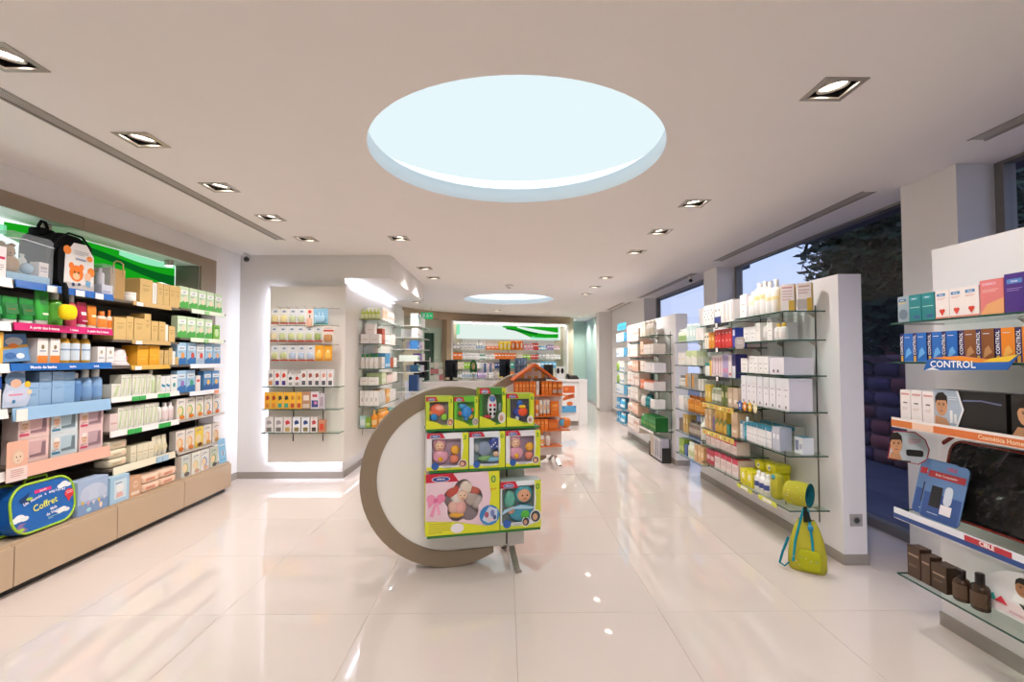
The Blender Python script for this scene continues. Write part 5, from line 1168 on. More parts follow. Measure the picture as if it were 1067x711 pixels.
brow(1.62, 'top', [('grey', 2, .1, .2, 'b'), ('white', 4, .11, .2, 'c'), ('white', 4, .07, .22, 'b'), ('orange', 3, .13, .1), ('yellow', 3, .12, .24, 'p'), ('orange', 3, .13, .26, 'p'), ('pink', 3, .1, .17), ('red', 2, .08, .2), ('sky blue', 3, .09, .15, 'b'), ('lilac', 3, .07, .16), ('pink', 3, .06, .14, 'b')])
brow(1.36, 'second', [('orange', 2, .13, .18), ('white', 6, .08, .17), ('teal', 3, .05, .16, 'b'), ('white', 3, .09, .13), ('orange', 7, .09, .17), ('cream', 2, .1, .14), ('lime', 2, .12, .13), ('red', 3, .08, .12), ('grey', 2, .12, .16), ('white', 4, .12, .13)])
brow(1.10, 'third', [('cream', 3, .1, .18), ('lime', 2, .12, .17), ('white', 5, .09, .16), ('pink', 2, .09, .15), ('navy', 3, .09, .16), ('cream', 2, .1, .14), ('teal', 2, .1, .17), ('yellow', 5, .09, .11), ('white', 3, .09, .15), ('sky blue', 4, .13, .18)])
brow(.84, 'fourth', [('grey', 3, .08, .2, 'b'), ('white', 6, .07, .2, 'b'), ('lilac', 4, .06, .18), ('white', 3, .12, .15), ('yellow', 2, .12, .12), ('orange', 4, .1, .14), ('white', 5, .11, .15), ('red', 2, .1, .14), ('lime', 3, .1, .13), ('cream', 2, .1, .12)])

# counter: gently curved white front
cp = [(-1.75, 9.1), (-1.1, 9.36), (-.3, 9.68), (.5, 9.94), (1.1, 10.1), (1.68, 10.22)]
def strip(p, off, d, z0, z1):
    b = MB(); n = len(p); fr = []; bk_ = []
    for i in range(n):
        a = Vector(p[max(0, i - 1)]); c = Vector(p[min(n - 1, i + 1)]); t = (c - a).normalized(); nn = Vector((-t.y, t.x))
        fr.append(Vector(p[i]) + nn * off); bk_.append(Vector(p[i]) + nn * (off + d))
    for i in range(n - 1):
        A, B, C, D = fr[i], fr[i + 1], bk_[i + 1], bk_[i]
        b.face([(A.x, A.y, z0), (B.x, B.y, z0), (B.x, B.y, z1), (A.x, A.y, z1)]); b.face([(C.x, C.y, z0), (D.x, D.y, z0), (D.x, D.y, z1), (C.x, C.y, z1)])
        b.face([(A.x, A.y, z1), (B.x, B.y, z1), (C.x, C.y, z1), (D.x, D.y, z1)]); b.face([(D.x, D.y, z0), (C.x, C.y, z0), (B.x, B.y, z0), (A.x, A.y, z0)])
    for A, D in ((fr[0], bk_[0]), (bk_[-1], fr[-1])): b.face([(A.x, A.y, z0), (A.x, A.y, z1), (D.x, D.y, z1), (D.x, D.y, z0)])
    return b
q = empty('sales_counter', (0, 0, 0)); tag(q, 'long white sales counter in front of the lit back wall', 'counter')
strip(cp[:-1] + [(1.5, 10.18)], .0, .55, .1, .91).build('body', LACQ, parent=q); strip(cp[:-1] + [(1.5, 10.18)], .06, .4, 0, .1).build('plinth', GREY, parent=q)
strip(cp, -.04, .62, .91, .955).build('countertop', LACQ, parent=q)
strip([(1.5, 10.18), (1.68, 10.22)], -.03, .6, 0, .91).build('end_panel', LACQ, parent=q)
pw = math.atan2(.12, .58)
def cpoint(u):   # point on the counter line
    u *= len(cp) - 1; i = min(int(u), len(cp) - 2); f = u - i
    return (cp[i][0] * (1 - f) + cp[i + 1][0] * f, cp[i][1] * (1 - f) + cp[i + 1][1] * f)
FC = Frame(1.12, 10.09, math.degrees(pw))
ps = put(standee(.3, .6, 'ece8e6', [('r', .05, .66, .9, .9, 'd9642a'), ('e', .3, .8, .15, .06, 'e88a4a'), ('p', [(.05, .4), (.9, .5), (.85, .64), (.3, .58), (.05, .48)], 'c8602a'), ('e', .6, .56, .2, .05, 'a84a22'), ('r', .0, .0, 1, .22, '3a86c0'), ('p', [(.0, .1), (.5, .3), (1, .12), (1, .0), (0, 0)], '5aa4d4'), ('e', .55, .3, .22, .07, 'd8702a')], name='poster', cat='poster'), FC, .18, -.012, .28, 'orange and blue poster on the counter front beside the orange house', None)
# things on the counter
TOPZ = .956
def monitor(u, off, rz, label, w=.36, h=.31):
    x, y = cpoint(u); q = empty('monitor', (x, y + off, TOPZ + .001), rz); tag(q, label, 'monitor', 'monitors on the counter')
    b = MB(); b.prism(rrect(-w / 2, w / 2, .06, .06 + h, .01, 2), -.025, .02); b.build('screen_housing', BLACK, parent=q)
    b = MB(); b.prism(rrect(-w / 2 + .06, w / 2 - .06, .1, .05 + h * .8, .01, 2), -.05, -.025); b.build('rear_bulge', BLACK, parent=q)
    MB().box(-.03, .03, -.02, .01, .012, .1).build('neck', BLACK, parent=q); MB().box(-.11, .11, -.09, .07, 0, .012).build('foot', BLACK, parent=q)
    MB().box(-w / 2 + .015, w / 2 - .015, .02, .022, .075, .045 + h).build('screen', principled('screen_dark', '20242c', .1), parent=q)
monitor(.04, .25, radians(-24), 'black monitor on the counter nearest the glass shelves', .28, .36)
monitor(.21, .25, radians(-30), 'black monitor beside the leaflet stand on the counter', .27, .34)
monitor(.47, .25, radians(-35), 'black monitor before the yellow cartons on the counter', .24, .36)
monitor(.73, .25, radians(-20), 'black monitor above the orange house roof', .2, .24)
x, y = cpoint(.13); q = empty('leaflet_stand', (x, y + .22, TOPZ + .001), radians(15)); tag(q, 'clear leaflet stand full of cards between two monitors', 'stand')
b = MB(); b.box(-.125, .125, -.06, .08, 0, .01); b.box(-.13, -.125, -.06, .08, .01, .45, 'dfe6e4'); b.build('holder', LACQ, parent=q)
b = MB(); b.box(.125, .129, -.06, .08, .01, .4); b.box(-.125, .125, .076, .08, .01, .42); b.build('clear_back', CLEAR, parent=q)
for i in range(3):
    for j in range(3):
        c_ = MB().box(-.04, .04, -.002, .002, 0, .1, rb.choice(['d8c8c0', 'c88a8a', 'b8c8b0', 'e6ded6', '8aa080']), front=rb.choice(['e8dcd4', 'c87a7a', 'cfd8c4'])).build('leaflet', CARD, parent=q); c_.location = (-.083 + .083 * i, -.04 + .04 * j, .012 + .12 * j); c_.rotation_euler = (radians(-14), 0, 0)
x, y = cpoint(.315); q = empty('rotating_stand', (x, y + .22, TOPZ + .001)); tag(q, 'round green rotating stand with an oval on the counter', 'stand')
MB().lathe([(.07, 0), (.07, .012), (.012, .02), (.012, .1)], 'c8c8c8', seg=14).build('base', STEEL, parent=q)
b = MB(); b.prism(ell(0, .25, .075, .15, 20), -.015, .015, '2a6a3a'); b.build('disc', GLOSS, parent=q)
b = MB(); b.face([(xx, -.016, z) for xx, z in ell(0, .28, .035, .08, 14)], 'b8a878'); b.face([(xx, -.016, z) for xx, z in ell(0, .14, .05, .025, 12)], 'e6e6e0'); b.build('printed_front', CARD, parent=q)
q = empty('product_carousel', (cpoint(.385)[0], cpoint(.385)[1] + .25, TOPZ + .001)); tag(q, 'slim chrome rack of hanging packs on the counter', 'rack')
b = MB(); b.lathe([(.08, 0), (.08, .012), (.01, .02), (.01, .36)], seg=12); b.tube([(-.14, 0, .35), (.14, 0, .35)], .006, seg=6); b.build('frame', STEEL, parent=q)
for k in range(5):
    MB().box(-.022, .022, -.006, .006, .15, .33, rb.choice(['e6e4e8', '6a88b8', 'd8dce4']), front=['dfe2ea', '5a7ab0', 'e8e6ea', '7a94c0', 'e2dcd8'][k]).build('pack', CARD, parent=q).location = (-.112 + .056 * k, -.014, 0)
q = empty('plush_toy', (cpoint(.43)[0] - .02, cpoint(.43)[1] + .12, TOPZ + .001)); tag(q, 'white plush bear sitting on the counter', 'toy')
b = MB(); blob(b, 0, 0, .06, .05, .06, 'efe8e0', .045); blob(b, 0, -.005, .14, .04, .038, 'f3ece4', .036)
for s_ in (-1, 1): blob(b, s_ * .032, 0, .175, .014, .014, 'e2d6c8', .01); blob(b, s_ * .035, -.04, .025, .02, .022, 'efe6dc', .03); blob(b, s_ * .05, -.015, .08, .014, .028, 'efe6dc', .016); blob(b, s_ * .014, -.038, .148, .004, .005, '2a2420', .003)
b.build('body', CLOTH, parent=q)
x, y = cpoint(.55); q = empty('spray_display', (x, y + .2, TOPZ + .001), radians(-8)); tag(q, 'tall grey blue cardboard display tower on the counter', 'display')
MB().box(-.13, .13, -.08, .08, 0, .02, '8a98ac').build('base', CARD, parent=q); MB().box(-.13, .13, .074, .08, .02, .44, '7a8aa4').build('back_board', CARD, parent=q)
for z in (.02, .16, .3): 
    if z > .03: MB().box(-.125, .125, -.07, .073, z - .006, z, '9aa8ba').build('tier', CARD, parent=q)
    for k in range(4): bt = MB().lathe([(.022, 0), (.024, .005), (.024, .08), (.012, .1), (.012, .115)], rb.choice(['8c9ab4', 'a8b4c4', '6a7a98']), seg=9).build('bottle', GLOSS, parent=q); bt.location = (-.09 + .06 * k, -.03, z + .001)
x, y = cpoint(.81); q = empty('card_terminal', (x, y + .15, TOPZ + .001), radians(8)); tag(q, 'white framed small display panel on the counter by the black monitor', 'display')
MB().box(-.09, .09, -.02, .02, 0, .26, 'e4e2e0').build('casing', GLOSS, parent=q); b = MB(); b.prism(ell(-.045, .17, .035, .06, 14), -.024, -.02, '2a2a2e'); b.prism(ell(.045, .17, .035, .06, 14), -.024, -.02, '2a2a2e'); b.build('dark_ovals', GLOSS, parent=q)
x, y = cpoint(.9); q = empty('telephone', (x, y + .12, TOPZ + .001), radians(10)); tag(q, 'black telephone lying near the counter end', 'telephone')
b = MB(); b.mesh_([(-.12, -.08, 0), (.12, -.08, 0), (.12, .08, 0), (-.12, .08, 0), (-.115, -.075, .025), (.115, -.075, .025), (.115, .075, .075), (-.115, .075, .075)], [(0, 1, 5, 4), (1, 2, 6, 5), (2, 3, 7, 6), (3, 0, 4, 7), (4, 5, 6, 7), (3, 2, 1, 0)]); b.build('base', BLACK, parent=q)
MB().tube([(-.09, -.07, .05), (-.085, -.03, .075), (-.085, .03, .095), (-.09, .07, .09)], [.022, .016, .016, .022], seg=8).build('handset', BLACK, parent=q)
# little goods on the counter
FCt = Frame(cpoint(.49)[0] + .06, cpoint(.49)[1] + .02, 18)
row(FCt, TOPZ, .0, 'counter top before the dark monitor', [(3, carton(.06, .1, .05, 'e8b62a', [('r', .2, .4, .8, .7, 'f6e4a8')]), 'yellow carton'), (2, carton(.06, .17, .05, '4aa838', [('r', .2, .3, .8, .7, 'e8f2dc')]), 'green and white carton')], inset=.02)
# ceiling fittings
q = empty('dome_camera', (-3.0, 5.70, H - .002)); tag(q, 'small white and black camera in the ceiling corner by the white wall', 'camera')
b = MB(); b.lathe([(.035, -.02), (.035, 0)], 'e8e4e0', seg=14); b.tube([(0, 0, -.02), (.01, -.02, -.05)], .012, 'e8e4e0', seg=7); b.build('mount', GLOSS, parent=q)
b = MB(); blob(b, .014, -.03, -.075, .03, .03, '141416', .03); b.build('dome', GLOSS, parent=q)
q = empty('smoke_detector', (.063, 8.11, H - .002)); tag(q, 'round white smoke detector on the ceiling between the two skylights', 'smoke detector')
MB().lathe([(.045, -.05), (.06, -.03), (.065, -.012), (.065, 0)], 'ece8e4', seg=18).build('casing', GLOSS, parent=q); MB().lathe([(.02, -.06), (.03, -.05)], 'd0ccc8', seg=12).build('sensor', GLOSS, parent=q)
q = empty('wall_camera', (2.74, 7.25, H - .05)); tag(q, 'small white camera above the far window', 'camera')
MB().lathe([(.03, 0), (.03, .048)], 'ece8e4', seg=12).build('mount', GLOSS, parent=q); b = MB(); blob(b, 0, -.02, -.015, .028, .026, '1c1c20', .028); b.build('lens', GLOSS, parent=q)

# ================================================================== WHITE DISPLAY WALLS BY THE WINDOWS
ENDW = principled('lilac_white_lacquer', 'ece8ea', .3, noise=.015, nscale=5)
def display_wall(x0, y0, y1, label, socket=None, cam=False):
    q = empty('freestanding_display', (x0, (y0 + y1) / 2, 0)); tag(q, label, 'display wall', 'white freestanding display walls'); h = (y1 - y0) / 2
    MB().box(0, .16, -h, h, .0, 1.978).build('wall_panel', ENDW, parent=q)
    b = MB(); b.box(-.008, 0, -h - .008, h + .008, 0, .07); b.box(0, .16, -h - .008, -h, 0, .07); b.box(.16, .168, -h - .008, h + .008, 0, .07); b.build('baseboard', GREY, parent=q)
    if socket:
        s = MB().box(.045, .125, -h - .009, -h, socket - .04, socket + .04).build('power_socket', principled('socket_grey', 'a8a2a0', .4), parent=q)
        b = MB(); b.prism(ell(.085, socket, .027, .027, 18), -h - .012, -h - .009, '8f8a88'); b.prism(ell(.085, socket, .018, .018, 16), -h - .0125, -h - .012, '3a3838'); b.build('socket_face', CARD, parent=s)
    return q
display_wall(2.29, 3.35, 5.79, 'white freestanding display wall holding the yellow baby goods shelf', .30)
display_wall(2.29, .25, 2.6, 'white freestanding display wall holding the laptop bag shelf', None)
display_wall(2.22, 6.41, 8.95, 'white freestanding display wall far down with the green cartons', .32)
EDG2 = EDGE
G_ = 'glass shelving on the window side walls'
WH, WT = 'f4f0ee', 'efe9e6'
def tester(F, s, z, c, label, r=.032, txt=None):
    b = MB(); b.prism(ell(0, 0, r, r * 1.25, 18), -.003, .0, c)
    pr = ('round_sign', 'sign', 2 * r, .004, with_prints([('round_sign', b.mesh('round_sign', CARD))], [], r, r, 0))
    o = put(pr, F, s, -.006, z, label, None)
    if txt: lettering(txt, o, (0, -.0035, 0), r * .7, 'f4f2f0')
    else:
        q = MB(); q.face([(x, -.0035, y) for x, y in ell(0, 0, r * .4, r * .5, 10)], 'f6f2e8'); q.build('printed_front', CARD, parent=o)

# ---- middle wall, near bay
A = Frame(2.0, 4.26, -90); A_ = 'near bay, middle wall'
glass_bay('glass_shelving', 'near bay of glass shelves with white bottles and yellow wipes on the middle wall', G_, A, 0, .78, [1.738, 1.531, 1.274, 1.014, .705, .323], .288, [.23, .66])
wb = lambda h, w=.075, dot='b8b0ae', d=.2: carton(w, h, d, WH, [('r', .2, .55, .8, .6, 'c8c0bc'), ('e', .5, .3, .1, .04, dot)], side='ebe6ec')
row(A, 1.738, .02, 'top shelf, ' + A_, [(1, wb(.2, .11), 'white carton'), (1, bottle(.045, .215, WH, 'f6f2ee', cap=.12, lab=(.5, .7, 'f3ead0')), 'short white bottle'), (2, bottle(.045, .27, WH, 'f6f2ee', cap=.14, lab=(.55, .7, 'f2e2a8')), 'tall yellow-printed white bottle'), (2, bottle(.038, .26, WH, 'f6f2ee', cap=.2, lab=(.5, .62, 'f2e2a8'), neck=.3), 'yellow-printed white spray bottle')], inset=.03)
gb = carton(.09, .205, .07, 'f2e8e6', [('r', .12, .84, .88, .9, 'd8a0a0'), ('l', .12, .72, .88, 4, .1, 'd8b8b4'), ('r', .6, 0, 1, .4, 'd8b04a')], side='d8b45a')
gb2 = carton(.09, .205, .07, 'f2e8e6', [('r', .12, .84, .88, .9, 'd8b0a0'), ('l', .12, .72, .88, 2, .1, 'd8b8b4'), ('r', .0, .05, .7, .42, 'bcb2b0'), ('r', .7, 0, 1, .45, 'd0a83a')], side='d8b45a')
put(gb, A, .64, .1, 1.738, 'white carton with yellow corner beside bottles, top shelf, ' + A_, 'cartons with a yellow corner', rot=radians(48))
put(gb2, A, .715, .18, 1.738, 'grey-white carton with yellow corner at the end, top shelf, ' + A_, 'cartons with a yellow corner', rot=radians(48))
row(A, 1.531, .04, 'second shelf, ' + A_, [(2, wb(.125, .1), 'white carton'), (1, carton(.07, .15, .15, WT, [('e', .4, .6, .12, .08, 'd8c8c4')]), 'tall white carton'), (1, bottle(.05, .16, WT, 'f2ece8', cap=.2, lab=(.2, .6, 'e2dad8')), 'white bottle'), (1, wb(.14, .07), 'narrow white carton'), (2, bottle(.032, .13, WH, 'e2b84a', cap=.2, lab=(.2, .6, 'efe4e0')), 'small golden-capped white bottle')], inset=.05)
row(A, 1.274, .03, 'third shelf, ' + A_, [(1, wb(.12, .12), 'broad white carton'), (1, wb(.14, .08), 'tallest white carton'), (3, wb(.135, .075, '8a7a8a'), 'white carton with a dot'), (1, carton(.2, .125, .22, 'ece6ee', [('e', .3, .2, .06, .1, '6a4a5a'), ('e', .6, .2, .06, .1, '6a4a5a')], side='e2dcea'), 'long white carton with two dark dots', {'skip': .01})], inset=.03)
row(A, 1.014, .02, 'fourth shelf, ' + A_, [(8, carton(.085, .232, .17, 'f1edf2', [('r', .2, .62, .8, .66, 'c8c0d0'), ('e', .5, .1, .12, .05, '7a6a7a'), ('e', .5, .45, .08, .03, 'a8b0c8')], side='e2ddea'), 'tall white carton')], inset=.03, gap=.006)
for k, (c, nm) in enumerate((('3a62b0', 'blue'), ('f0902a', 'orange'), ('f0c02e', 'yellow'), ('eadcb0', 'cream'))):
    tester(A, .08 + .085 * k, .995, c, f'round {nm} shelf sign on the fourth shelf of the near bay, middle wall')
b = MB(); b.prism(rrect(-.085, .085, 0, .1, .035, 4), -.004, 0, 'a89f9c')
o = put(('shelf_sign', 'sign', .17, .004, [('shelf_sign', b.mesh('shelf_sign', CARD))]), A, .1, -.008, 1.475, 'rounded grey shelf sign on the second shelf of the near bay, middle wall', None)
b = MB(); b.face([(-.05, -.0045, .065), (.05, -.0045, .065), (.05, -.0045, .072), (-.05, -.0045, .072)], 'd8d0cc'); b.face([(-.05, -.0045, .045), (.05, -.0045, .045), (.05, -.0045, .052), (-.05, -.0045, .052)], 'd8d0cc'); b.build('printed_front', CARD, parent=o)['kind'] = 'stuff'
tw = carton(.042, .15, .09, 'f0eeee', [('r', 0, .84, 1, 1, '2a86a4'), ('r', .25, .4, .75, .46, 'b0b8c0'), ('r', .3, .15, .7, .2, 'c8d0d8')], top='3a94b0', side='dfe2ea')
row(A, .705, .0, 'fifth shelf front, ' + A_, [(1, tw, 'white carton with a teal top'), (1, bottle(.026, .19, '2a9ab4', 'f0f0f0', cap=.2, lab=(.2, .5, '48aec4')), 'teal bottle'), (9, tw, 'teal topped carton past the bottle'), (2, carton(.05, .17, .09, 'c4c6d4', [('r', .2, .5, .8, .7, 'eceef4')], side='b4b8cc'), 'lilac grey carton')], inset=.03, gap=.003)
put(carton(.1, .12, .08, 'eef0f4', [('r', .1, .2, .5, .8, '8a90b0'), ('r', .6, .3, .9, .6, 'b8bccc')], top='2f8aa8', side='e0e4ec'), A, .70, .16, .705, 'teal-lidded blue-white carton at the end, fifth shelf, ' + A_, None)
row(A, .705, .06, 'fifth shelf back, ' + A_, [(8, carton(.06, .17, .08, 'bcbcb4', [('r', 0, .84, 1, 1, '2a7890'), ('r', .2, .4, .8, .6, 'd8d8d0')], side='a8aaa4'), 'teal topped grey carton')], inset=.17)
# yellow shelf
yp = pack(.15, .075, .14, 'e6dc1e', [('e', .5, .5, .2, .35, 'f4f0b8'), ('r', .38, .4, .62, .6, '3a6aa8')], e=.25)
row(A, .323, .0, 'bottom shelf, ' + A_, [(2, carton(.1, .13, .14, 'e8de22', [('e', .5, .6, .22, .2, 'f4f0d0'), ('r', .2, .1, .8, .3, 'd0c21a')], side='d8cc1c', top='dcd020', name='wipes_box'), 'bright yellow wipes box')], inset=.02, gap=.006)
for i, (s, t, z, l) in enumerate(((.10, .2, .456, 'upper yellow wipes pack lying on the yellow boxes'), (.30, .18, .325, 'lower yellow wipes pack lying behind the white bottles'), (.30, .18, .402, 'middle yellow wipes pack lying behind the white bottles'), (.31, .18, .479, 'topmost yellow wipes pack on the pile behind the bottles'))): put(yp, A, s, t, z, l, 'yellow wipes packs on the bottom shelf')
row(A, .323, .235, 'bottom shelf, ' + A_, [(3, bottle(.034, .165, 'ece9e6', 'f6f4f2', cap=.2, lab=(.35, .65, '3a4a8a'), lab2=(.1, .25, 'd8d6c0')), 'white bottle with a navy label')], inset=.01, gap=.004)
# patterned pouch and roll bag
q = empty('standing_pouch', (*A.pt(.50, .07), .326), A.a); tag(q, 'yellow green speckled pouch beside the white bottles on the bottom shelf', 'pouch')
YC = 'bdb53c'
def specks(b, pts):
    for i, (x, y, z, c) in enumerate(pts): b.face([(x - .004, y, z - .003), (x + .004, y, z - .003), (x, y, z + .005)], c)
b = MB(); b.pillow(.1, .19, .07, YC, e=.4); b.build('cloth_body', CLOTH, parent=q)
b = MB(); specks(b, [(rb.uniform(-.035, .035), -.0362, rb.uniform(.03, .16), rb.choice(['3a9aa8', 'e8e4b0', '8a8a2a'])) for _ in range(14)]); b.build('speckles', CARD, parent=q)['kind'] = 'stuff'
b = MB(); blob(b, 0, -.03, .165, .03, .02, '3a8a9a', .012); b.build('badge', GLOSS, parent=q)
q = empty('roll_bag', (*A.pt(.68, .115), .3325), A.a); tag(q, 'yellow green speckled roll bag lying open with teal lining on the bottom shelf', 'bag')
b = MB(); rr_ = .085
pts = [(.02 + .0, 0)]
prof = [(rr_ * .8, -.075), (rr_ * .97, -.06), (rr_ * 1.04, 0), (rr_ * .98, .07), (rr_ * 1.02, .085)]
b.lathe(prof, YC, seg=22, caps=False); b.face([(rr_ * .8 * cos(2 * pi * k / 22), rr_ * .8 * sin(2 * pi * k / 22), -.075) for k in range(22)][::-1], YC)
b.v = [(z, y * .96, x + rr_) for x, y, z in b.v]; b.build('cloth_body', CLOTH, parent=q)
b = MB(); b.lathe([(rr_ * 1.01, .084), (rr_ * .9, .086), (rr_ * .84, .0), (0, .0)], '1d6e7c', seg=22, caps=False); b.v = [(z, y * .96, x + rr_) for x, y, z in b.v]; b.build('teal_lining', CLOTH, parent=q, label='teal inner lining')
b = MB()
for _ in range(40):
    a = rb.uniform(pi * .7, pi * 1.75); z = rb.uniform(-.05, .07); r0 = rr_ * 1.045
    c = rb.choice(['3a9aa8', 'e8e4b0', '8a8a2a', '5ab0c0']); p = lambda da, dz: (z + dz, .96 * r0 * sin(a + da), rr_ + r0 * cos(a + da))
    b.face([p(0, -.005), p(.05, 0), p(0, .005)], c)
b.build('speckles', CARD, parent=q)['kind'] = 'stuff'
q.rotation_euler = (0, 0, A.a + radians(37))
# tote bag on the floor
TB = Frame(1.985, 3.64, -58)
q = empty('tote_bag', (1.99, 3.27, .001), radians(-40)); q.scale = (.8, .85, 1.0); tag(q, 'yellow green speckled tote bag with teal straps standing on the floor', 'bag')
b = MB(); n = 18; lv = [(.0, .125, .055), (.02, .14, .07), (.1, .14, .07), (.2, .12, .055), (.28, .09, .035), (.33, .06, .018)]
vs = []; fs = []
def sgn(t, p): return math.copysign(abs(t) ** p, t)
for z, a, c in lv:
    for k in range(n): an = 2 * pi * k / n; vs.append((a * sgn(cos(an), .6), c * sgn(sin(an), .7), z))
for i in range(len(lv) - 1):
    for k in range(n): fs.append((i * n + k, i * n + (k + 1) % n, (i + 1) * n + (k + 1) % n, (i + 1) * n + k))
b.mesh_(vs, fs, YC, 0, True); b.face(vs[:n][::-1], YC); b.face(vs[-n:], '3a3a20'); b.build('cloth_body', CLOTH, parent=q)
b = MB(); b.pillow(.16, .13, .03, 'b8ba26', e=.35, z0=.02); b.v = [(x + .03, y - .072, z) for x, y, z in b.v]; b.build('pocket', CLOTH, parent=q)
for nm, x in (('strap', -.09), ('strap', .06)):
    b = MB(); b.tube([(x, -.074, .06), (x * .8, -.06, .2), (x * .45, -.036, .32), (x * .2, -.01, .40)], .012, '1f9ab0', seg=6, flat=.35); b.build(nm, CLOTH, parent=q, label='teal carrying strap')
b = MB(); b.tube([(-.13, -.03, .2), (-.17, -.06, .1), (-.19, -.07, .03), (-.15, -.085, .02), (-.12, -.085, .05)], .012, '1f86a0', seg=6, flat=.4); b.build('strap', CLOTH, parent=q, label='teal strap trailing on the floor')
b = MB(); b.tube([(.01, -.02, .32), (.0, -.01, .38), (-.01, .0, .41)], [.03, .022, .014], '22261e', seg=7); b.build('dark_lining', CLOTH, parent=q)
b = MB(); blob(b, .035, -.055, .29, .022, .022, '2a86b0', .012); b.build('badge', GLOSS, parent=q)
b = MB(); specks(b, [(rb.uniform(-.09, .1), -.0905, rb.uniform(.05, .13), rb.choice(['3a9aa8', 'e8e4b0', '8a8a2a'])) for _ in range(16)]); b.build('speckles', CARD, parent=q)['kind'] = 'stuff'
# yellow price rail of this shelf
for s0, s1, c, nm in ((.0, .26, 'c8cf3a', 'yellow green price rail with a white ticket under the wipes boxes'), (.36, .62, 'd2d84a', 'yellow green price rail above the tote bag')):
    o = MB().box(s0 - (s0 + s1) / 2, (s1 - s0) / 2, -.006, -.003, 0, .035, c).build('price_rail_clip', GLOSS); o.location = (*A.pt((s0 + s1) / 2, 0), .292); o.rotation_euler = (0, 0, A.a); tag(o, nm, 'price rail', 'yellow price rails')
    MB().box(-.06, .06, -.0075, -.006, .006, .028, 'f2efe6').build('price_ticket', CARD, parent=o)

# ---- middle wall, centre bay
Bf = Frame(2.0, 5.04, -90); B2 = 'centre bay, middle wall'
glass_bay('glass_shelving', 'centre bay of glass shelves with red and kraft cartons on the middle wall', G_, Bf, 0, .77, [1.723, 1.49, 1.22, .957, .69, .535, .345], .288, [.1, .66])
dc = carton(.075, .2, .1, 'f2f0ee', [('e', .3, .75, .1, .04, '3a3a40'), ('e', .65, .6, .1, .04, '3a3a40'), ('e', .4, .45, .1, .04, '3a3a40'), ('e', .6, .3, .1, .04, '3a3a40')])
row(Bf, 1.723, .02, 'top shelf, ' + B2, [(3, dc, 'white carton with black dots'), (2, carton(.07, .2, .1, 'efece8', [('r', .0, .0, 1, .35, '2a3a80'), ('r', .2, .6, .8, .7, 'b8b0ac')]), 'white carton with a navy foot'), (3, carton(.075, .2, .1, WT, [('r', .6, .1, .9, .9, 'c8beba')]), 'white carton with a grey stripe')], inset=.03, gap=.01)
row(Bf, 1.49, .03, 'second shelf, ' + B2, [(2, carton(.05, .16, .1, 'ece4d8', [('r', .2, .7, .8, .8, '3a3430')]), 'cream carton'), (2, carton(.06, .16, .1, 'd88a2a', [('r', .2, .5, .8, .7, 'f0c880')]), 'amber carton'), (5, carton(.07, .175, .1, 'cc2a26', [('e', .5, .8, .14, .05, 'f4dcd8'), ('e', .5, .4, .14, .05, 'f0d0cc')], side='a82220'), 'bright red carton'), (1, carton(.055, .175, .1, '2f3fa0', [('r', .2, .6, .8, .9, 'e8e8f0')]), 'royal blue carton')], inset=.03, gap=.006)
row(Bf, 1.22, .04, 'third shelf, ' + B2, [(1, carton(.11, .13, .1, 'eef0f0', [('r', 0, .75, 1, 1, '1f8a78')]), 'white carton with a green band'), (1, carton(.04, .15, .1, 'e6b83a'), 'yellow carton'), (4, carton(.055, .2, .1, 'ecdcdc', [('p', [(.2, .1), (.5, .1), (.7, .9), (.4, .9)], 'c88a98')]), 'pale pink carton'), (2, carton(.055, .21, .1, 'b8a8d0', [('r', .2, .2, .8, .4, 'e888a0')]), 'lilac carton'), (1, carton(.06, .2, .1, 'f0e4e4', [('r', .2, .1, .8, .2, 'd0445a')]), 'white and rose carton'), (1, carton(.075, .21, .1, '2a2468', [('r', .1, 0, .9, .5, 'e8e8ee')]), 'dark navy carton with a white label')], inset=.03, gap=.006)
row(Bf, .957, .03, 'fourth shelf, ' + B2, [(2, carton(.06, .17, .1, 'd8b64a', [('r', .2, .3, .8, .6, 'f0dc9a')]), 'yellow ochre carton'), (3, bottle(.035, .19, 'b0b49a', '6a6a4a', lab=(.2, .6, 'd8d8c8')), 'grey green bottle'), (2, carton(.06, .18, .1, '6a7a3a', [('r', .2, .4, .8, .7, 'd0c890')]), 'olive carton'), (2, carton(.09, .17, .12, 'd8bfa6', [('r', .2, .2, .8, .4, 'f0e4d8')]), 'beige kraft carton')], inset=.03, gap=.01)
row(Bf, .69, .02, 'fifth shelf, ' + B2, [(2, carton(.07, .19, .1, 'dcb68a', [('r', .2, .5, .8, .7, 'f0e0cc')]), 'tan carton'), (1, bottle(.035, .17, '8a78a8', 'e8e0e8'), 'lilac bottle'), (3, carton(.075, .2, .1, 'd8a83a', [('p', [(.0, .3), (1, .5), (1, .7), (0, .5)], '7a8a3a')]), 'golden carton with an olive stripe'), (1, carton(.06, .1, .1, '2a8a7a'), 'small teal carton'), (1, carton(.12, .22, .14, 'dcbc9c', [('r', .2, .2, .8, .3, 'efe0d0')], side='c8a682'), 'large beige kraft carton', {'skip': .02})], inset=.03, gap=.01)
pkc = carton(.1, .12, .12, 'f0dcd8', [('r', 0, .65, 1, 1, 'd03a58'), ('l', .1, .45, .9, 3, .1, 'd8b0a8')], top='c8304e', side='e8d0cc')
row(Bf, .535, .04, 'sixth shelf, ' + B2, [(6, pkc, 'crimson-lidded white carton')], inset=.03, gap=.012)
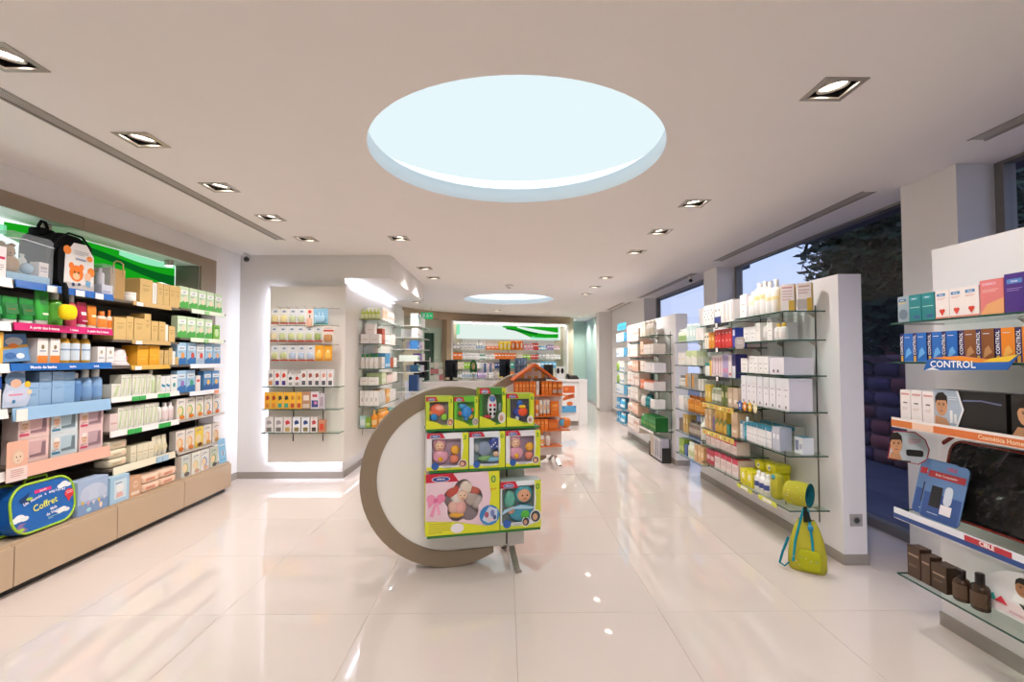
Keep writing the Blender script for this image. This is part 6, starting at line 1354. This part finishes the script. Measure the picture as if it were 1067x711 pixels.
row(Bf, .345, .04, 'seventh shelf, ' + B2, [(2, carton(.09, .14, .12, 'b0283e', [('r', .1, .3, .9, .6, 'e8c0c0')], top='9a2038'), 'dark crimson carton'), (4, carton(.11, .15, .14, 'f0e0dc', [('r', 0, .7, 1, 1, 'd23a56'), ('l', .1, .5, .9, 3, .1, 'd8a8a8')], top='c8304e', side='e0c4c0'), 'big crimson-lidded white carton')], inset=.03, gap=.012)
# black rails with white square tickets
for k, z in enumerate((1.723, 1.49, 1.22)):
    o = MB().box(-.24, .24, -.006, -.003, 0, .03, '1e1c24').build('price_rail_clip', GLOSS); o.location = (*Bf.pt(.42, 0), z - .034); o.rotation_euler = (0, 0, Bf.a); tag(o, f'black price rail with a white ticket, {["top", "second", "third"][k]} shelf, {B2}', 'price rail', 'black price rails')
    t = MB().box(-.03, .03, -.009, -.006, -.014, .046, '2a2436').build('ticket_holder', GLOSS, parent=o); MB().box(-.021, .021, -.0105, -.009, -.005, .037, 'f2f0ee').build('ticket', CARD, parent=t)
for k, (z, c) in enumerate(((.957, 'e0c25a'), (.69, 'e2c860'))):
    o = MB().box(-.34, .34, -.006, -.003, 0, .045, c).build('price_rail_clip', GLOSS); o.location = (*Bf.pt(.39, 0), z - .049); o.rotation_euler = (0, 0, Bf.a); tag(o, f'yellow flowered price rail, {["fourth", "fifth"][k]} shelf, {B2}', 'price rail', 'flowered price rails')
    b = MB()
    for j in range(7): b.face([(x, -.0065, y) for x, y in ell(-.28 + .09 * j, .02, .018, .014, 8)], ['c8602a', 'f0e4a8', '8a7a2a'][j % 3])
    b.build('flower_print', CARD, parent=o)['kind'] = 'stuff'

# ---- middle wall, far bay
Cf = Frame(2.0, 5.81, -90); C2 = 'far bay, middle wall'
glass_bay('glass_shelving', 'far bay of glass shelves with amber bottles on the middle wall', G_, Cf, 0, .76, [1.58, 1.316, 1.056, .806, .556, .296], .288, [.1, .66])
row(Cf, 1.58, .03, 'top shelf, ' + C2, [(4, bottle(.03, .15, 'dfe6d0', 'f0f0ea', lab=(.15, .6, '9ab87a')), 'pale green bottle'), (3, carton(.08, .17, .1, 'cfe4e2', [('r', .2, .3, .8, .7, 'eef6f4')]), 'mint carton'), (3, carton(.06, .13, .1, WT), 'plain white carton')], inset=.03, gap=.01)
row(Cf, 1.316, .03, 'second shelf, ' + C2, [(2, carton(.11, .14, .1, 'f0eae4', [('e', .4, .5, .1, .08, 'd8b060')]), 'cream carton with a gold dot'), (2, carton(.15, .16, .12, 'efebe2', [('p', [(.0, .7), (1, .5), (1, 1), (0, 1)], 'c8d8a0')], side='d8dcb8'), 'white carton with a lime top'), (2, carton(.08, .09, .1, 'b8bcac'), 'sage carton')], inset=.03, gap=.012)
row(Cf, 1.056, .03, 'third shelf, ' + C2, [(3, bottle(.032, .14, 'c4bfba', '8a8480', lab=(.2, .6, 'e0dcd8')), 'grey bottle'), (2, carton(.17, .17, .14, 'a8a49c', [('r', .0, .1, .35, .9, 'd89a4a'), ('l', .45, .7, .9, 4, .1, '8a867e')], side='5a5c4e'), 'grey box with an orange edge'), (2, carton(.06, .12, .1, 'd8d4cc'), 'pale grey carton')], inset=.03, gap=.012)
row(Cf, .806, .03, 'fourth shelf, ' + C2, [(2, carton(.07, .15, .1, WH, [('r', .3, .2, .7, .8, 'e0d8e0')]), 'white carton'), (2, bottle(.03, .15, 'c8c0b8', 'e8e4e0'), 'pale taupe bottle'), (7, bottle(.028, .18, 'c4781e', 'a85a14', cap=.18, lab=(.2, .6, 'd8943a')), 'amber bottle')], inset=.03, gap=.006)
row(Cf, .556, .03, 'fifth shelf, ' + C2, [(2, carton(.06, .14, .1, '7a6a5e'), 'taupe carton'), (2, carton(.06, .2, .1, 'c8a45a', [('r', .2, .5, .8, .8, 'e6d0a0')]), 'golden carton'), (4, bottle(.035, .16, '8a7a70', '4a4038', lab=(.2, .6, 'b8a89c')), 'brown bottle'), (1, bottle(.045, .22, 'f2f0ea', 'f6f4f0', lab=(.4, .7, 'e2e0d8')), 'tall white bottle')], inset=.03, gap=.012)
row(Cf, .296, .03, 'bottom shelf, ' + C2, [(2, carton(.07, .17, .1, '8aa83a', [('r', .2, .2, .8, .5, 'd0d890')], top='6a8a2a'), 'lime carton'), (1, carton(.08, .12, .1, '3a5a9a'), 'blue carton'), (3, bottle(.03, .17, 'ecead8', 'f2f0e6', lab=(.2, .6, 'c8d0a0')), 'cream bottle'), (3, carton(.07, .17, .1, 'dcae7a', [('r', .2, .4, .8, .7, 'f0d8b0')]), 'apricot carton')], inset=.03, gap=.012)

skinbox = lambda *a, **k: carton(*a, **(k if 'name' in k else dict(k, name='skincare_box', cat='box')))
# ---- far wall
W1 = 'far window wall'
D1 = Frame(1.95, 7.22, -90); nd = 'near bay, ' + W1
glass_bay('glass_shelving', 'near bay of glass shelves with green cartons on the far wall', G_, D1, 0, .72, [1.704, 1.446, 1.2, .957, .716, .424], .268, [.1, .62])
pc = lambda h, w=.07, c='f2e8e0': skinbox(w, h, .165, c, [('r', .2, .5, .8, .6, 'd8c0b4')], side='e8dcd2')
row(D1, 1.704, .02, 'top shelf, ' + nd, [(4, skinbox(.06, .2, .165, 'e8dccc', [('r', .2, .2, .8, .7, 'f4ece2')], side='dcd0be'), 'cream carton'), (5, bottle(.032, .21, 'f2ece2', 'e8ddd0', lab=(.2, .6, 'ddd0c0')), 'ivory bottle')], inset=.02, gap=.008)
row(D1, 1.446, .02, 'second shelf, ' + nd, [(2, skinbox(.07, .19, .15, 'f0c8b0', [('e', .5, .3, .2, .1, '4a3a34')]), 'peach carton'), (7, pc(.14, .055), 'slim white carton')], inset=.02, gap=.015)
row(D1, 1.2, .02, 'third shelf, ' + nd, [(3, pc(.15, .08), 'white carton'), (3, skinbox(.12, .13, .165, 'efe9e8', [('e', .5, .2, .06, .06, '8a8088')], side='e6e0e6'), 'wide dotted white carton')], inset=.02, gap=.01)
row(D1, .957, .02, 'fourth shelf, ' + nd, [(2, skinbox(.08, .13, .15, 'e88a6a', [('r', .2, .3, .8, .6, 'f4d0c0')]), 'salmon carton'), (3, skinbox(.14, .12, .165, 'f4e8e4', [('r', .0, .85, 1, 1, 'e07a5a')], top='e07a5a', side='eee2de'), 'salmon-lidded white carton')], inset=.02, gap=.012)
row(D1, .716, .02, 'fifth shelf, ' + nd, [(3, bottle(.03, .15, 'f0e8e2', 'e8e0d8'), 'white bottle'), (3, bottle(.04, .17, '1f8088', '186870', lab=(.2, .6, '2f949c')), 'teal bottle'), (1, skinbox(.18, .12, .15, 'f3ede8', side='ece6e2'), 'square white carton')], inset=.02, gap=.01)
row(D1, .424, .02, 'bottom shelf, ' + nd, [(2, bottle(.035, .17, '2a8a3a', 'e8f0e0', lab=(.2, .6, '58a858')), 'green bottle'), (7, skinbox(.075, .18, .165, '177a2a', [('r', .2, .6, .8, .75, '4aa85a'), ('e', .5, .3, .15, .1, 'b8c83a')], side='12601f', top='1f8a34'), 'deep green carton')], inset=.02, gap=.006)
o = MB().box(-.35, .35, -.006, -.003, 0, .03, 'f2efe8').build('price_rail_clip', GLOSS); o.location = (*D1.pt(.36, 0), .39); o.rotation_euler = (0, 0, D1.a); tag(o, 'white price rail under the deep green cartons, far window wall', 'price rail')
# bagged slippers standing on the floor below
q = empty('floor_rack', (*D1.pt(.38, .17), 0), D1.a); tag(q, 'low black rack standing under the deep green cartons', 'rack')
b = MB(); b.box(-.3, .3, -.05, .07, .0, .012); b.box(-.3, -.29, -.05, .07, .012, .2); b.box(.29, .3, -.05, .07, .012, .2); b.build('frame', DARK, parent=q)
for k in range(5):
    pr = skinbox(.09, .3, .1, ['d8c4b0', 'e6ddd8', 'd4cfd8', 'dcd8e0', 'c8c4d4'][k], [('p', [(.3, .1), (.7, .12), (.6, .85), (.4, .8)], ['b89a80', '9a8a88', '2a2a38', '2a2a3a', '3a3a50'][k]), ('r', .1, .88, .9, .96, 'f0ece8')], name='packed_slippers', cat='pack')
    put(pr, D1, .16 + .105 * k, .18, .0135, f'{ordn(k)} pack of slippers from left standing on the floor rack, far window wall', 'slipper packs on the floor rack')
def colbay(F, n, lv, label, edge, kinds, desc):
    glass_bay('glass_shelving', label, G_, F, 0, .76, lv, .268, [.12, .62], edge=edge)
    for i, z in enumerate(lv):
        ks = kinds[i % len(kinds)]
        row(F, z, .03, f'{["top", "second", "third", "fourth", "fifth", "sixth", "seventh"][i]} shelf, {n}', [(c, pr, f'{d}') for c, pr, d in ks], inset=.02, gap=.012)
PINK = principled('pink_edge', 'e8b0a8', .3, noise=.03); BLUE = principled('blue_edge', '2a86b8', .3, noise=.03)
pA = [(4, skinbox(.08, .19, .165, 'f4ece6', [('r', .2, .2, .8, .4, 'e0b0a0')], side='eee2da'), 'white and blush carton'), (4, skinbox(.07, .185, .165, 'efe0d8', [('r', .2, .5, .8, .7, 'c87a5a')], side='e6d4ca'), 'blush carton')]
pB = [(2, skinbox(.09, .16, .165, 'f2ece8', [('r', .1, .2, .4, .8, '1f6a6a')], side='e8e0dc'), 'teal-striped white carton'), (5, skinbox(.075, .18, .165, 'f3e9e2', [('r', .2, .5, .8, .6, 'd8b8a8')], side='eadfd6'), 'ivory carton')]
pC = [(4, bottle(.032, .17, 'f2e6de', 'e8cfc4', lab=(.2, .6, 'e0b8a8')), 'blush bottle'), (3, skinbox(.1, .16, .165, 'eec0a8', [('r', .2, .4, .8, .7, 'f6e2d6')], side='e6b49a'), 'salmon pink carton')]
colbay(Frame(1.95, 8.0, -90), 'middle bay, ' + W1, [1.66, 1.42, 1.2, .985, .77, .55, .3], 'middle bay of pink edged shelves on the far wall', PINK, [pA, pB, pC], 'p')
bA = [(2, skinbox(.1, .14, .165, 'eef0f2', [('r', .1, .2, .9, .5, 'a8c4dc')], side='e4e8ee'), 'white and blue carton'), (3, skinbox(.09, .145, .165, 'dfe8ee', side='d4dee8'), 'ice blue carton'), (2, skinbox(.09, .14, .165, '4aa0cc', side='3a8cb8'), 'sky blue carton')]
bB = [(3, bottle(.03, .17, '8ab04a', 'e8e8e0'), 'leaf green bottle'), (3, skinbox(.1, .17, .165, 'f0ece6', [('r', .2, .2, .8, .4, '3a90c0')], side='e8e2dc'), 'blue-marked white carton')]
bC = [(2, skinbox(.11, .17, .165, '2f90c4', [('r', .2, .3, .8, .6, 'd8ecf6')], side='2a84b4'), 'bright blue carton'), (3, bottle(.035, .17, '48a4d0', 'eaf2f6', lab=(.2, .6, 'd8ecf6')), 'bright blue bottle')]
F3 = Frame(1.95, 8.78, -90)
colbay(F3, 'blue bay, ' + W1, [1.68, 1.42, 1.17, .96, .79, .53, .29], 'farthest bay of blue edged shelves on the far wall', BLUE, [bA, bA, bB, bB, bA, bC, bC], 'b')
o = put(standee(.6, .12, '2a9ac0', [('r', .1, .3, .9, .6, '1f86ac')]), F3, .4, .03, 1.87, 'bright blue header card on top of the blue bay, far window wall', None, tilt=0)

# ---- near wall with the laptop bag
E3 = Frame(2.0, 2.53, -90)
glass_bay('glass_shelving', 'near glass shelves with small boxes above the laptop bag', G_, E3, 0, 2.2, [1.58, 1.38, 1.085, .625, .305], .288, [.42, 1.1, 1.8], post=(.2, 1.66))
N_ = 'near window wall'
dx = lambda base, c2, emb, lg='ffffff': carton(.07, .13, .055, base, [('r', .12, .8, .75, .9, c2), ('t', 'durex', .44, .85, .075, lg)] + emb, side=base)
heart = lambda c: [('e', .42, .28, .12, .06, c), ('e', .6, .28, .12, .06, c), ('p', [(.31, .26), (.71, .26), (.51, .1)], c), ('r', 0, 0, 1, .06, 'e08a7a'), ('l', .15, .72, .8, 2, .04, 'd8a8a0')]
row(E3, 1.58, .02, 'top shelf, ' + N_, [
    (1, dx('9aa8b4', '3a6a8a', [('e', .5, .3, .4, .2, '6a7a8a'), ('r', .1, .72, .8, .76, 'e0c060')]), 'silver grey box with a teal logo'),
    (2, dx('1f8084', '4aa0b0', [('r', .1, .5, .9, .53, 'a8d8d4'), ('r', .4, .1, .9, .2, '3a5a8a')]), 'teal box'),
    (3, dx('f2e6e2', '4a86b8', heart('d8402e')), 'white box with a red heart'),
    (1, carton(.1, .145, .055, 'dc7a78', [('r', .1, .84, .7, .92, 'e8a0b0'), ('t', 'durex', .4, .88, .07, 'f4e0e4'), ('p', [(0, 0), (1, 0), (1, .45), (.3, .3)], 'e8a870'), ('l', .1, .7, .8, 2, .05, 'f0c0b8')], side='c86a66'), 'coral pink box'),
    (2, carton(.1, .155, .055, '4a2a80', [('r', .1, .74, .7, .86, '5a8ac8'), ('t', 'durex', .4, .8, .075, 'e8e8f8'), ('l', .1, .6, .7, 2, .05, '9a80c0')], side='3a2068'), 'purple box'),
    (4, dx('7a4a90', '9a70b8', []), 'mauve box')], inset=.02, gap=.004)
def ctl(c, c2): return carton(.078, .14, .05, c, [('r', 0, 0, .3, 1, '2a2060'), ('r', .05, .0, .22, .2, 'd8a848'), ('p', [(.38, .1), (.9, .3), (.7, .5), (.5, .4)], c2), ('l', .4, .85, .9, 1, .05, 'e8e8f0'), ('t', 'CONTROL', .15, .58, .16, 'f4f2f6', {'roll': -pi / 2, 'sx': .9})], side='221a50')
row(E3, 1.38, .03, 'second shelf, ' + N_, [(4, ctl('1f6ac0', '6ab0e8'), 'blue box lettered on its navy edge'), (2, ctl('8a5228', 'c08a58'), 'brown box lettered on its navy edge'), (2, ctl('ee8a1e', 'f4b454'), 'orange box lettered on its navy edge'), (1, ctl('5aa83a', '9ad070'), 'green box lettered on its navy edge'), (4, ctl('3a8ab0', '8ac0d8'), 'seablue box lettered on its navy edge')], inset=.02, gap=.004)
sg_ = [(-.21, .0), (.18, .012), (.23, .075), (.1, .055), (-.02, .07), (-.15, .062), (-.19, .05)]
b = MB(); b.prism(sg_, -.003, 0, '1f62b4')
b.face([(x, -.0036, z) for x, z in [(-.16, .058), (-.05, .05), (.06, .04), (.19, .045), (.228, .074), (.1, .055), (-.02, .069), (-.14, .062)]], 'f0922a'); b.face([(x, -.004, z) for x, z in [(.08, .043), (.19, .045), (.228, .074), (.12, .058)]], 'f2c83a')
b.face([(x, -.0038, z) for x, z in [(-.2, .003), (-.12, .004), (-.16, .016)]], 'f2f4f8')
o = put(('wave_sign', 'sign', .44, .004, [('wave_sign', b.mesh('wave_sign', CARD))]), E3, .42, -.01, 1.338, 'wavy blue and orange sign lettered CONTROL on the second shelf, near window wall', None)
lettering('CONTROL', o, (-.06, -.0045, .03), .042, 'ffffff', sx=1.1)
row(E3, 1.085, .02, 'third shelf, ' + N_, [(3, carton(.062, .15, .06, 'f2e8e6', [('r', .1, .84, .9, .9, 'd89a9a'), ('r', .3, .56, .7, .6, '5a4a50'), ('l', .2, .4, .8, 2, .05, 'd8c0bc')], side='eadfdc'), 'slim white carton')], inset=.02, gap=.006)
def manbox(w, h, d): return carton(w, h, d, '1a1816', [('p', [(0, 0), (.34, 0), (.44, .5), (.36, 1), (0, 1)], 'aebccc'), ('p', [(.0, 0), (.26, 0), (.2, .2), (.06, .26), (0, .22)], 'c48f68')] + face_(.13, .56, .09, .3, 'cf976e', '1e1410') + [('r', .26, .1, .3, .45, 'f0eef0'), ('r', .32, .1, .36, .36, 'e8e4e6'), ('l', .24, .8, .37, 3, .06, 'e0e4ec'), ('p', [(.34, 0), (.37, 0), (.47, .5), (.39, 1), (.36, 1), (.44, .5)], 'e8e8ec'), ('p', [(.45, .72), (.7, .76), (.95, .7), (.97, .74), (.7, .8), (.46, .77)], '6a6f90')], side='141210', name='gift_box')
put(manbox(.34, .165, .09), E3, .38, .075, 1.085, 'black gift box with a dark haired man, beside the slim white cartons', 'black gift boxes with a man portrait')
put(carton(.4, .165, .09, '1a1816', [('r', .24, .0, 1, 1, 'b4c0cc'), ('p', [(0, 0), (.36, 0), (.28, .2), (.06, .24)], 'c48f68')] + face_(.16, .56, .1, .3, 'cf976e', '1e1410') + [('r', .44, .08, .48, .5, 'f4f2f2'), ('r', .5, .08, .54, .42, 'e8e4e6'), ('l', .4, .85, .7, 3, .06, 'd8666a'), ('p', [(.62, 1), (.8, .6), (1, .4), (1, 1)], 'b02238')], side='141210', name='gift_box'), E3, .77, .075, 1.085, 'black gift box with a man and crimson corner, right of the first', 'black gift boxes with a man portrait')
put(manbox(.34, .165, .09), E3, 1.2, .075, 1.085, 'black gift box with a man out at the end of the third shelf', 'black gift boxes with a man portrait')
def railclip(z, h, s0, s1, cols, label, texts):
    o = MB().box(-(s1 - s0) / 2, (s1 - s0) / 2, -.008, -.003, 0, h, cols[0]).build('price_rail_clip', GLOSS); o.location = (*E3.pt((s0 + s1) / 2, 0), z); o.rotation_euler = (0, 0, E3.a); tag(o, label, 'price rail', 'long price rails of the near window wall')
    for a, c, z0, z1, col in cols[1]: MB().box(a, c, -.0095, -.008, z0, z1, col).build('coloured_strip', CARD, parent=o)
    for t, x, zz, sz, cc in texts: lettering(t, o, (x, -.0101, zz), sz, cc)
railclip(1.045, .05, 0, 1.9, ('f0e8e6', [(-.95, -.82, .006, .038, 'd87a3a'), (-.82, -.7, .006, .038, 'f0c8b0'), (-.7, -.1, .006, .038, 'd9743a'), (-.02, .9, .006, .038, 'd9743a')]), 'white and orange price rail lettered in cream under the black gift boxes', [('Cosmética Homem', -.38, .022, .026, 'f6d8b8'), ('Cosmética Homem', .4, .022, .026, 'f6d8b8')])
railclip(.582, .055, 0, 1.9, ('e8e8f0', [(-.95, .95, .004, .026, '2a4a88'), (-.56, -.36, .0265, .05, 'b8303a')]), 'white and blue price rail lettered CIBLE under the laptop bag', [('CIBLE', -.46, .0385, .026, 'ffffff')])
# hanging card at the shelf end
q = empty('hanging_card', (*E3.pt(.03, .05), .86), E3.a + radians(55)); tag(q, 'hanging card with a man portrait below the orange price rail', 'card')
pw_, ph_ = .17, .165
cp_ = [(-.085, .02), (.04, 0), (.075, .03), (.085, .08), (.07, .13), (.03, .165), (-.06, .165)]
b = MB(); b.prism(cp_, -.002, .002, 'b02a34'); b.build('board', CARD, parent=q)
b, _ = prim_mesh([('p', [(x / pw_ * .94 + .5, (z - .0825) / ph_ * .94 + .5) for x, z in cp_], 'bcc4cc'), ('p', [(.03, .14), (.35, .1), (.3, .3), (.1, .34)], 'c48f68')] + face_(.22, .58, .14, .3, 'cf976e', '1e1410') + [('p', rrect(.45, .85, .25, .45, .06), '1c1a1a'), ('l', .5, .75, .8, 3, .06, 'c88a90'), ('r', .02, .06, .55, .1, '1c1a1a')], pw_, ph_, -.002)
b.build('printed_front', CARD, parent=q)
b = MB(); b.box(-.03, .0, -.001, .001, .165, .215); b.build('clear_tab', CLEAR, parent=q)
# laptop bag and blue cards
q = empty('laptop_bag', (*E3.pt(.345, .165), .634), E3.a); q.rotation_euler = (radians(-12), radians(0), E3.a); tag(q, 'black laptop bag with red trim in clear wrap on the fourth shelf', 'bag')
bo = rrect(-.22, .3, 0, .36, .06, 5)
b = MB(); b.prism(bo, -.05, .04, '15120f', smooth=False); b.build('body', CLOTH, parent=q)
b = MB(); b.tube([(x, -.05, z) for x, z in bo], .0065, '8a2a22', seg=6, closed=True); b.build('red_piping', GLOSS, parent=q, label='dark red piping')
b = MB(); b.prism(rrect(-.17, .24, .02, .2, .03, 3), -.068, -.0505, '1a1613'); b.build('front_pocket', CLOTH, parent=q)
b = MB(); b.tube([(-.24, -.07, .34), (-.16, -.075, .40), (.0, -.078, .415), (.15, -.078, .40), (.26, -.075, .35), (.32, -.07, .27)], .017, '8e2c22', seg=7, flat=.5); b.build('handle', CLOTH, parent=q, label='dark red carrying handle')
b = MB()
for k in range(9):
    for j in range(5):
        pass
nx, nz = 18, 13; vs = []
rw = random.Random(4)
for j in range(nz + 1):
    for i in range(nx + 1): vs.append((-.225 + .53 * i / nx, -.085 + rw.uniform(-.012, .008), .005 + .355 * j / nz))
b.mesh_(vs, [(j * (nx + 1) + i, j * (nx + 1) + i + 1, (j + 1) * (nx + 1) + i + 1, (j + 1) * (nx + 1) + i) for j in range(nz) for i in range(nx)]); b.build('clear_wrap', FILM, parent=q)
def bluecard(s, t, label):
    b = MB(); b.prism(rrect(-.105, .105, 0, .275, .025, 4), -.002, .002, '5a7aa8')
    pr = [('p', [(.03, .02), (.97, .02), (.97, .45), (.03, .45)], '2f4f8a'), ('r', .04, .72, .96, .83, 'b02c34'), ('t', 'Bolsa Computador', .5, .775, .055, 'f4e4e0'), ('t', 'CIBLE', .6, .91, .075, 'c02a3a'), ('r', .2, .22, .48, .58, '17161a'), ('p', rrect(.54, .74, .3, .62, .08), 'c4ccd8'), ('r', .5, .14, .78, .3, 'e6e0e4'), ('l', .2, .1, .6, 1, .04, 'a8b8d0')]
    o = put(('product_card', 'card', .21, .004, with_prints([('product_card', b.mesh('product_card', CARD))], pr, .21, .275, -.002)), E3, s, t, .63, label, 'blue laptop bag cards', tilt=radians(-14))
bluecard(.15, .045, 'blue card with red band behind, at the left end of the fourth shelf')
bluecard(.225, .02, 'blue card with red band in front of the laptop bag')
put(carton(.12, .2, .06, '2a3f80', [('r', .1, .6, .9, .8, 'd8dce8'), ('r', .1, .2, .9, .4, 'a8304a')]), E3, .78, .08, .625, 'navy carton standing beyond the laptop bag on the fourth shelf', None)
row(E3, .305, .03, 'bottom shelf, ' + N_, [
    (1, carton(.075, .15, .06, '4a3222', [('r', .1, .7, .9, .76, 'a8907a'), ('l', .15, .4, .8, 2, .05, '8a7058')], side='3e2a1c'), 'tall dark brown carton'),
    (1, carton(.05, .135, .06, '4e3626', [('r', .1, .7, .9, .76, 'a8907a')], side='3e2a1c'), 'narrow dark brown carton'),
    (1, carton(.08, .12, .07, '46301f', [('r', .1, .6, .9, .66, 'a8907a'), ('l', .15, .4, .8, 2, .05, '8a7058')], side='3a281a'), 'low dark brown carton'),
    (1, bottle(.036, .135, '3f2a1c', '1c1512', cap=.24, lab=(.15, .75, '5a4230'), flat=.8), 'small dark brown bottle with a black cap', {'skip': .008}),
    (1, bottle(.038, .155, '3a2719', '171210', cap=.28, lab=(.15, .7, '553e2c'), flat=.8), 'tall dark brown bottle with a black cap')], inset=.03, gap=.006)
q = empty('brochure_stand', (*E3.pt(.475, .095), .324), E3.a); q.rotation_euler = (radians(-10), 0, E3.a); tag(q, 'rounded brochure stand with a smiling couple on the bottom shelf', 'card')
cs = ell(.0, .0, .2, .2, 26, 0, pi); cs = [(.24, 0)] + [(x + .04, z + .0) for x, z in cs[1:-1]] + [(-.16, 0)]
b = MB(); b.prism([(x, z * .95) for x, z in cs], -.003, .003, 'ece6e8'); b.build('board', CARD, parent=q)
b, _ = prim_mesh([('p', [(.2, .05), (.98, .05), (.98, .3), (.2, .3)], 'f0dcdc'), ('e', .62, .42, .16, .2, '24301c'), ('p', [(.4, .35), (.62, .35), (.6, .5), (.42, .5)], 'f4f2f2')] + face_(.5, .66, .085, .17, 'b88058', '1a1210') + [('e', .74, .52, .13, .2, '5a3a22')] + face_(.74, .52, .09, .17, 'e0b090', '6a4426') + [('p', [(.12, .22), (.22, .34), (.26, .2)], '3aa8a0'), ('p', [(.24, .2), (.3, .34), (.38, .2)], 'd83a4a'), ('r', .4, .1, .8, .14, 'd8b0b8'), ('t', '+', .46, .3, .1, 'c83040')], .4, .2, -.003)
b.v = [(x + .04, y, z) for x, y, z in b.v]; b.build('printed_front', CARD, parent=q)
b = MB(); b.box(.02, .06, .003, .08, 0, .004); b.mesh_([(.03, .003, .12), (.05, .003, .12), (.05, .08, .004), (.03, .08, .004)], [(0, 1, 2, 3)]); b.build('prop', CARD, parent=q)
